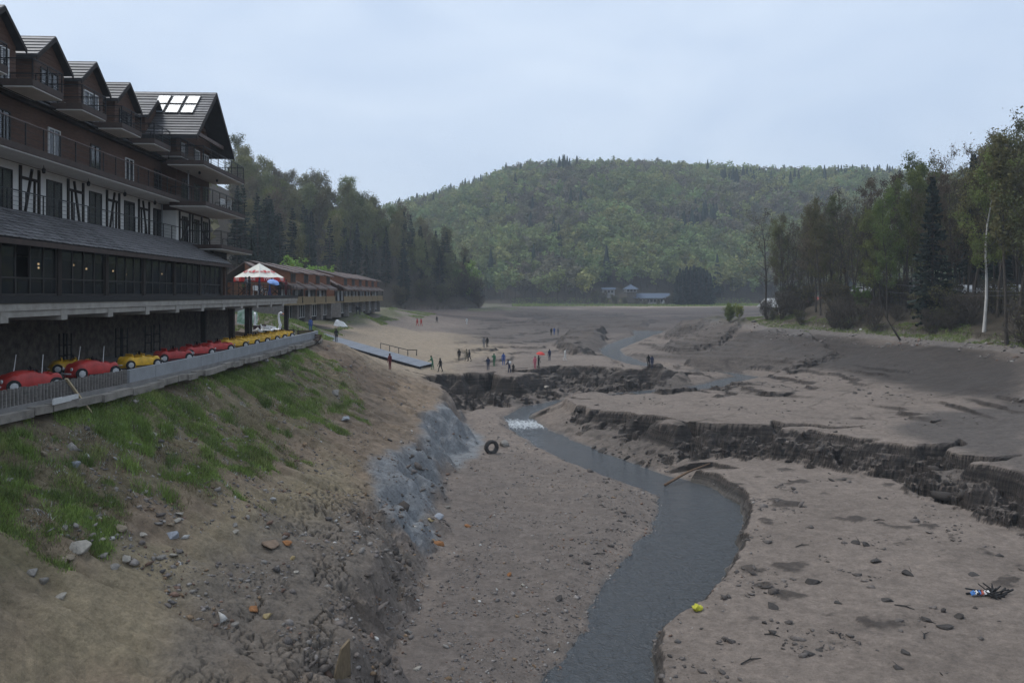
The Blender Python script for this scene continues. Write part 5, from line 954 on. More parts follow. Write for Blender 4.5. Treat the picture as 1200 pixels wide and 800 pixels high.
# ---------------------------------------------------------------- parasol, kiosk and tables on the deck
M_CRM = mat('cream_canvas', (.72,.70,.62), .8, .08, 2); M_REDC = mat('red_canvas', (.50,.035,.030), .8, .1, 3); M_PRINT = mat('white_print', (.78,.77,.74), .8, .05, 3); M_REDP = mat('red_print', (.52,.06,.07), .8, .05, 3)
def text_mesh(s, size, mat_, depth=.004):
    cu = bpy.data.curves.new('lettering', 'FONT'); cu.body = s; cu.size = size; cu.align_x = 'CENTER'; cu.align_y = 'CENTER'; cu.extrude = depth
    o = bpy.data.objects.new('lettering', cu); COL.objects.link(o); bpy.context.view_layer.update(); me = bpy.data.meshes.new_from_object(o.evaluated_get(bpy.context.evaluated_depsgraph_get())); bpy.data.objects.remove(o); me.name = 'lettering'
    me.materials.clear(); setm(me, mat_); return me
def parasol(loc):
    t = thing('beer_garden_parasol', 'large cream parasol with red lettered valance on the deck', 'parasol', loc, .32); n = 8; Rr, ze, za = 2.45, 1.78, 3.25
    part(MB().lathe([(.03,0),(.03,3.2)], 10), 'pole', M_FRAMEW, t); part(MB().lathe([(.4,0),(.4,.08),(.06,.12)], 12), 'base', M_CONC, t)
    for i in range(n):
        a0, a1 = 2*math.pi*i/n, 2*math.pi*(i+1)/n; e0 = Vector((math.cos(a0)*Rr, math.sin(a0)*Rr, ze)); e1 = Vector((math.cos(a1)*Rr, math.sin(a1)*Rr, ze)); ap = Vector((0,0,za)); mid = (e0+e1)/2
        V = []; 
        for k in range(6):
            f = k/5
            for j in range(7): g = j/6; q = ap.lerp(e0.lerp(e1, g), f); q = q + Vector((0,0,-.10*math.sin(f*math.pi)*math.sin(g*math.pi)-.05*f*math.sin(g*math.pi))); V.append(q)
        F_ = [(k*7+j, k*7+j+1, (k+1)*7+j+1, (k+1)*7+j) for k in range(5) for j in range(6)]; o = part(MB().add(V, F_), 'canopy_panel', M_CRM, t, None, True)
        V = []
        for j in range(13): g = j/12; q = e0.lerp(e1, g)*1.004; q.z = ze+.02-.05*math.sin(g*math.pi); drop = .34+.10*abs(math.cos(g*math.pi*1.0)); V += [q, q+Vector((q.x*.01,q.y*.01,-drop))]
        vl = part(MB().add(V, [(2*j, 2*j+1, 2*j+3, 2*j+2) for j in range(12)]), 'valance', M_REDC, t)
        out = Vector((mid.x, mid.y, 0)).normalized(); ang = math.atan2(out.y, out.x)
        o = inst('lettering', TXT, vl, Vector((mid.x, mid.y, ze-.22))+out*.06, (R(90), 0, ang+R(90)))
        if i % 2 == 0 or True:
            sl_ = (e0+e1)/2; q = ap.lerp(sl_, .62) + Vector((0,0,.02)); nn = (e1-e0).cross(ap-e0).normalized(); rot = nn.to_track_quat('Z','Y').to_euler()
            o = inst('crest', CREST, t, q + nn*.06 - Vector((0,0,.06)), rot)
        part(MB().tube([ap-Vector((0,0,.03)), e0-Vector((0,0,.03))], .015, 5), 'rib', M_METAL, t)
TXT = text_mesh('TYSKIE', .36, M_PRINT); cm_ = MB(); cm_.prism([(-.16,.16,0),(-.16,-.04,0),(0,-.20,0),(.16,-.04,0),(.16,.16,0)], (0,0,.01)).prism([(-.55,.10,0),(-.22,.10,0),(-.22,-.06,0),(-.45,-.06,0)], (0,0,.01)).prism([(.22,.10,0),(.55,.10,0),(.45,-.06,0),(.22,-.06,0)], (0,0,.01)).prism([(-.12,.20,0),(.12,.20,0),(.16,.32,0),(.06,.25,0),(0,.34,0),(-.06,.25,0),(-.16,.32,0)], (0,0,.01)); CREST = cm_.mesh('crest'); setm(CREST, M_REDP)
DK0 = 9.935
parasol(H(-2.3, 80, DK0))
ks = thing('wooden_kiosk', 'orange brown wooden bar counter below the parasol', 'kiosk', H(-5.2, 82, DK0), HROT); M_KI = mat('orange_brown_boards', (.24,.105,.045), .7, .2, 3, stretch=(1,1,8))
for k in range(7): part(MB().box(-.1+.001*k,.0,-2.0,2.0,.05+.19*k,.225+.19*k), 'board', M_KI, ks)
part(MB().box(-.9,.15,-2.1,2.1,1.38,1.45), 'counter_top', M_WOODB, ks); part(MB().box(-.9,-.11,-2.0,2.0,.0,1.37), 'cabinet', M_KI, ks)
for i, (v, u) in enumerate(((-1.5,72),(-1.2,75.5),(-1.4,78.6),(-1.6,83.5),(-3.8,74))):
    t = thing('deck_table', ('dark wooden table on the deck nearest the hotel end','dark wooden table on the deck left of the parasol pole','dark wooden table on the deck beside the blue umbrella','dark wooden table on the deck at its far corner','dark wooden table on the deck in the second row')[i], 'table', H(v,u,DK0), HROT+.1*i, 'tables on the hotel deck'); part(MB().box(-.45,.45,-.75,.75,.70,.75), 'table_top', M_WOOD, t)
    for s in (-1,1): part(MB().bar((-.4,s*.6,0), (.3,s*.6,.70), .06), 'leg', M_WOODB, t); part(MB().bar((.4,s*.6,0), (-.3,s*.6,.70), .06), 'leg', M_WOODB, t); part(MB().box(-.85*1,-.62,-.75,.75,.40,.44) if s < 0 else MB().box(.62,.85,-.75,.75,.40,.44), 'bench_seat', M_WOOD, t)
plastic_chair(-.9, 73.6, DK0, .4, 'white plastic chair at the deck railing below the parasol'); plastic_chair(-1.0, 76.9, DK0, 2.2, 'white plastic chair on the deck beside the middle table')
# ---------------------------------------------------------------- row of holiday houses
M_HB = mat('reddish_brown_boards', (.20,.085,.045), .75, .25, 2.5, stretch=(1,1,6)); M_HR = mat('brown_grey_house_roof', (.150,.112,.098), .7, .22, 1.6, .01, rand=.15); M_HS = mat('house_stone_pier', (.20,.18,.165), .9, .3, 3, .02); M_BAL = mat('tan_balcony_boards', (.22,.165,.09), .8, .2, 3)
def row_house(u, wd, first, label):
    zg = 6.55; base = Vector((-29.9-.011*(u-104), u, zg)); t = thing('holiday_house', label, 'house', base, .011, 'row of holiday houses'); w = wd; ze, zr = 10.87-zg, 14.35-zg; back = -6.5
    P = lambda mb, nm, m_, pa=None: part(mb, nm, m_, t if pa is None else pa)
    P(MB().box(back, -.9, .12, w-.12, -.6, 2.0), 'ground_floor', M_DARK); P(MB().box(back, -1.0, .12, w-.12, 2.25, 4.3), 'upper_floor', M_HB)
    for y in (0.0, w-.36): P(MB().box(back, .0, y, y+.36, -.6, 2.0), 'stone_pier', M_HS)
    n = 5
    for k in range(n):
        a = .42+(w-.84)*k/n; b = .42+(w-.84)*(k+1)/n; mb = MB(); wframe(mb, -.75, a, b, .05, 1.95, t=.09, mid=0); f = P(mb, 'window', M_FRAMEW); P(MB().box(-.82,-.80,a+.09,b-.09,.14,1.86), 'pane', M_GL, f)
    P(MB().box(-1.0, .65, 0, w, 2.01, 2.24), 'balcony_floor', M_BAL)
    bl = P(MB().box(.58, .66, 0, w, 3.08, 3.18), 'balcony_rail', M_BAL)
    for k in range(int(w/.55)): P(MB().box(.60,.64,.08+.55*k,.50+.55*k,2.25,3.05), 'balcony_board', M_BAL, bl)
    for k in range(4):
        a = .5+(w-1.0)*k/4; b = a+(w-1.0)/4-.12; mb = MB(); wframe(mb, -.93, a, b, 2.28, 4.1, t=.08, mid=0); f = P(mb, 'window', M_FRAMEW if k % 2 else M_FRAME); P(MB().box(-.985,-.97,a+.08,b-.08,2.36,4.02), 'pane' if k % 2 == 0 else 'curtain', M_GL if k % 2 == 0 else M_CURT, f)
    for y in (.1, w-.25): P(MB().box(.45,.60,y,y+.15,2.25,ze-.05), 'post', M_WOODB)
    # long roof down over the balcony, broad dormer with its own flat slope
    zm = ze+1.05; rf = P(MB().prism([(-.8,0,zm-.1),(back+1.2,0,zr),(back+1.2,0,zr-.18),(-.8,0,zm-.28)], (0,w-.05,0)), 'roof', M_HR); P(MB().prism([(.95,1.3,ze),(-1.4,1.3,zm+.2),(-1.4,1.3,zm+.02),(.95,1.3,ze-.16)], (0,w-1.5,0)), 'balcony_roof', M_HR); P(MB().prism([(back+1.3,0,zr-.03),(back-2.2,0,zr-2.4),(back-2.2,0,zr-2.6),(back+1.2,0,zr-.2)], (0,w-.05,0)), 'rear_roof', M_HR)
    d0, d1 = 3.0, w-.7; dz = 13.2-zg
    dm = P(MB().prism([(-.1,d0,ze+.45),(-.1,d0,dz),(back+1.4,d0,zr-.1),(back+1.4,d0,ze+2.0)], (0,d1-d0,0)), 'dormer', M_HB)
    P(MB().prism([(.4,d0-.35,dz-.14),(back+1.1,d0-.35,zr+.24),(back+1.1,d0-.35,zr+.09),(.4,d0-.35,dz-.29)], (0,d1-d0+.7,0)), 'dormer_roof', M_HR, dm)
    for k in range(3): a = d0+.35+(d1-d0-.7)*k/3; b = a+(d1-d0-.7)/3-.25; P(MB().box(-.09,-.04,a,b,ze+.8,dz-.35), 'window', M_FRAME, dm)
    for k in range(4):
        f0, f1 = k/4, (k+1)/4; pa_ = Vector((.97,0,ze+.03)).lerp(Vector((-1.0,0,ze+1.05)), f0); pb = Vector((.97,0,ze+.03)).lerp(Vector((-1.0,0,ze+1.05)), f1); P(MB().add([pa_+Vector((0,1.32,.09)), pa_+Vector((0,w-.22,.09)), pb+Vector((0,w-.22,.03)), pb+Vector((0,1.32,.03)), pa_+Vector((0,1.32,.0)), pa_+Vector((0,w-.22,.0)), pb+Vector((0,w-.22,.0)), pb+Vector((0,1.32,.0))], [(0,1,2,3),(4,5,1,0),(0,3,7,4),(1,5,6,2)]), 'tile_course', M_HR, rf)
    P(MB().prism([(-1.0,.02,ze-.2),(back+1.3,.02,zr-.2),(back+1.3,.02,2.3),(-1.0,.02,2.3)], (0,.1,0)), 'side_wall', M_HB)
    return t
us = [103,110.1,117.3,124.6,138.5,145.9,153.3,160.7,168.2,175.7]; ords = ('first','second','third','fourth','fifth','sixth','seventh','eighth','ninth','last')
for i, u in enumerate(us): row_house(u, 6.95 if i < 4 else 7.25, i, '%s brown holiday house in the row, counting from the parasol' % ords[i])
wb_ = part(MB().prism([(-1.6,-1.2,0),(1.7,-1.2,0),(1.5,1.2,0),(-1.5,1.3,0)], (0,0,.2)).add([(-1.5,-1.1,.2),(1.6,-1.1,.2),(1.4,1.1,.2),(-1.4,1.2,.2),(-1.0,-.5,2.3),(.5,-.6,2.0),(.9,.4,1.4),(-.8,.5,2.5)], [(0,1,5,4),(1,2,6,5),(2,3,7,6),(3,0,4,7),(4,5,6,7)]), 'covered_heap', mat('white_sheeting', (.72,.74,.76), .5, .15, 1.5, .1, 1.2)); wb_.location = (-29.5, 134.8, g1(-29.5,134.8)-.1); wb_.scale = (.75,.6,.5); tag(wb_, 'heap under white sheeting between the holiday houses', 'heap')
# ---------------------------------------------------------------- pontoon lying on the shore, rail frame
M_PON = mat('blue_grey_planking', (.185,.20,.225), .7, .15, 2, .006, stretch=(8,1,1)); M_PONS = mat('pontoon_floats', (.03,.03,.032), .8, .3, 3)
A_, B_ = Vector((-25.2, 101.0, 4.75)), Vector((-10.6, 97.2, 1.15)); ax1 = (B_-A_); Lp = ax1.length; pon = thing('landing_pontoon', 'long blue grey landing pontoon stranded on the sand', 'pontoon', (A_+B_)/2); dirp = ax1.normalized(); sidep = Vector((.25,.97,0)).normalized(); mid = (A_+B_)/2; upn = dirp.cross(sidep).normalized(); upn = upn if upn.z > 0 else -upn
for k in range(9):
    p0 = A_+ax1*(k/9)-mid; p1 = A_+ax1*((k+.97)/9)-mid; mb = MB()
    for q in range(10):
        a = p0.lerp(p1, q/10); b = p0.lerp(p1, (q+.93)/10); mb.add([a-sidep*2.3+upn*.12, b-sidep*2.3+upn*.12, b+sidep*2.3+upn*.12, a+sidep*2.3+upn*.12, a-sidep*2.3+upn*.06, b-sidep*2.3+upn*.06, b+sidep*2.3+upn*.06, a+sidep*2.3+upn*.06], [(0,1,2,3),(7,6,5,4),(0,4,5,1),(1,5,6,2),(2,6,7,3),(3,7,4,0)])
    dk = part(mb, 'deck_section', M_PON, pon)
    for s in (-1,1): part(MB().bar(p0+sidep*s*1.9-upn*.12, p1+sidep*s*1.9-upn*.12, .5, .34), 'float', M_PONS, dk)
rf_ = thing('rail_frame', 'low dark metal rail standing on the sand behind the pontoon', 'rail', hit(463,414)); 
a, b = hit(446,409)-hit(463,414), hit(478,417)-hit(463,414)
part(MB().bar(a+Vector((0,0,.8)), b+Vector((0,0,.8)), .08), 'top_rail', M_METAL, rf_)
for k in range(4): q = a.lerp(b, k/3); part(MB().bar(q-Vector((0,0,.2)), q+Vector((0,0,.8)), .08), 'post', M_METAL, rf_)
tr_ = thing('trestle', 'small dark trestle on the sand right of the metal rail', 'trestle', hit(483,416)); part(MB().bar((-.7,0,.7), (.7,0,.7), .10), 'beam', M_WOODB, tr_)
for s in (-1,1): part(MB().bar((s*.6,-.3,-.05), (s*.6,0,.7), .07), 'leg', M_WOODB, tr_); part(MB().bar((s*.6,.3,-.05), (s*.6,0,.7), .07), 'leg', M_WOODB, tr_)
# ---------------------------------------------------------------- far buildings
M_FB = mat('blue_grey_sheet_roof', (.08,.105,.15), .5, .1, 1); M_FW = mat('off_white_house_wall', (.28,.27,.26), .9, .1, 1)
fp = at_d(764, 357, 409); fz = g1(fp.x, fp.y); lod = thing('lakeside_lodge', 'long low lodge with blue grey roof on the far shore', 'lodge', (fp.x, fp.y, fz)); P = lambda mb, nm, m_, pa=lod: part(mb, nm, m_, pa)
P(MB().box(-9,9,0,7,-.5,3.1), 'wall', M_FW); P(MB().box(-9.2,-2,-.4,0,-.5,1.6), 'plinth', M_STONE); rf = P(MB().prism([(-10,-1.2,3.0),(-10,3.5,5.6),(-10,8.2,3.0)], (20,0,0)), 'roof', M_FB)
for k in range(9): f = P(MB().box(-8.3+1.85*k,-7.1+1.85*k,-.06,.02,1.0,2.4), 'window', M_FRAME); P(MB().box(-8.2+1.85*k,-7.2+1.85*k,-.08,-.065,1.1,2.3), 'pane', M_GL, f)
P(MB().box(5.3,6.6,-.08,.02,-.2,2.0), 'door', M_FRAMEW); P(MB().box(-2.2,9.4,-1.6,-.1,-.4,.15), 'veranda', M_CONC)
fp = at_d(739, 357, 411); fz = g1(fp.x, fp.y); tw_ = thing('lookout_house', 'small tower house with pyramid roof left of the far lodge', 'house', (fp.x, fp.y, fz)); P(MB().box(-2.5,2.5,-2.5,2.5,-.5,5.2), 'wall', M_STONE, tw_); P(MB().box(-2.9,2.9,-2.9,2.9,5.21,6.7), 'lookout_room', M_FW, tw_)
P(MB().add([(-3.8,-3.8,6.7),(3.8,-3.8,6.7),(3.8,3.8,6.7),(-3.8,3.8,6.7),(0,0,9.4)], [(0,1,4),(1,2,4),(2,3,4),(3,0,4),(3,2,1,0)]), 'roof', M_FB, tw_)
for k in range(3): P(MB().box(-2.3+1.7*k,-1.1+1.7*k,-2.96,-2.91,5.5,6.5), 'window', M_FRAME, tw_)
fp = at_d(713, 355, 419); fz = max(g1(fp.x, fp.y), 4.5)+1.2; ct = thing('white_cottage', 'small white cottage at the wood edge left of the lodge', 'house', (fp.x, fp.y, fz)); P(MB().box(-3.2,3.2,-2,2,-4,2.6), 'wall', M_FW, ct); P(MB().prism([(-3.7,-2.5,2.55),(-3.7,0,3.6),(-3.7,2.5,2.55)], (7.4,0,0)), 'roof', M_FB, ct)
for k in range(3): P(MB().box(-2.4+1.8*k,-1.3+1.8*k,-2.05,-1.99,.8,2.0), 'window', M_FRAME, ct)
def far_house(px, py, d, w, h, roofm, wallm, label, yaw=.3):
    p = at_d(px, py, d); z = max(g1(p.x, p.y), float(hills(np.array([p.x]), np.array([p.y]))[0])); t = thing('roadside_house', label, 'house', (p.x, p.y, z), yaw); part(MB().box(-w/2,w/2,-w*.4,w*.4,-1,h), 'wall', wallm, t)
    part(MB().prism([(-w/2-.5,-w*.4-.5,h-.1),(-w/2-.5,0,h+w*.38),(-w/2-.5,w*.4+.5,h-.1)], (w+1,0,0)), 'roof', roofm, t); part(MB().box(w*.2,w*.2+.6,-.3,.3,h+w*.1,h+w*.45), 'chimney', M_STONE, t)
    for k in range(3): f = part(MB().box(-w*.36+w*.27*k,-w*.18+w*.27*k,-w*.4-.05,-w*.4+.01,.9,2.1), 'window', M_FRAME, t)
far_house(907, 348, 182, 5.0, 2.6, M_FRAMEW, M_FW, 'white house half hidden behind the bare trees on the right bank', .5); far_house(957, 347, 190, 5.5, 2.6, mat('red_tile_roof', (.32,.10,.09), .8, .2, 2), mat('ochre_wall', (.42,.32,.2), .9, .1, 2), 'house with red roof behind the trees of the right bank', -.5)
for i, (px, d, h) in enumerate(((706,412,5),(722,408,4.5),(731,406,4),(746,402,3.5),(755,401,2.6),(772,401,2.4),(781,403,4.5),(788,402,5.5),(697,410,6))):
    p = at_d(px, 357, d); tree('bush0', p.x, p.y, h, 'shrub hiding the foot of the lodge on the far shore', 'shrubs round the far lodge', wide=1.4)
# cars on the road
M_ASPH = mat('asphalt', (.05,.05,.052), .9, .2, 1, .01)
rp = [(72,60),(71,90),(69,112),(66,132),(63,150),(70,170),(90,188)]; mb = MB(); V = []
for i, (x, y) in enumerate(rp):
    d = Vector(rp[min(i+1, len(rp)-1)])-Vector(rp[max(i-1,0)]); n_ = Vector((d.y,-d.x)).normalized()
    for s in (-2.6, 2.6): V.append((x+4+n_.x*s, y+n_.y*s, 10.0))
mb.add(V, [(2*i,2*i+1,2*i+3,2*i+2) for i in range(len(rp)-1)]).add([(a,b,c-.6) for a, b, c in V], [(2*i,2*i+2,2*i+3,2*i+1) for i in range(len(rp)-1)]); rd = part(mb, 'road', M_ASPH); tag(rd, 'narrow road through the wood on the right bank', kind='structure')
def parked_car(x, y, yaw, col, label):
    t = thing('parked_car', label, 'car', (x, y, 10.02), yaw, 'cars on the road above the right bank'); prof = [(-2.1,.35),(-2.1,.8),(-1.9,.95),(-1.35,1.0),(-.95,1.42),(.55,1.45),(1.15,1.0),(1.95,.85),(2.1,.7),(2.1,.35)]
    part(MB().prism([(x_,-.82,z_) for x_, z_ in prof], (0,1.64,0)), 'body', col, t)
    for s in (-1,1):
        part(MB().prism([(-1.2,s*.825,1.02),(-.85,s*.825,1.36),(.5,s*.825,1.38),(1.0,s*.825,1.02)], (0,s*.01,0)), 'side_window', M_GL, t)
        for wx in (-1.3,1.3): w = part(MB().lathe([(.2,-.09),(.31,-.09),(.31,.09),(.2,.09)], 14, (wx,s*.76,.31), 'y'), 'wheel', M_TYRE, t); part(MB().lathe([(.02,s*.10),(.18,s*.10),(.18,s*.05)], 10, (wx,s*.76,.31), 'y'), 'hub', M_HUB, w)
        part(MB().box(2.06,2.12,s*.6-.15,s*.6+.15,.62,.76), 'headlight', M_HUB, t)
M_CW = mat('white_car_paint', (.72,.73,.74), .3, .04, 2); M_CS = mat('silver_car_paint', (.45,.47,.48), .3, .05, 2)
for px, d, c, lab in ((1129,121,M_CW,'white car on the road behind the big dark spruce'),(1158,119,M_CS,'silver car on the road behind the white birch trunk'),(1190,116,M_CS,'silver car on the road at the right edge'),(1046,150,M_CW,'small white car glimpsed low between the trees of the right bank')):
    p = at_d(px, 344, d); x = float(np.interp(p.y, [r[1] for r in rp], [r[0]+4 for r in rp])); x = min(x, p.x) if px == 1046 else x; parked_car(p.x, p.y, 1.75, c, lab) if px != 1046 else parked_car(x, p.y, 1.9, c, lab)
cab = thing('power_lines', 'two thin overhead cables strung through the right bank trees', 'cable', (60, 100, 12))
for k, (ya, yb, d) in enumerate(((332,341,95),(342,342.5,95))):
    a, b = at_d(1040, ya, 122), at_d(1260, yb, 88); pts = [a.lerp(b, i/10)-Vector((0,0,.5*math.sin(math.pi*i/10))) for i in range(11)]; part(MB().tube([p-Vector((60,100,12)) for p in pts], .018, 4), 'cable', M_PIPE, cab)
# ================================================================ stones, grass and litter
SR = np.random.RandomState(12)
def vmat(name, rough=.85, bump=.0, bs=20):
    m = bpy.data.materials.new(name); m.use_nodes = True; t = m.node_tree; p = t.nodes['Principled BSDF']; a = nd(t, 'ShaderNodeVertexColor', layer_name='tint'); p.inputs['Roughness'].default_value = rough; p.inputs['Specular IOR Level'].default_value = .25
    tc = nd(t, 'ShaderNodeTexCoord'); n = nd(t, 'ShaderNodeTexNoise', i_Scale=8.0, i_Detail=4.0); t.links.new(tc.outputs['Object'], n.inputs[0]); mr = nd(t, 'ShaderNodeMapRange', i_1=.3, i_2=.7, i_3=.75, i_4=1.25); t.links.new(n.outputs[0], mr.inputs[0])
    mu = nd(t, 'ShaderNodeVectorMath', operation='SCALE'); t.links.new(a.outputs[0], mu.inputs[0]); t.links.new(mr.outputs[0], mu.inputs['Scale']); t.links.new(mu.outputs[0], p.inputs['Base Color'])
    if bump: b = nd(t, 'ShaderNodeBump', i_Distance=bump); n2 = nd(t, 'ShaderNodeTexNoise', i_Scale=float(bs), i_Detail=3.0); t.links.new(tc.outputs['Object'], n2.inputs[0]); t.links.new(n2.outputs[0], b.inputs['Height']); t.links.new(b.outputs[0], p.inputs['Normal'])
    return m
M_PEB = vmat('mixed_pebbles', .8, .02); M_GRS = vmat('grass_blades', .7)
_g = bmesh.new(); bmesh.ops.create_icosphere(_g, subdivisions=1, radius=1); ICOV = np.array([v.co[:] for v in _g.verts]); ICOF = np.array([[v.index for v in f.verts] for f in _g.faces]); _g.free()
def stones_mesh(name, P, size, col, flat=.65, label='', parent=None):
    n = len(P); k = len(ICOV); V = np.repeat(ICOV[None], n, 0)*(1+.28*SR.normal(size=(n,k,1))).clip(.5,1.6); V[...,2] *= flat; V *= (1+.35*SR.normal(size=(n,1,3))).clip(.5,1.7)*size[:,None,None]
    a = SR.rand(n)*6.28; c, s = np.cos(a)[:,None], np.sin(a)[:,None]; x = V[...,0]*c - V[...,1]*s; y = V[...,0]*s + V[...,1]*c; tl = SR.normal(size=(n,1))*.3; z = V[...,2] + x*tl; V = np.stack([x,y,z],-1) + P[:,None,:]
    F_ = (ICOF[None]+ (np.arange(n)*k)[:,None,None]).reshape(-1,3); o = link(bpy.data.objects.new(name, np_mesh(name, V.reshape(-1,3), F_, M_PEB, False, {'tint': np.repeat(col, k, 0)}))); tag(o, label, kind='stuff'); return o
def field(name):                                                   # a baked ground map looked up at points
    def f(x, y):
        i = np.clip(np.rint(np.interp(y, GY, np.arange(len(GY)))).astype(int), 0, len(GY)-1); j = np.clip(np.rint(np.interp(x/y, GT, np.arange(len(GT)))).astype(int), 0, len(GT)-1); return name[i, j]
    return f
f_sp, f_gin, f_face, f_tal, f_gr, f_lump, f_hill = field(AUX['sp']), field(AUX['gin']), field(AUX['face']), field(AUX['talus']), field(GRASSM), field(AUX['lump']), field(AUX['hill'])
def rnd_xy(n, x0, x1, y0, y1, bias=2.0):                            # denser towards the camera
    y = (y0**(1-bias) + SR.rand(n)*(y1**(1-bias)-y0**(1-bias)))**(1/(1-bias)); return SR.uniform(x0, x1, n), y
PAL = np.array([(.15,.13,.118),(.19,.17,.155),(.11,.10,.095),(.15,.095,.07),(.23,.21,.19),(.085,.078,.074),(.19,.13,.08),(.36,.35,.33)])
def pcol(n, p=(.28,.2,.2,.1,.08,.08,.04,.02)): return PAL[SR.choice(8, n, p=p)]*(1+.15*SR.normal(size=(n,1))).clip(.6,1.4)
# gravel bar
x, y = rnd_xy(26000, -6, 12, 24, 86); sp = f_sp(x, y); k = (f_gin(x, y) > .5) & (sp > -.15) & (x < np.interp(y, [24,40,50,58,66,75,86], [4,8,11,11,7,4,2])) & (fbm(x, y, .5, 3, 201) + .35*np.exp(-np.abs(sp-.3)/1.2) > -.08); x, y = x[k], y[k]
sz = SR.gamma(1.8, .013, len(x)).clip(.010,.13)*(1+.005*y); stones_mesh('gravel', np.stack([x, y, gz(x, y)+sz*.15], 1), sz, pcol(len(x)), label='loose gravel and pebbles on the bar beside the stream')
# pebbles and chips on the left slope, right stream bank and the far shores
x, y = rnd_xy(12000, -18.5, -4, 25, 80); k = (fbm(x, y, .3, 3, 202) > -.05); x, y = x[k], y[k]; sz = SR.gamma(1.6, .022, len(x)).clip(.015,.16); stones_mesh('slope_stones', np.stack([x, y, gz(x, y)+sz*.2], 1), sz, pcol(len(x), (.2,.25,.1,.12,.15,.05,.1,.03)), label='small stones strewn over the left slope')
x, y = rnd_xy(3000, 4, 20, 24, 66); sp = f_sp(x, y); k = (sp > .0) & (sp < 1.6) & (x > np.interp(y, [24,40,50,58],[3,8,12,11])); x, y = x[k], y[k]; sz = SR.gamma(1.6, .02, len(x)).clip(.015,.12); stones_mesh('stream_edge_stones', np.stack([x, y, gz(x, y)+sz*.2], 1), sz, pcol(len(x)), label='pebbles along the right edge of the stream')
x, y = rnd_xy(9000, 36, 60, 62, 165, 1.3); z = gz(x, y); k = (z > 2.8) & (z < 4.9) & (fbm(x, y, .2, 3, 204) > .05); x, y, z = x[k], y[k], z[k]; sz = SR.gamma(1.6, .06, len(x)).clip(.04,.38); stones_mesh('bank_stones', np.stack([x, y, z+sz*.15], 1), sz, pcol(len(x), (.25,.3,.1,.05,.2,.05,.02,.03)), label='band of grey stones along the right shore')
# crumbled dark mud below the scarps and on the sand
x, y = rnd_xy(60000, -10, 34, 24, 112, 1.6); fc = f_face(x, y); tl = f_tal(x, y); pr = np.clip(fc*.7+tl*.55, 0, 1); k = (SR.rand(len(x)) < pr*.22*sstep(fbm(x, y, .35, 3, 205), -.1, .25)*2) & (f_sp(x, y) > .1) & (x > -2+0*y); x, y = x[k], y[k]; sz = SR.gamma(1.3, .075, len(x)).clip(.03,.6); mc = np.array((.058,.049,.043))*(1+.5*SR.normal(size=(len(x),1))).clip(.5,2.6); stones_mesh('mud_rubble', np.stack([x, y, gz(x, y)+sz*.1], 1), sz, mc, .6, label='crumbled blocks of dark mud along the eroded banks')
x, y = rnd_xy(30000, 5, 33, 24, 64); k = (f_gin(x, y) > .5) & (f_sp(x, y) > .4) & ((fbm(x, y, .22, 4, 206) > .12) | (SR.rand(len(x)) < .02)) & (SR.rand(len(x)) < .28); x, y = x[k], y[k]; sz = SR.gamma(1.3, .045, len(x)).clip(.02,.28); mc = np.array((.095,.082,.074))*(1+.35*SR.normal(size=(len(x),1))).clip(.5,2.2); stones_mesh('mud_crumbs', np.stack([x, y, gz(x, y)+sz*.1], 1), sz, mc, .5, label='crumbs of dark mud strewn on the sand flat')
x, y = rnd_xy(16000, 8, 48, 62, 130, 1.2); k = (f_gin(x, y) < .2) & (f_sp(x, y) > .4) & (fbm(x, y, .15, 4, 207) > .1) & (SR.rand(len(x)) < .22); x, y = x[k], y[k]; sz = SR.gamma(1.3, .05, len(x)).clip(.03,.3); mc = np.array((.10,.087,.078))*(1+.35*SR.normal(size=(len(x),1))).clip(.5,2.2); stones_mesh('plateau_crumbs', np.stack([x, y, gz(x, y)+sz*.1], 1), sz, mc, .45, label='mud crumbs and driftwood bits on the upper sand flat')
x, y = rnd_xy(9000, -12, 4, 24, 62); k = (f_face(x, y)*0 + np.clip(4*field(AUX['prof'])(x, y)*(1-field(AUX['prof'])(x, y)), 0, 1) > .25) & (SR.rand(len(x)) < .5); x, y = x[k], y[k]; sz = SR.gamma(1.4, .05, len(x)).clip(.02,.34); mc = np.array((.105,.088,.076))*(1+.3*SR.normal(size=(len(x),1))).clip(.5,2); stones_mesh('slope_clods', np.stack([x, y, gz(x, y)+sz*.1], 1), sz, mc, .6, label='crumbling clods below the lip of the left bench')
# grass and weeds
def blades(name, x, y, hgt, col, nb, wid, label, lean=.35, spread=.12):
    n = len(x); z = gz(x, y); X = np.repeat(x, nb) + SR.normal(size=n*nb)*spread; Y = np.repeat(y, nb) + SR.normal(size=n*nb)*spread; Z = gz(X, Y)-.02; h = np.repeat(hgt, nb)*SR.uniform(.5,1.15,n*nb); a = SR.rand(n*nb)*6.28
    dx, dy = np.cos(a)*wid, np.sin(a)*wid; lx, ly = SR.normal(size=n*nb)*lean*h, SR.normal(size=n*nb)*lean*h; B0 = np.stack([X-dx,Y-dy,Z],1); B1 = np.stack([X+dx,Y+dy,Z],1); T_ = np.stack([X+lx,Y+ly,Z+h],1)
    V = np.stack([B0,B1,T_],1).reshape(-1,3); c = np.repeat(np.repeat(col, nb, 0)*(1+.2*SR.normal(size=(n*nb,1))).clip(.5,1.6), 3, 0); o = link(bpy.data.objects.new(name, np_mesh(name, V, np.arange(len(V)).reshape(-1,3), M_GRS, False, {'tint': c}))); tag(o, label, kind='stuff'); return o
x, y = rnd_xy(60000, -19.2, -10, 24, 82, 1.5); gm = f_gr(x, y); pn = .8*fbm(x, y, .75, 4, 211, .6) + .55*fbm(x, y, .14, 2, 212) + .26*sstep(-x, 14.2, 17.2); k = (gm > .3) & (SR.rand(len(x)) < sstep(pn, .06, .24)); x, y, pn = x[k], y[k], pn[k]
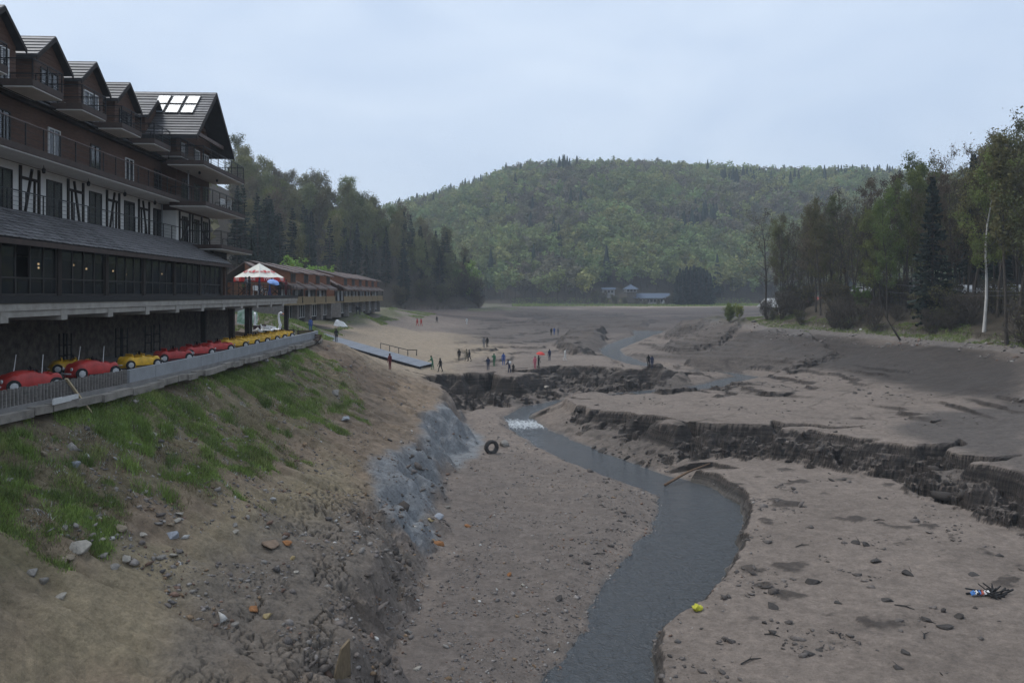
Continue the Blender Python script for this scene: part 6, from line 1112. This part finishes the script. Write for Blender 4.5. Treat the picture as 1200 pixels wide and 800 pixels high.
G = np.array([(.165,.240,.052),(.21,.28,.07),(.12,.17,.045),(.24,.27,.09)]); blades('slope_grass', x, y, (.10+.36*np.clip(pn, 0, .5))*SR.uniform(.6,1.2,len(x)), G[SR.choice(4, len(x), p=(.4,.28,.22,.1))]*(.75+.5*sstep(fbm(x, y, .8, 3, 219), -.3, .3))[:,None], 10, .015, 'patches of fresh green grass on the left slope')
cx_, cy_ = rnd_xy(150, -18.6, -11.5, 25, 78, 1.5); k = f_gr(cx_, cy_) > .4; cx_, cy_ = cx_[k], cy_[k]; m_ = 14; blades('grass_clumps', np.repeat(cx_, m_)+SR.normal(size=len(cx_)*m_)*.16, np.repeat(cy_, m_)+SR.normal(size=len(cx_)*m_)*.16, np.repeat(SR.uniform(.3,.6,len(cx_)), m_), np.repeat(G[SR.choice(4, len(cx_), p=(.4,.2,.3,.1))], m_, 0), 12, .013, 'taller tufts of grass dotted over the left slope')
x, y = rnd_xy(24000, -19, -9, 24, 82, 1.5); k = (f_gr(x, y) > .15) & (fbm(x, y, .5, 3, 214) > -.02) & (SR.rand(len(x)) < .5); x, y = x[k], y[k]; blades('dry_weeds', x, y, SR.uniform(.08,.30,len(x)), np.array([(.19,.145,.085),(.13,.095,.06),(.09,.085,.04)])[SR.choice(3, len(x))], 6, .010, 'dry brown weeds among the grass of the left slope', .6)
x, y = rnd_xy(2600, -18.5, -11, 25, 76, 1.6); k = (f_gr(x, y) > .4) & (fbm(x, y, .6, 3, 216) > .12); x, y = x[k], y[k]; blades('white_weeds', x, y, SR.uniform(.1,.22,len(x)), np.array([(.42,.43,.40),(.30,.31,.28)])[SR.choice(2, len(x))], 6, .016, 'pale flowering weeds between the grass patches', .5, .1)
x, y = rnd_xy(40000, 46, 66, 62, 170, 1.2); z = gz(x, y); k = (z > 4.1) & (z < 6.4) & (fbm(x, y, .12, 3, 217)+.3*(5.0-z) > -.15); x, y = x[k], y[k]; blades('bank_grass', x, y, SR.uniform(.12,.35,len(x)), G[SR.choice(4, len(x))]*.9, 5, .03, 'strip of green grass along the right bank')
x, y = rnd_xy(30000, -40, -22, 90, 236, 1.2); z = gz(x, y); k = (z > 4.1) & (z < 8.2) & (fbm(x, y, .09, 3, 218) > -.05) & ((x > np.interp(y, [98,104,180,236],[-30,-29,-30,-36])) | (y < 102)); x, y = x[k], y[k]; blades('embankment_grass', x, y, SR.uniform(.15,.4,len(x)), G[SR.choice(4, len(x))], 5, .035, 'patchy grass on the embankment below the holiday houses')
x, y = rnd_xy(9000, 0, 130, 370, 440, 1.2); z = gz(x, y); k = (z > 4.3) & (z < 8); x, y = x[k], y[k]; blades('far_shore_grass', x, y, SR.uniform(.3,.9,len(x)), G[SR.choice(4, len(x))], 4, .10, 'grass along the far shore')
# ---- stones one can pick out, each on its own
def rock_mesh(seed, flat, blocky):
    bm = bmesh.new(); rg = np.random.RandomState(seed+40); n = 15
    for k in range(n): d = rg.normal(size=3); d /= np.linalg.norm(d)**.75; d = np.sign(d)*np.abs(d)**(1.1-.4*blocky); d = d/np.linalg.norm(d)*rg.uniform(.40,.56); bm.verts.new((d[0]*1.2, d[1]*.9, d[2]*flat))
    bmesh.ops.convex_hull(bm, input=bm.verts[:]); loose = [v for v in bm.verts if not v.link_faces]; bmesh.ops.delete(bm, geom=loose, context='VERTS')
    bmesh.ops.bevel(bm, geom=bm.edges[:], offset=.035, segments=1, affect='EDGES'); me = bpy.data.meshes.new('stone'); bm.to_mesh(me); bm.free(); return me
RM = [rock_mesh(i, (.55,.7,.4,.6,.8,.35)[i], (.9,.7,.95,.8,.95,.9)[i]) for i in range(6)]
def stm(name, c): return mat(name, c, .85, .25, 4, .03, 6, spec=.25)
SM = {'grey': stm('grey_stone', (.20,.185,.165)), 'pale': stm('pale_stone', (.29,.265,.225)), 'tan': stm('tan_stone', (.22,.18,.13)), 'blue': stm('blue_grey_stone', (.25,.265,.29)), 'orange': stm('rusty_orange_stone', (.26,.12,.048)), 'brown': stm('brown_stone', (.19,.135,.095)), 'mud': stm('dark_mud_clod', (.050,.044,.040)), 'yellow': stm('yellow_stone', (.32,.245,.125))}
RMM = {}
def stone(px, py, wpx, col, label, k, name='stone', cat='stone', group='stones on the left slope', sink=.12):
    p = hit(px, py); s = 1.05*wpx*p.y/FPX; key = (k, col)
    if key not in RMM: m_ = RM[k].copy(); m_.name = name; setm(m_, SM[col]); RMM[key] = m_
    o = inst(name, RMM[key], None, p+Vector((0,0,s*(.22-sink))), (random.Random(px*7+py).uniform(-.25,.25), random.Random(px+py*3).uniform(-.25,.25), random.Random(px*3+py).uniform(0,6.3)), s); tag(o, label, cat, group)
ST = [(97,645,27,'pale','largest squared pale block among the stones below the grass',4),(76,620,13,'grey','grey stone left above the large pale block',1),(118,634,14,'pale','flat pale stone right of the large pale block',2),(82,655,14,'tan','tan stone touching the foot of the large pale block',0),(72,660,16,'tan','lower tan stone left of the foot of the large block',3),(38,672,17,'grey','grey boulder near the left edge at the end of the grass',1),(50,682,14,'grey','grey boulder just below the one near the left edge',4),
 (135,665,13,'grey','dark grey stone left of the squared light stone',0),(149,657,14,'pale','squared light stone right of the large block',4),(121,652,13,'grey','leaning grey slab between the large block and the squared light stone',2),(203,630,17,'blue','blue white stone at the end of the stone line',4),(189,654,14,'grey','flat grey stone below the blue white one, left of a pair',2),(203,651,13,'pale','flat pale stone below the blue white one, right of a pair',5),(209,603,11,'pale','uppermost small pale stone of the group of three',2),(207,610,11,'pale','middle small pale stone of the group of three',5),(199,617,10,'tan','lowest small tan stone of the group of three',0),
 (167,627,12,'pale','flat pale stone alone between the large block and the blue white stone',5),(140,621,19,'tan','wide tan slab half buried above the squared light stone',2),(115,608,10,'pale','small pale stone in the grass edge above the tan slab',3),(276,624,11,'pale','rounded pale stone on the open bench right of the stone line',0),(275,616,8,'grey','small grey stone behind the rounded pale stone of the bench',3),(178,511,16,'pale','broad pale slab lying in the upper grass',5),(88,546,13,'blue','blue grey brick shaped stone in the middle of the grass',4),(50,533,12,'tan','tan stone in the grass near the left edge',1),(71,700,15,'pale','flat pale stone lying on bare earth at lower left',2),(8,565,16,'grey','grey slab cut by the left edge in the grass',2),(45,482,12,'grey','light grey broken slab just below the fence',4),
 (297,715,14,'orange','reddish brown stone left of the yellow one on the cracked mud',0),(313,723,12,'yellow','yellow stone right of the reddish one on the cracked mud',1),(276,732,12,'grey','flat grey stone below the reddish one on the cracked mud',2),(347,671,9,'pale','pale flat stone on the mud bench above the cracks',5),(318,640,24,'brown','large rusty brown slab tilted on the mud bench',5),(336,638,14,'orange','orange brown slab beside the large rusty slab',2),(343,655,9,'yellow','small yellow stone below the orange brown slab',3),
 (515,639,15,'orange','bright rusty orange stone at the toe of the blue clay',1),(548,617,9,'orange','small orange stone on the gravel right of the blue clay',0),(597,674,8,'orange','small orange stone alone in the middle of the gravel',3),(612,686,7,'pale','small white stone on the gravel left of the stream',1),(489,784,11,'pale','pale flat stone at the bottom edge of the gravel',2),(478,741,10,'grey','grey angular stone at the foot of the slumped bank',4),(513,606,15,'blue','tilted blue grey slab in the hollow beside the blue clay',5),(505,610,9,'yellow','small yellow stone beside the tilted slab in the hollow',0),(525,595,10,'grey','grey slab upper in the hollow beside the blue clay',2),(590,522,18,'grey','round grey boulder right of the tyre',1),(640,455,8,'pale','small pale stone on the sand behind the rapids',2),(393,462,15,'grey','dark grey stone on the brow of the slope below the earth mound',1),(404,492,13,'blue','blue grey slab on the slope above the clay',5),(688,660,10,'mud','dark stone lying in the shallow edge of the stream',0),(655,702,12,'mud','dark flat stone at the stream edge of the gravel',2)]
for a in ST: stone(*a)
for i, (px, py, w, k, lab) in enumerate(((952,683,20,1,'large dark mud clod alone in the middle of the sand flat'),(1003,636,14,0,'left clod of the pair beside the track in the sand'),(1015,639,13,3,'right clod of the pair beside the track in the sand'),(1026,658,18,2,'flat dark clod just below the pair'),(905,711,18,2,'flat dark clod below left of the large one'),(1038,703,20,5,'long low dark clod right of the large one'),(982,706,11,0,'small dark clod between the large one and the long low one'),(1084,727,15,1,'round dark clod upper in the lower right cluster'),(1108,735,20,2,'broad dark clod in the lower right cluster'),(1124,723,15,3,'brownish clod at the right of the lower right cluster'),(1065,672,18,0,'dark clod left of the burnt rubbish'),(1140,674,16,5,'low dark clod above the burnt rubbish'),(1170,651,11,0,'small clod high up near the right edge'),(896,730,9,3,'tiny clod near the yellow bag'),(960,762,12,5,'flat clod near the bottom edge of the sand'),(1062,765,15,2,'flat clod near the bottom edge, right of the middle'),(1052,782,13,0,'lowest dark clod at the bottom edge'))):
    stone(px, py, w, 'mud', lab, k, 'mud_clod', 'mud clod', 'single clods on the sand flat', .22)
# ---- tyre, drift log, plank, yellow bag, rubbish
p = hit(576,531); ty = thing('old_tyre', 'old muddy car tyre standing upright at the edge of the gravel', 'tyre', p, .35); tm_ = mat('muddy_rubber', (.05,.046,.043), .9, .4, 5, .02)
part(MB().lathe([(.33,-.16),(.42,-.20),(.56,-.20),(.62,-.12),(.62,.12),(.56,.20),(.42,.20),(.33,.16),(.36,0),(.33,-.16)], 24, (0,0,.52), 'y', False), 'tyre_ring', tm_, ty, None, True)
for k in range(24): a = k*math.pi/12; part(MB().bar((.615*math.cos(a),-.12,.52+.615*math.sin(a)), (.615*math.cos(a+.08),.12,.52+.615*math.sin(a+.08)), .06, .03, up=(math.cos(a),0,math.sin(a))), 'tread_block', tm_, ty)
a, b = at_z(779,568,-4.2), hit(832,546); lg = part(MB().tube([(0,0,0),(b-a)*.5+Vector((0,0,.25)),b-a+Vector((0,0,.2))], [.10,.09,.05], 8), 'drift_log', mat('brown_driftwood', (.15,.095,.06), .9, .3, 5, .02), None, None, True); lg.location = a; tag(lg, 'thin brown driftwood log reaching from the bank into the stream', 'log')
mb = MB(); br_ = [(at_d(886,388,0+1)-CAM)] ; p = hit(1055,399); dl = part(MB().tube([(0,0,.1),(-1.2,.3,2.2),(-2.6,.5,4.6),(-3.0,.6,6.5)], [.22,.18,.12,.05], 7).tube([(-1.6,.35,2.9),(-.3,.3,4.2)], [.09,.03], 5), 'dead_trunk', BARK, None, None, True); dl.location = p; dl.scale = (.7,.7,.7); tag(dl, 'dark dead trunk leaning over the grass of the right bank', 'tree')
p = hit(400,797); wd = part(MB().prism([(-.42,0,-.6),(.30,0,-.6),(.34,0,1.35),(.05,0,1.1)], (0,.10,0)), 'broken_board', mat('weathered_board', (.20,.155,.10), .85, .3, 3, .01, stretch=(8,1,1))); wd.location = p; wd.rotation_euler = (.25,-.12,.5); tag(wd, 'wide weathered board sticking out of the bank at the bottom edge', 'board')
p = hit(817,715); V = []; rg = np.random.RandomState(4)
for i in range(9):
    for j in range(12): f = i/8; a = j*math.pi/6; r = math.sin(math.pi*(.06+.9*f))*(1+.3*math.sin(3*a+i)); V.append((.52*(f-.5)*2*.6, .20*r*math.cos(a), .12+.13*r*math.sin(a)+.03*rg.normal()))
bag = part(MB().add(V, [(i*12+j, i*12+(j+1) % 12, (i+1)*12+(j+1) % 12, (i+1)*12+j) for i in range(8) for j in range(12)] + [tuple(range(12)), tuple(96+j for j in range(12))[::-1]]), 'yellow_bag', mat('yellow_plastic', (.46,.44,.035), .45, .25, 5, .03), None, None, True); bag.location = p; bag.rotation_euler = (0,.1,.9); tag(bag, 'crumpled yellow plastic bag on the right edge of the stream', 'bag')
p = hit(1157,697); rub = thing('burnt_rubbish', 'heap of charred sticks and coloured scraps on the sand at right', 'rubbish', p); rr = random.Random(6); mch = mat('charred_wood', (.020,.019,.019), .8, .4, 6, .01)
for k in range(34): a = rr.uniform(0,6.28); r = rr.uniform(0,.35); l = rr.uniform(.3,.75); q = Vector((.15+r*math.cos(a)*1.4, r*math.sin(a), rr.uniform(.02,.16))); part(MB().bar(q, q+Vector((math.cos(a+1)*l, math.sin(a+1)*l*.7, rr.uniform(-.1,.26))), rr.uniform(.03,.07)), 'charred_stick', mch, rub)
for k, c in enumerate(((.05,.16,.42),(.62,.62,.62),(.05,.16,.42),(.35,.08,.05),(.55,.56,.58),(.62,.62,.62))): part(MB().prism([(-.75+.13*k,-.1,.02),(-.62+.13*k,-.18,.12),(-.58+.13*k,.02,.16),(-.70+.13*k,.08,.05)], (0,.03,.05)), 'plastic_scrap', mat('scrap_%d' % k, c, .5, .2, 6), rub)
for i, (px, py, l, a) in enumerate(((940,640,.9,.4),(1060,712,.8,-.7),(1085,745,.7,.9),(880,775,1.0,.5),(905,745,.6,-.4),(985,745,.5,1.2),(700,650,.6,.3),(1030,610,.7,.2))):
    p = hit(px, py); o = part(MB().tube([(-l/2,0,.02),(0,.06,.06),(l/2,-.03,.03)], [.025,.03,.012], 6).tube([(0,.06,.06),(l*.25,.2,.09)], [.018,.006], 5), 'stick', mch); o.location = p; o.rotation_euler = (0,0,a); tag(o, 'thin dark forked stick lying on the sand flat', 'stick', 'sticks on the sand flat')
# ================================================================ people
PJ = {}
def pmat(nm, c): 
    if nm not in PJ: PJ[nm] = mat(nm, c, .85, .12, 8)
    return PJ[nm]
SKIN = mat('skin', (.42,.26,.19), .6, .06, 8); HAIR = mat('dark_hair', (.045,.030,.022), .7, .3, 30); SHOE = mat('dark_shoes', (.03,.028,.027), .6, .2, 8)
def pose(kind):
    st = {'stand':(0,0,.05,.05),'walk':(.22,-.24,.16,-.14),'hold':(.05,-.03,.1,0),'stoop':(.08,-.1,.2,.2)}[kind]; P = {}; lean = .30 if kind == 'stoop' else .03
    def up(h): return lean*max(0, h-.95)
    P['pel'] = (0,0,.96); P['spine'] = (0,up(1.15),1.16); P['chest'] = (0,up(1.36),1.36); P['neck'] = (0,up(1.48)+.01,1.49); P['head'] = (0,up(1.58)+.03,1.585); P['top'] = (0,up(1.68)+.02,1.675); P['nose'] = (0,up(1.58)+.135,1.575); P['earl'] = (-.085,up(1.58)+.02,1.58); P['earr'] = (.085,up(1.58)+.02,1.58)
    B = [('pel','spine','t'),('spine','chest','t'),('chest','neck','t'),('neck','head','s'),('head','top','s'),('head','nose','s'),('head','earl','s'),('head','earr','s')]; Rd = {'pel':.155,'spine':.14,'chest':.155,'neck':.058,'head':.095,'top':.075,'nose':.018,'earl':.022,'earr':.022}
    for s, nm, f, ar in ((-1,'l',st[0],st[2]),(1,'r',st[1],st[3])):
        P['hip'+nm] = (s*.095,0,.90); P['kn'+nm] = (s*.105,f*.55+.02,.49); P['an'+nm] = (s*.105,f-.02-.03*(f < 0),.09+.03*(f < 0)); P['toe'+nm] = (s*.115,f+.15,.045); Rd.update({'hip'+nm:.098,'kn'+nm:.066,'an'+nm:.050,'toe'+nm:.042})
        B += [('pel','hip'+nm,'p'),('hip'+nm,'kn'+nm,'p'),('kn'+nm,'an'+nm,'p'),('an'+nm,'toe'+nm,'f')]
        sy = up(1.40); P['sh'+nm] = (s*.185,sy,1.405); 
        if kind == 'hold' and s > 0: P['el'+nm] = (s*.25,sy+.10,1.17); P['wr'+nm] = (s*.17,sy+.28,1.30); hd = Vector((-.1,.3,.9))
        elif kind == 'stoop': P['el'+nm] = (s*.24,sy+.12,1.16); P['wr'+nm] = (s*.14,sy+.32,1.06); hd = Vector((-s*.3,.9,-.2))
        else: P['el'+nm] = (s*.245,sy+ar*.5-.03,1.12); P['wr'+nm] = (s*.245,sy+ar+.05,.87); hd = Vector((0,.15,-1))
        hd.normalize(); w = Vector(P['wr'+nm]); pm_ = w+hd*.075; P['pa'+nm] = tuple(pm_); Rd.update({'sh'+nm:.075,'el'+nm:.050,'wr'+nm:.034,'pa'+nm:.030}); B += [('chest','sh'+nm,'t'),('sh'+nm,'el'+nm,'t'),('el'+nm,'wr'+nm,'t'),('wr'+nm,'pa'+nm,'s')]
        sd = hd.cross(Vector((1,0,0))).normalized()
        for q, (o, l) in enumerate(((-.032,.062),(-.011,.074),(.011,.070),(.030,.055))): P['f%s%d' % (nm,q)] = tuple(pm_+hd*l*.8+sd*o*1.2); P['g%s%d' % (nm,q)] = tuple(pm_+hd*l*1.3+sd*o*1.2+Vector((-s*.015,0,0))); Rd['f%s%d' % (nm,q)] = .0095; Rd['g%s%d' % (nm,q)] = .008; B += [('pa'+nm,'f%s%d' % (nm,q),'s'),('f%s%d' % (nm,q),'g%s%d' % (nm,q),'s')]
        P['th'+nm] = tuple(w+hd*.05+sd*-.055); Rd['th'+nm] = .010; B += [('wr'+nm,'th'+nm,'s')]
    return P, B, Rd
def body_mesh(kind):
    P, B, Rd = pose(kind); names = list(P); ix = {n: i for i, n in enumerate(names)}; me = bpy.data.meshes.new('body'); me.from_pydata([P[n] for n in names], [(ix[a], ix[b]) for a, b, _ in B], []); o = bpy.data.objects.new('body', me); COL.objects.link(o)
    md = o.modifiers.new('skin', 'SKIN'); md.use_smooth_shade = True
    for i, n in enumerate(names): me.skin_vertices[0].data[i].radius = (Rd[n], Rd[n]*(.72 if n in ('pel','spine','chest') else 1)); me.skin_vertices[0].data[i].use_root = (n == 'pel')
    s = o.modifiers.new('sub', 'SUBSURF'); s.levels = 1; bpy.context.view_layer.update(); out = bpy.data.meshes.new_from_object(o.evaluated_get(bpy.context.evaluated_depsgraph_get())); bpy.data.objects.remove(o)
    C = np.empty(len(out.vertices)*3, np.float32); out.vertices.foreach_get('co', C); C = C.reshape(-1,3); fc = np.array([C[list(p.vertices)].mean(0) for p in out.polygons]); best = np.full(len(fc), 1e9); mi = np.zeros(len(fc), int)
    for a, b, tg in B:
        A, D = np.array(P[a]), np.array(P[b])-np.array(P[a]); t = np.clip(((fc-A)@D)/(D@D), 0, 1); d = np.linalg.norm(fc-A-t[:,None]*D, axis=1) - .5*(Rd[a]*(1-t)+Rd[b]*t); k = d < best; best = np.where(k, d, best); mi = np.where(k, 'tpsf'.index(tg), mi)
    mi = np.where((mi == 0) & (fc[:,2] < .93), 1, mi); out.polygons.foreach_set('material_index', mi.astype(np.int32)); out.polygons.foreach_set('use_smooth', [True]*len(out.polygons)); return out, P
BODY = {k: body_mesh(k) for k in ('stand','walk','hold','stoop')}
hair_m = {}
for kd, (bm_, P_) in BODY.items():
    c = Vector(P_['head'])+Vector((0,-.018,.025)); mb = MB(); prof = [(.02,.125),(.07,.11),(.105,.06),(.112,0),(.10,-.05)]; mb.lathe(prof, 12, c); 
    mb.v = [(x_, y_ - (.03 if z_ < c.z+.03 and y_ > c.y+.02 else 0)*1.6, z_) for x_, y_, z_ in mb.v]; h_ = mb.mesh('hair', None, True); setm(h_, HAIR); hair_m[kd] = h_
CL = {'black':(.018,.018,.020),'navy':(.025,.035,.075),'blue':(.04,.09,.28),'red':(.40,.035,.03),'green':(.05,.15,.08),'grey':(.14,.14,.15),'jeans':(.05,.07,.12),'white':(.55,.55,.54),'brown':(.09,.06,.045),'maroon':(.13,.03,.035),'pink':(.45,.12,.16),'khaki':(.15,.13,.09)}
def person(kind, loc, yaw, top, legs, label, h=1.72, group=None, pack=None):
    t = thing('person', label, 'person', loc, yaw, group); s = h/1.75; t.scale = (s,)*3; m = BODY[kind][0].copy(); m.materials.clear()
    for x in (pmat(top+'_jacket', CL[top]), pmat(legs+'_trousers', CL[legs]), SKIN, SHOE): m.materials.append(x)
    b = inst('body', m, t); inst('hair', hair_m[kind], t); hd = Vector(BODY[kind][1]['head'])
    part(MB().lathe([(.002,-.008),(.009,0),(.002,.008)], 6, (hd.x-.034,hd.y+.092,hd.z+.012), 'y').lathe([(.002,-.008),(.009,0),(.002,.008)], 6, (hd.x+.034,hd.y+.092,hd.z+.012), 'y'), 'eyes', SHOE, t); part(MB().box(hd.x-.025,hd.x+.025,hd.y+.085,hd.y+.10,hd.z-.055,hd.z-.045), 'mouth', pmat('lips', (.30,.12,.10)), t)
    if pack: c = Vector(BODY[kind][1]['chest']); part(MB().lathe([(.06,-.22),(.15,-.17),(.16,.05),(.13,.17),(.05,.21)], 10, (c.x, c.y-.20, c.z-.08)), 'rucksack', pmat(pack+'_rucksack', CL[pack]), t, None, True)
    return t
def on(px, py): return hit(px, py)
PE = [('stand',364,389,0.4,'blue','black','person in a bright blue jacket on the path below the holiday houses',None),('stand',394,401,3.0,'black','black','person all in black at the top of the pontoon',None),('stand',457,433,2.5,'maroon','black','person in a dark red jacket standing below the pontoon',None),('stoop',507,433,1.4,'green','black','person in green bending at the lower end of the pontoon',None),('walk',516,436,1.2,'black','black','dark clad person walking beside the lower end of the pontoon',None),
 ('stand',538,423,.4,'black','jeans','person in dark clothes alone on the sand left of a strolling pair',None),('walk',547,423,1.4,'khaki','black','left one of the strolling pair behind the channel',None),('walk',550,423.5,1.4,'black','black','right one of the strolling pair behind the channel',None),('stand',571,407,.3,'black','black','dark person standing far out on the sand, right of another','pair'),('stand',567,407.5,-.3,'grey','brown','person in grey standing far out on the sand beside a dark one',None),
 ('stand',572,434,.2,'navy','jeans','person in navy and jeans standing at the edge of the channel',None),('hold',579,429,2.7,'green','grey','person in a green jacket between two in blue','green'),('stand',590,428,3.0,'blue','jeans','person in a blue jacket right of the green one',None),('stoop',597,437,1.0,'navy','grey','person with a pale rucksack stooping at the channel edge','white'),('stand',601.5,437,.2,'black','black','small child in dark clothes beside the stooping person',None),
 ('hold',631,432,-2.0,'black','black','person in black under the red umbrella',None),('stand',627,433,2.4,'pink','jeans','person in a pink jacket beside the red umbrella',None),('stand',644,422.5,.5,'navy','black','person in navy alone right of the red umbrella',None),('walk',662,422.5,-1.4,'white','grey','person in a white top farthest right behind the channel',None),('stand',760,432,2.8,'black','black','left of the two dark figures near the stream bend',None),('stand',764,432,2.9,'navy','black','right of the two dark figures near the stream bend',None),
 ('walk',489,382,1.2,'red','black','left of two red clad walkers on the far beach',None),('walk',493.5,382,1.2,'red','jeans','right of two red clad walkers on the far beach',None),('walk',512,378.5,1.0,'black','black','lone dark walker on the far beach below the wood',None),('stand',547,380,.6,'white','jeans','tiny person in a white top far out on the beach',None),('stand',646,393,.4,'black','jeans','leftmost of the small far group beyond the sand',None),('stand',649.5,392.5,.4,'blue','black','person in blue in the small far group beyond the sand',None),('stand',654,393,.4,'grey','black','rightmost of the small far group beyond the sand',None),('stand',418,369,2.6,'black','black','left of two dark figures in front of the holiday houses',None),('stand',421.5,369,2.7,'black','brown','right of two dark figures in front of the holiday houses',None)]
for kd, px, py, yaw, tp, lg_, lab, pk in PE:
    p = on(px, py); person(kd, p, yaw, tp, lg_, lab, 1.15 if 'child' in lab else 1.74, 'people walking on the lake bed', pk if pk in CL else None)
def umbrella(loc, m_, label, rad=.55, tilt=(0,0,0)):
    t = thing('umbrella', label, 'umbrella', loc, 0); t.rotation_euler = tilt; n = 8
    for i in range(n):
        V = []; 
        for k in range(5):
            for j in range(4): f = k/4; a = 2*math.pi*(i+j/3)/n; r = rad*math.sin(f*1.25)/math.sin(1.25)*(1-.06*math.sin(math.pi*j/3)*f); V.append((r*math.cos(a), r*math.sin(a), .95-.30*f*f))
        part(MB().add(V, [(k*4+j, k*4+j+1, (k+1)*4+j+1, (k+1)*4+j) for k in range(4) for j in range(3)]), 'canopy_panel', m_, t, None, True)
    part(MB().tube([(0,0,0),(0,0,1.02)], .010, 6), 'shaft', M_METAL, t); part(MB().tube([(0,0,.02),(0,0,-.06),(.03,0,-.10),(.06,0,-.07)], .014, 6), 'handle', M_WOODB, t)
M_UR = mat('red_umbrella_cloth', (.50,.05,.04), .7, .08, 4); M_UB = mat('light_blue_umbrella_cloth', (.24,.38,.72), .7, .12, 3)
p = on(631,432); umbrella(p+Vector((.20,-.25,1.25)), M_UR, 'open red umbrella held by a person on the sand', .6, (.15,.1,0))
DP = [('stand',-.6,70.5,1.6,'black','black','dark clad person at the deck railing, farthest left'),('stand',-.9,74.8,-1.5,'navy','black','person in navy at the deck table left of the blue umbrella'),('stoop',-.75,78.0,-1.2,'blue','jeans','person in blue holding the light blue umbrella on the deck'),('stand',-.6,81.4,-1.4,'black','jeans','dark clad person right of the blue umbrella on the deck'),('stand',-1.0,83.0,1.0,'black','black','dark clad person second from the deck end'),('stand',-.7,84.6,-1.8,'maroon','black','person in dark red at the far end of the deck'),('stoop',-1.3,72.4,1.4,'grey','black','person in grey leaning over a deck table')]
for kd, v, u, yaw, tp, lg_, lab in DP: person(kd, H(v,u,DK0), yaw, tp, lg_, lab, 1.72, 'people on the hotel deck')
umbrella(H(-.55, 78.0, DK0+.62), M_UB, 'light blue umbrella held over a person on the deck', .62, (.25,.35,0))
HAZE = .00040
# ---------------------------------------------------------------- the air between here and the far hill
hm = bpy.data.materials.new('haze_air'); hm.use_nodes = True; ht = hm.node_tree; ht.nodes.clear()
ho = nd(ht, 'ShaderNodeOutputMaterial'); hv = nd(ht, 'ShaderNodeVolumePrincipled'); hv.inputs['Color'].default_value = (.80,.90,1.0,1)
hv.inputs['Density'].default_value = HAZE; hv.inputs['Anisotropy'].default_value = .1; ht.links.new(hv.outputs[0], ho.inputs['Volume'])
hb = MB().box(-1000, 1200, -300, 1400, -12, 190); hz_o = part(hb, 'haze', hm); tag(hz_o, 'thin grey blue haze in the valley air', kind='stuff')
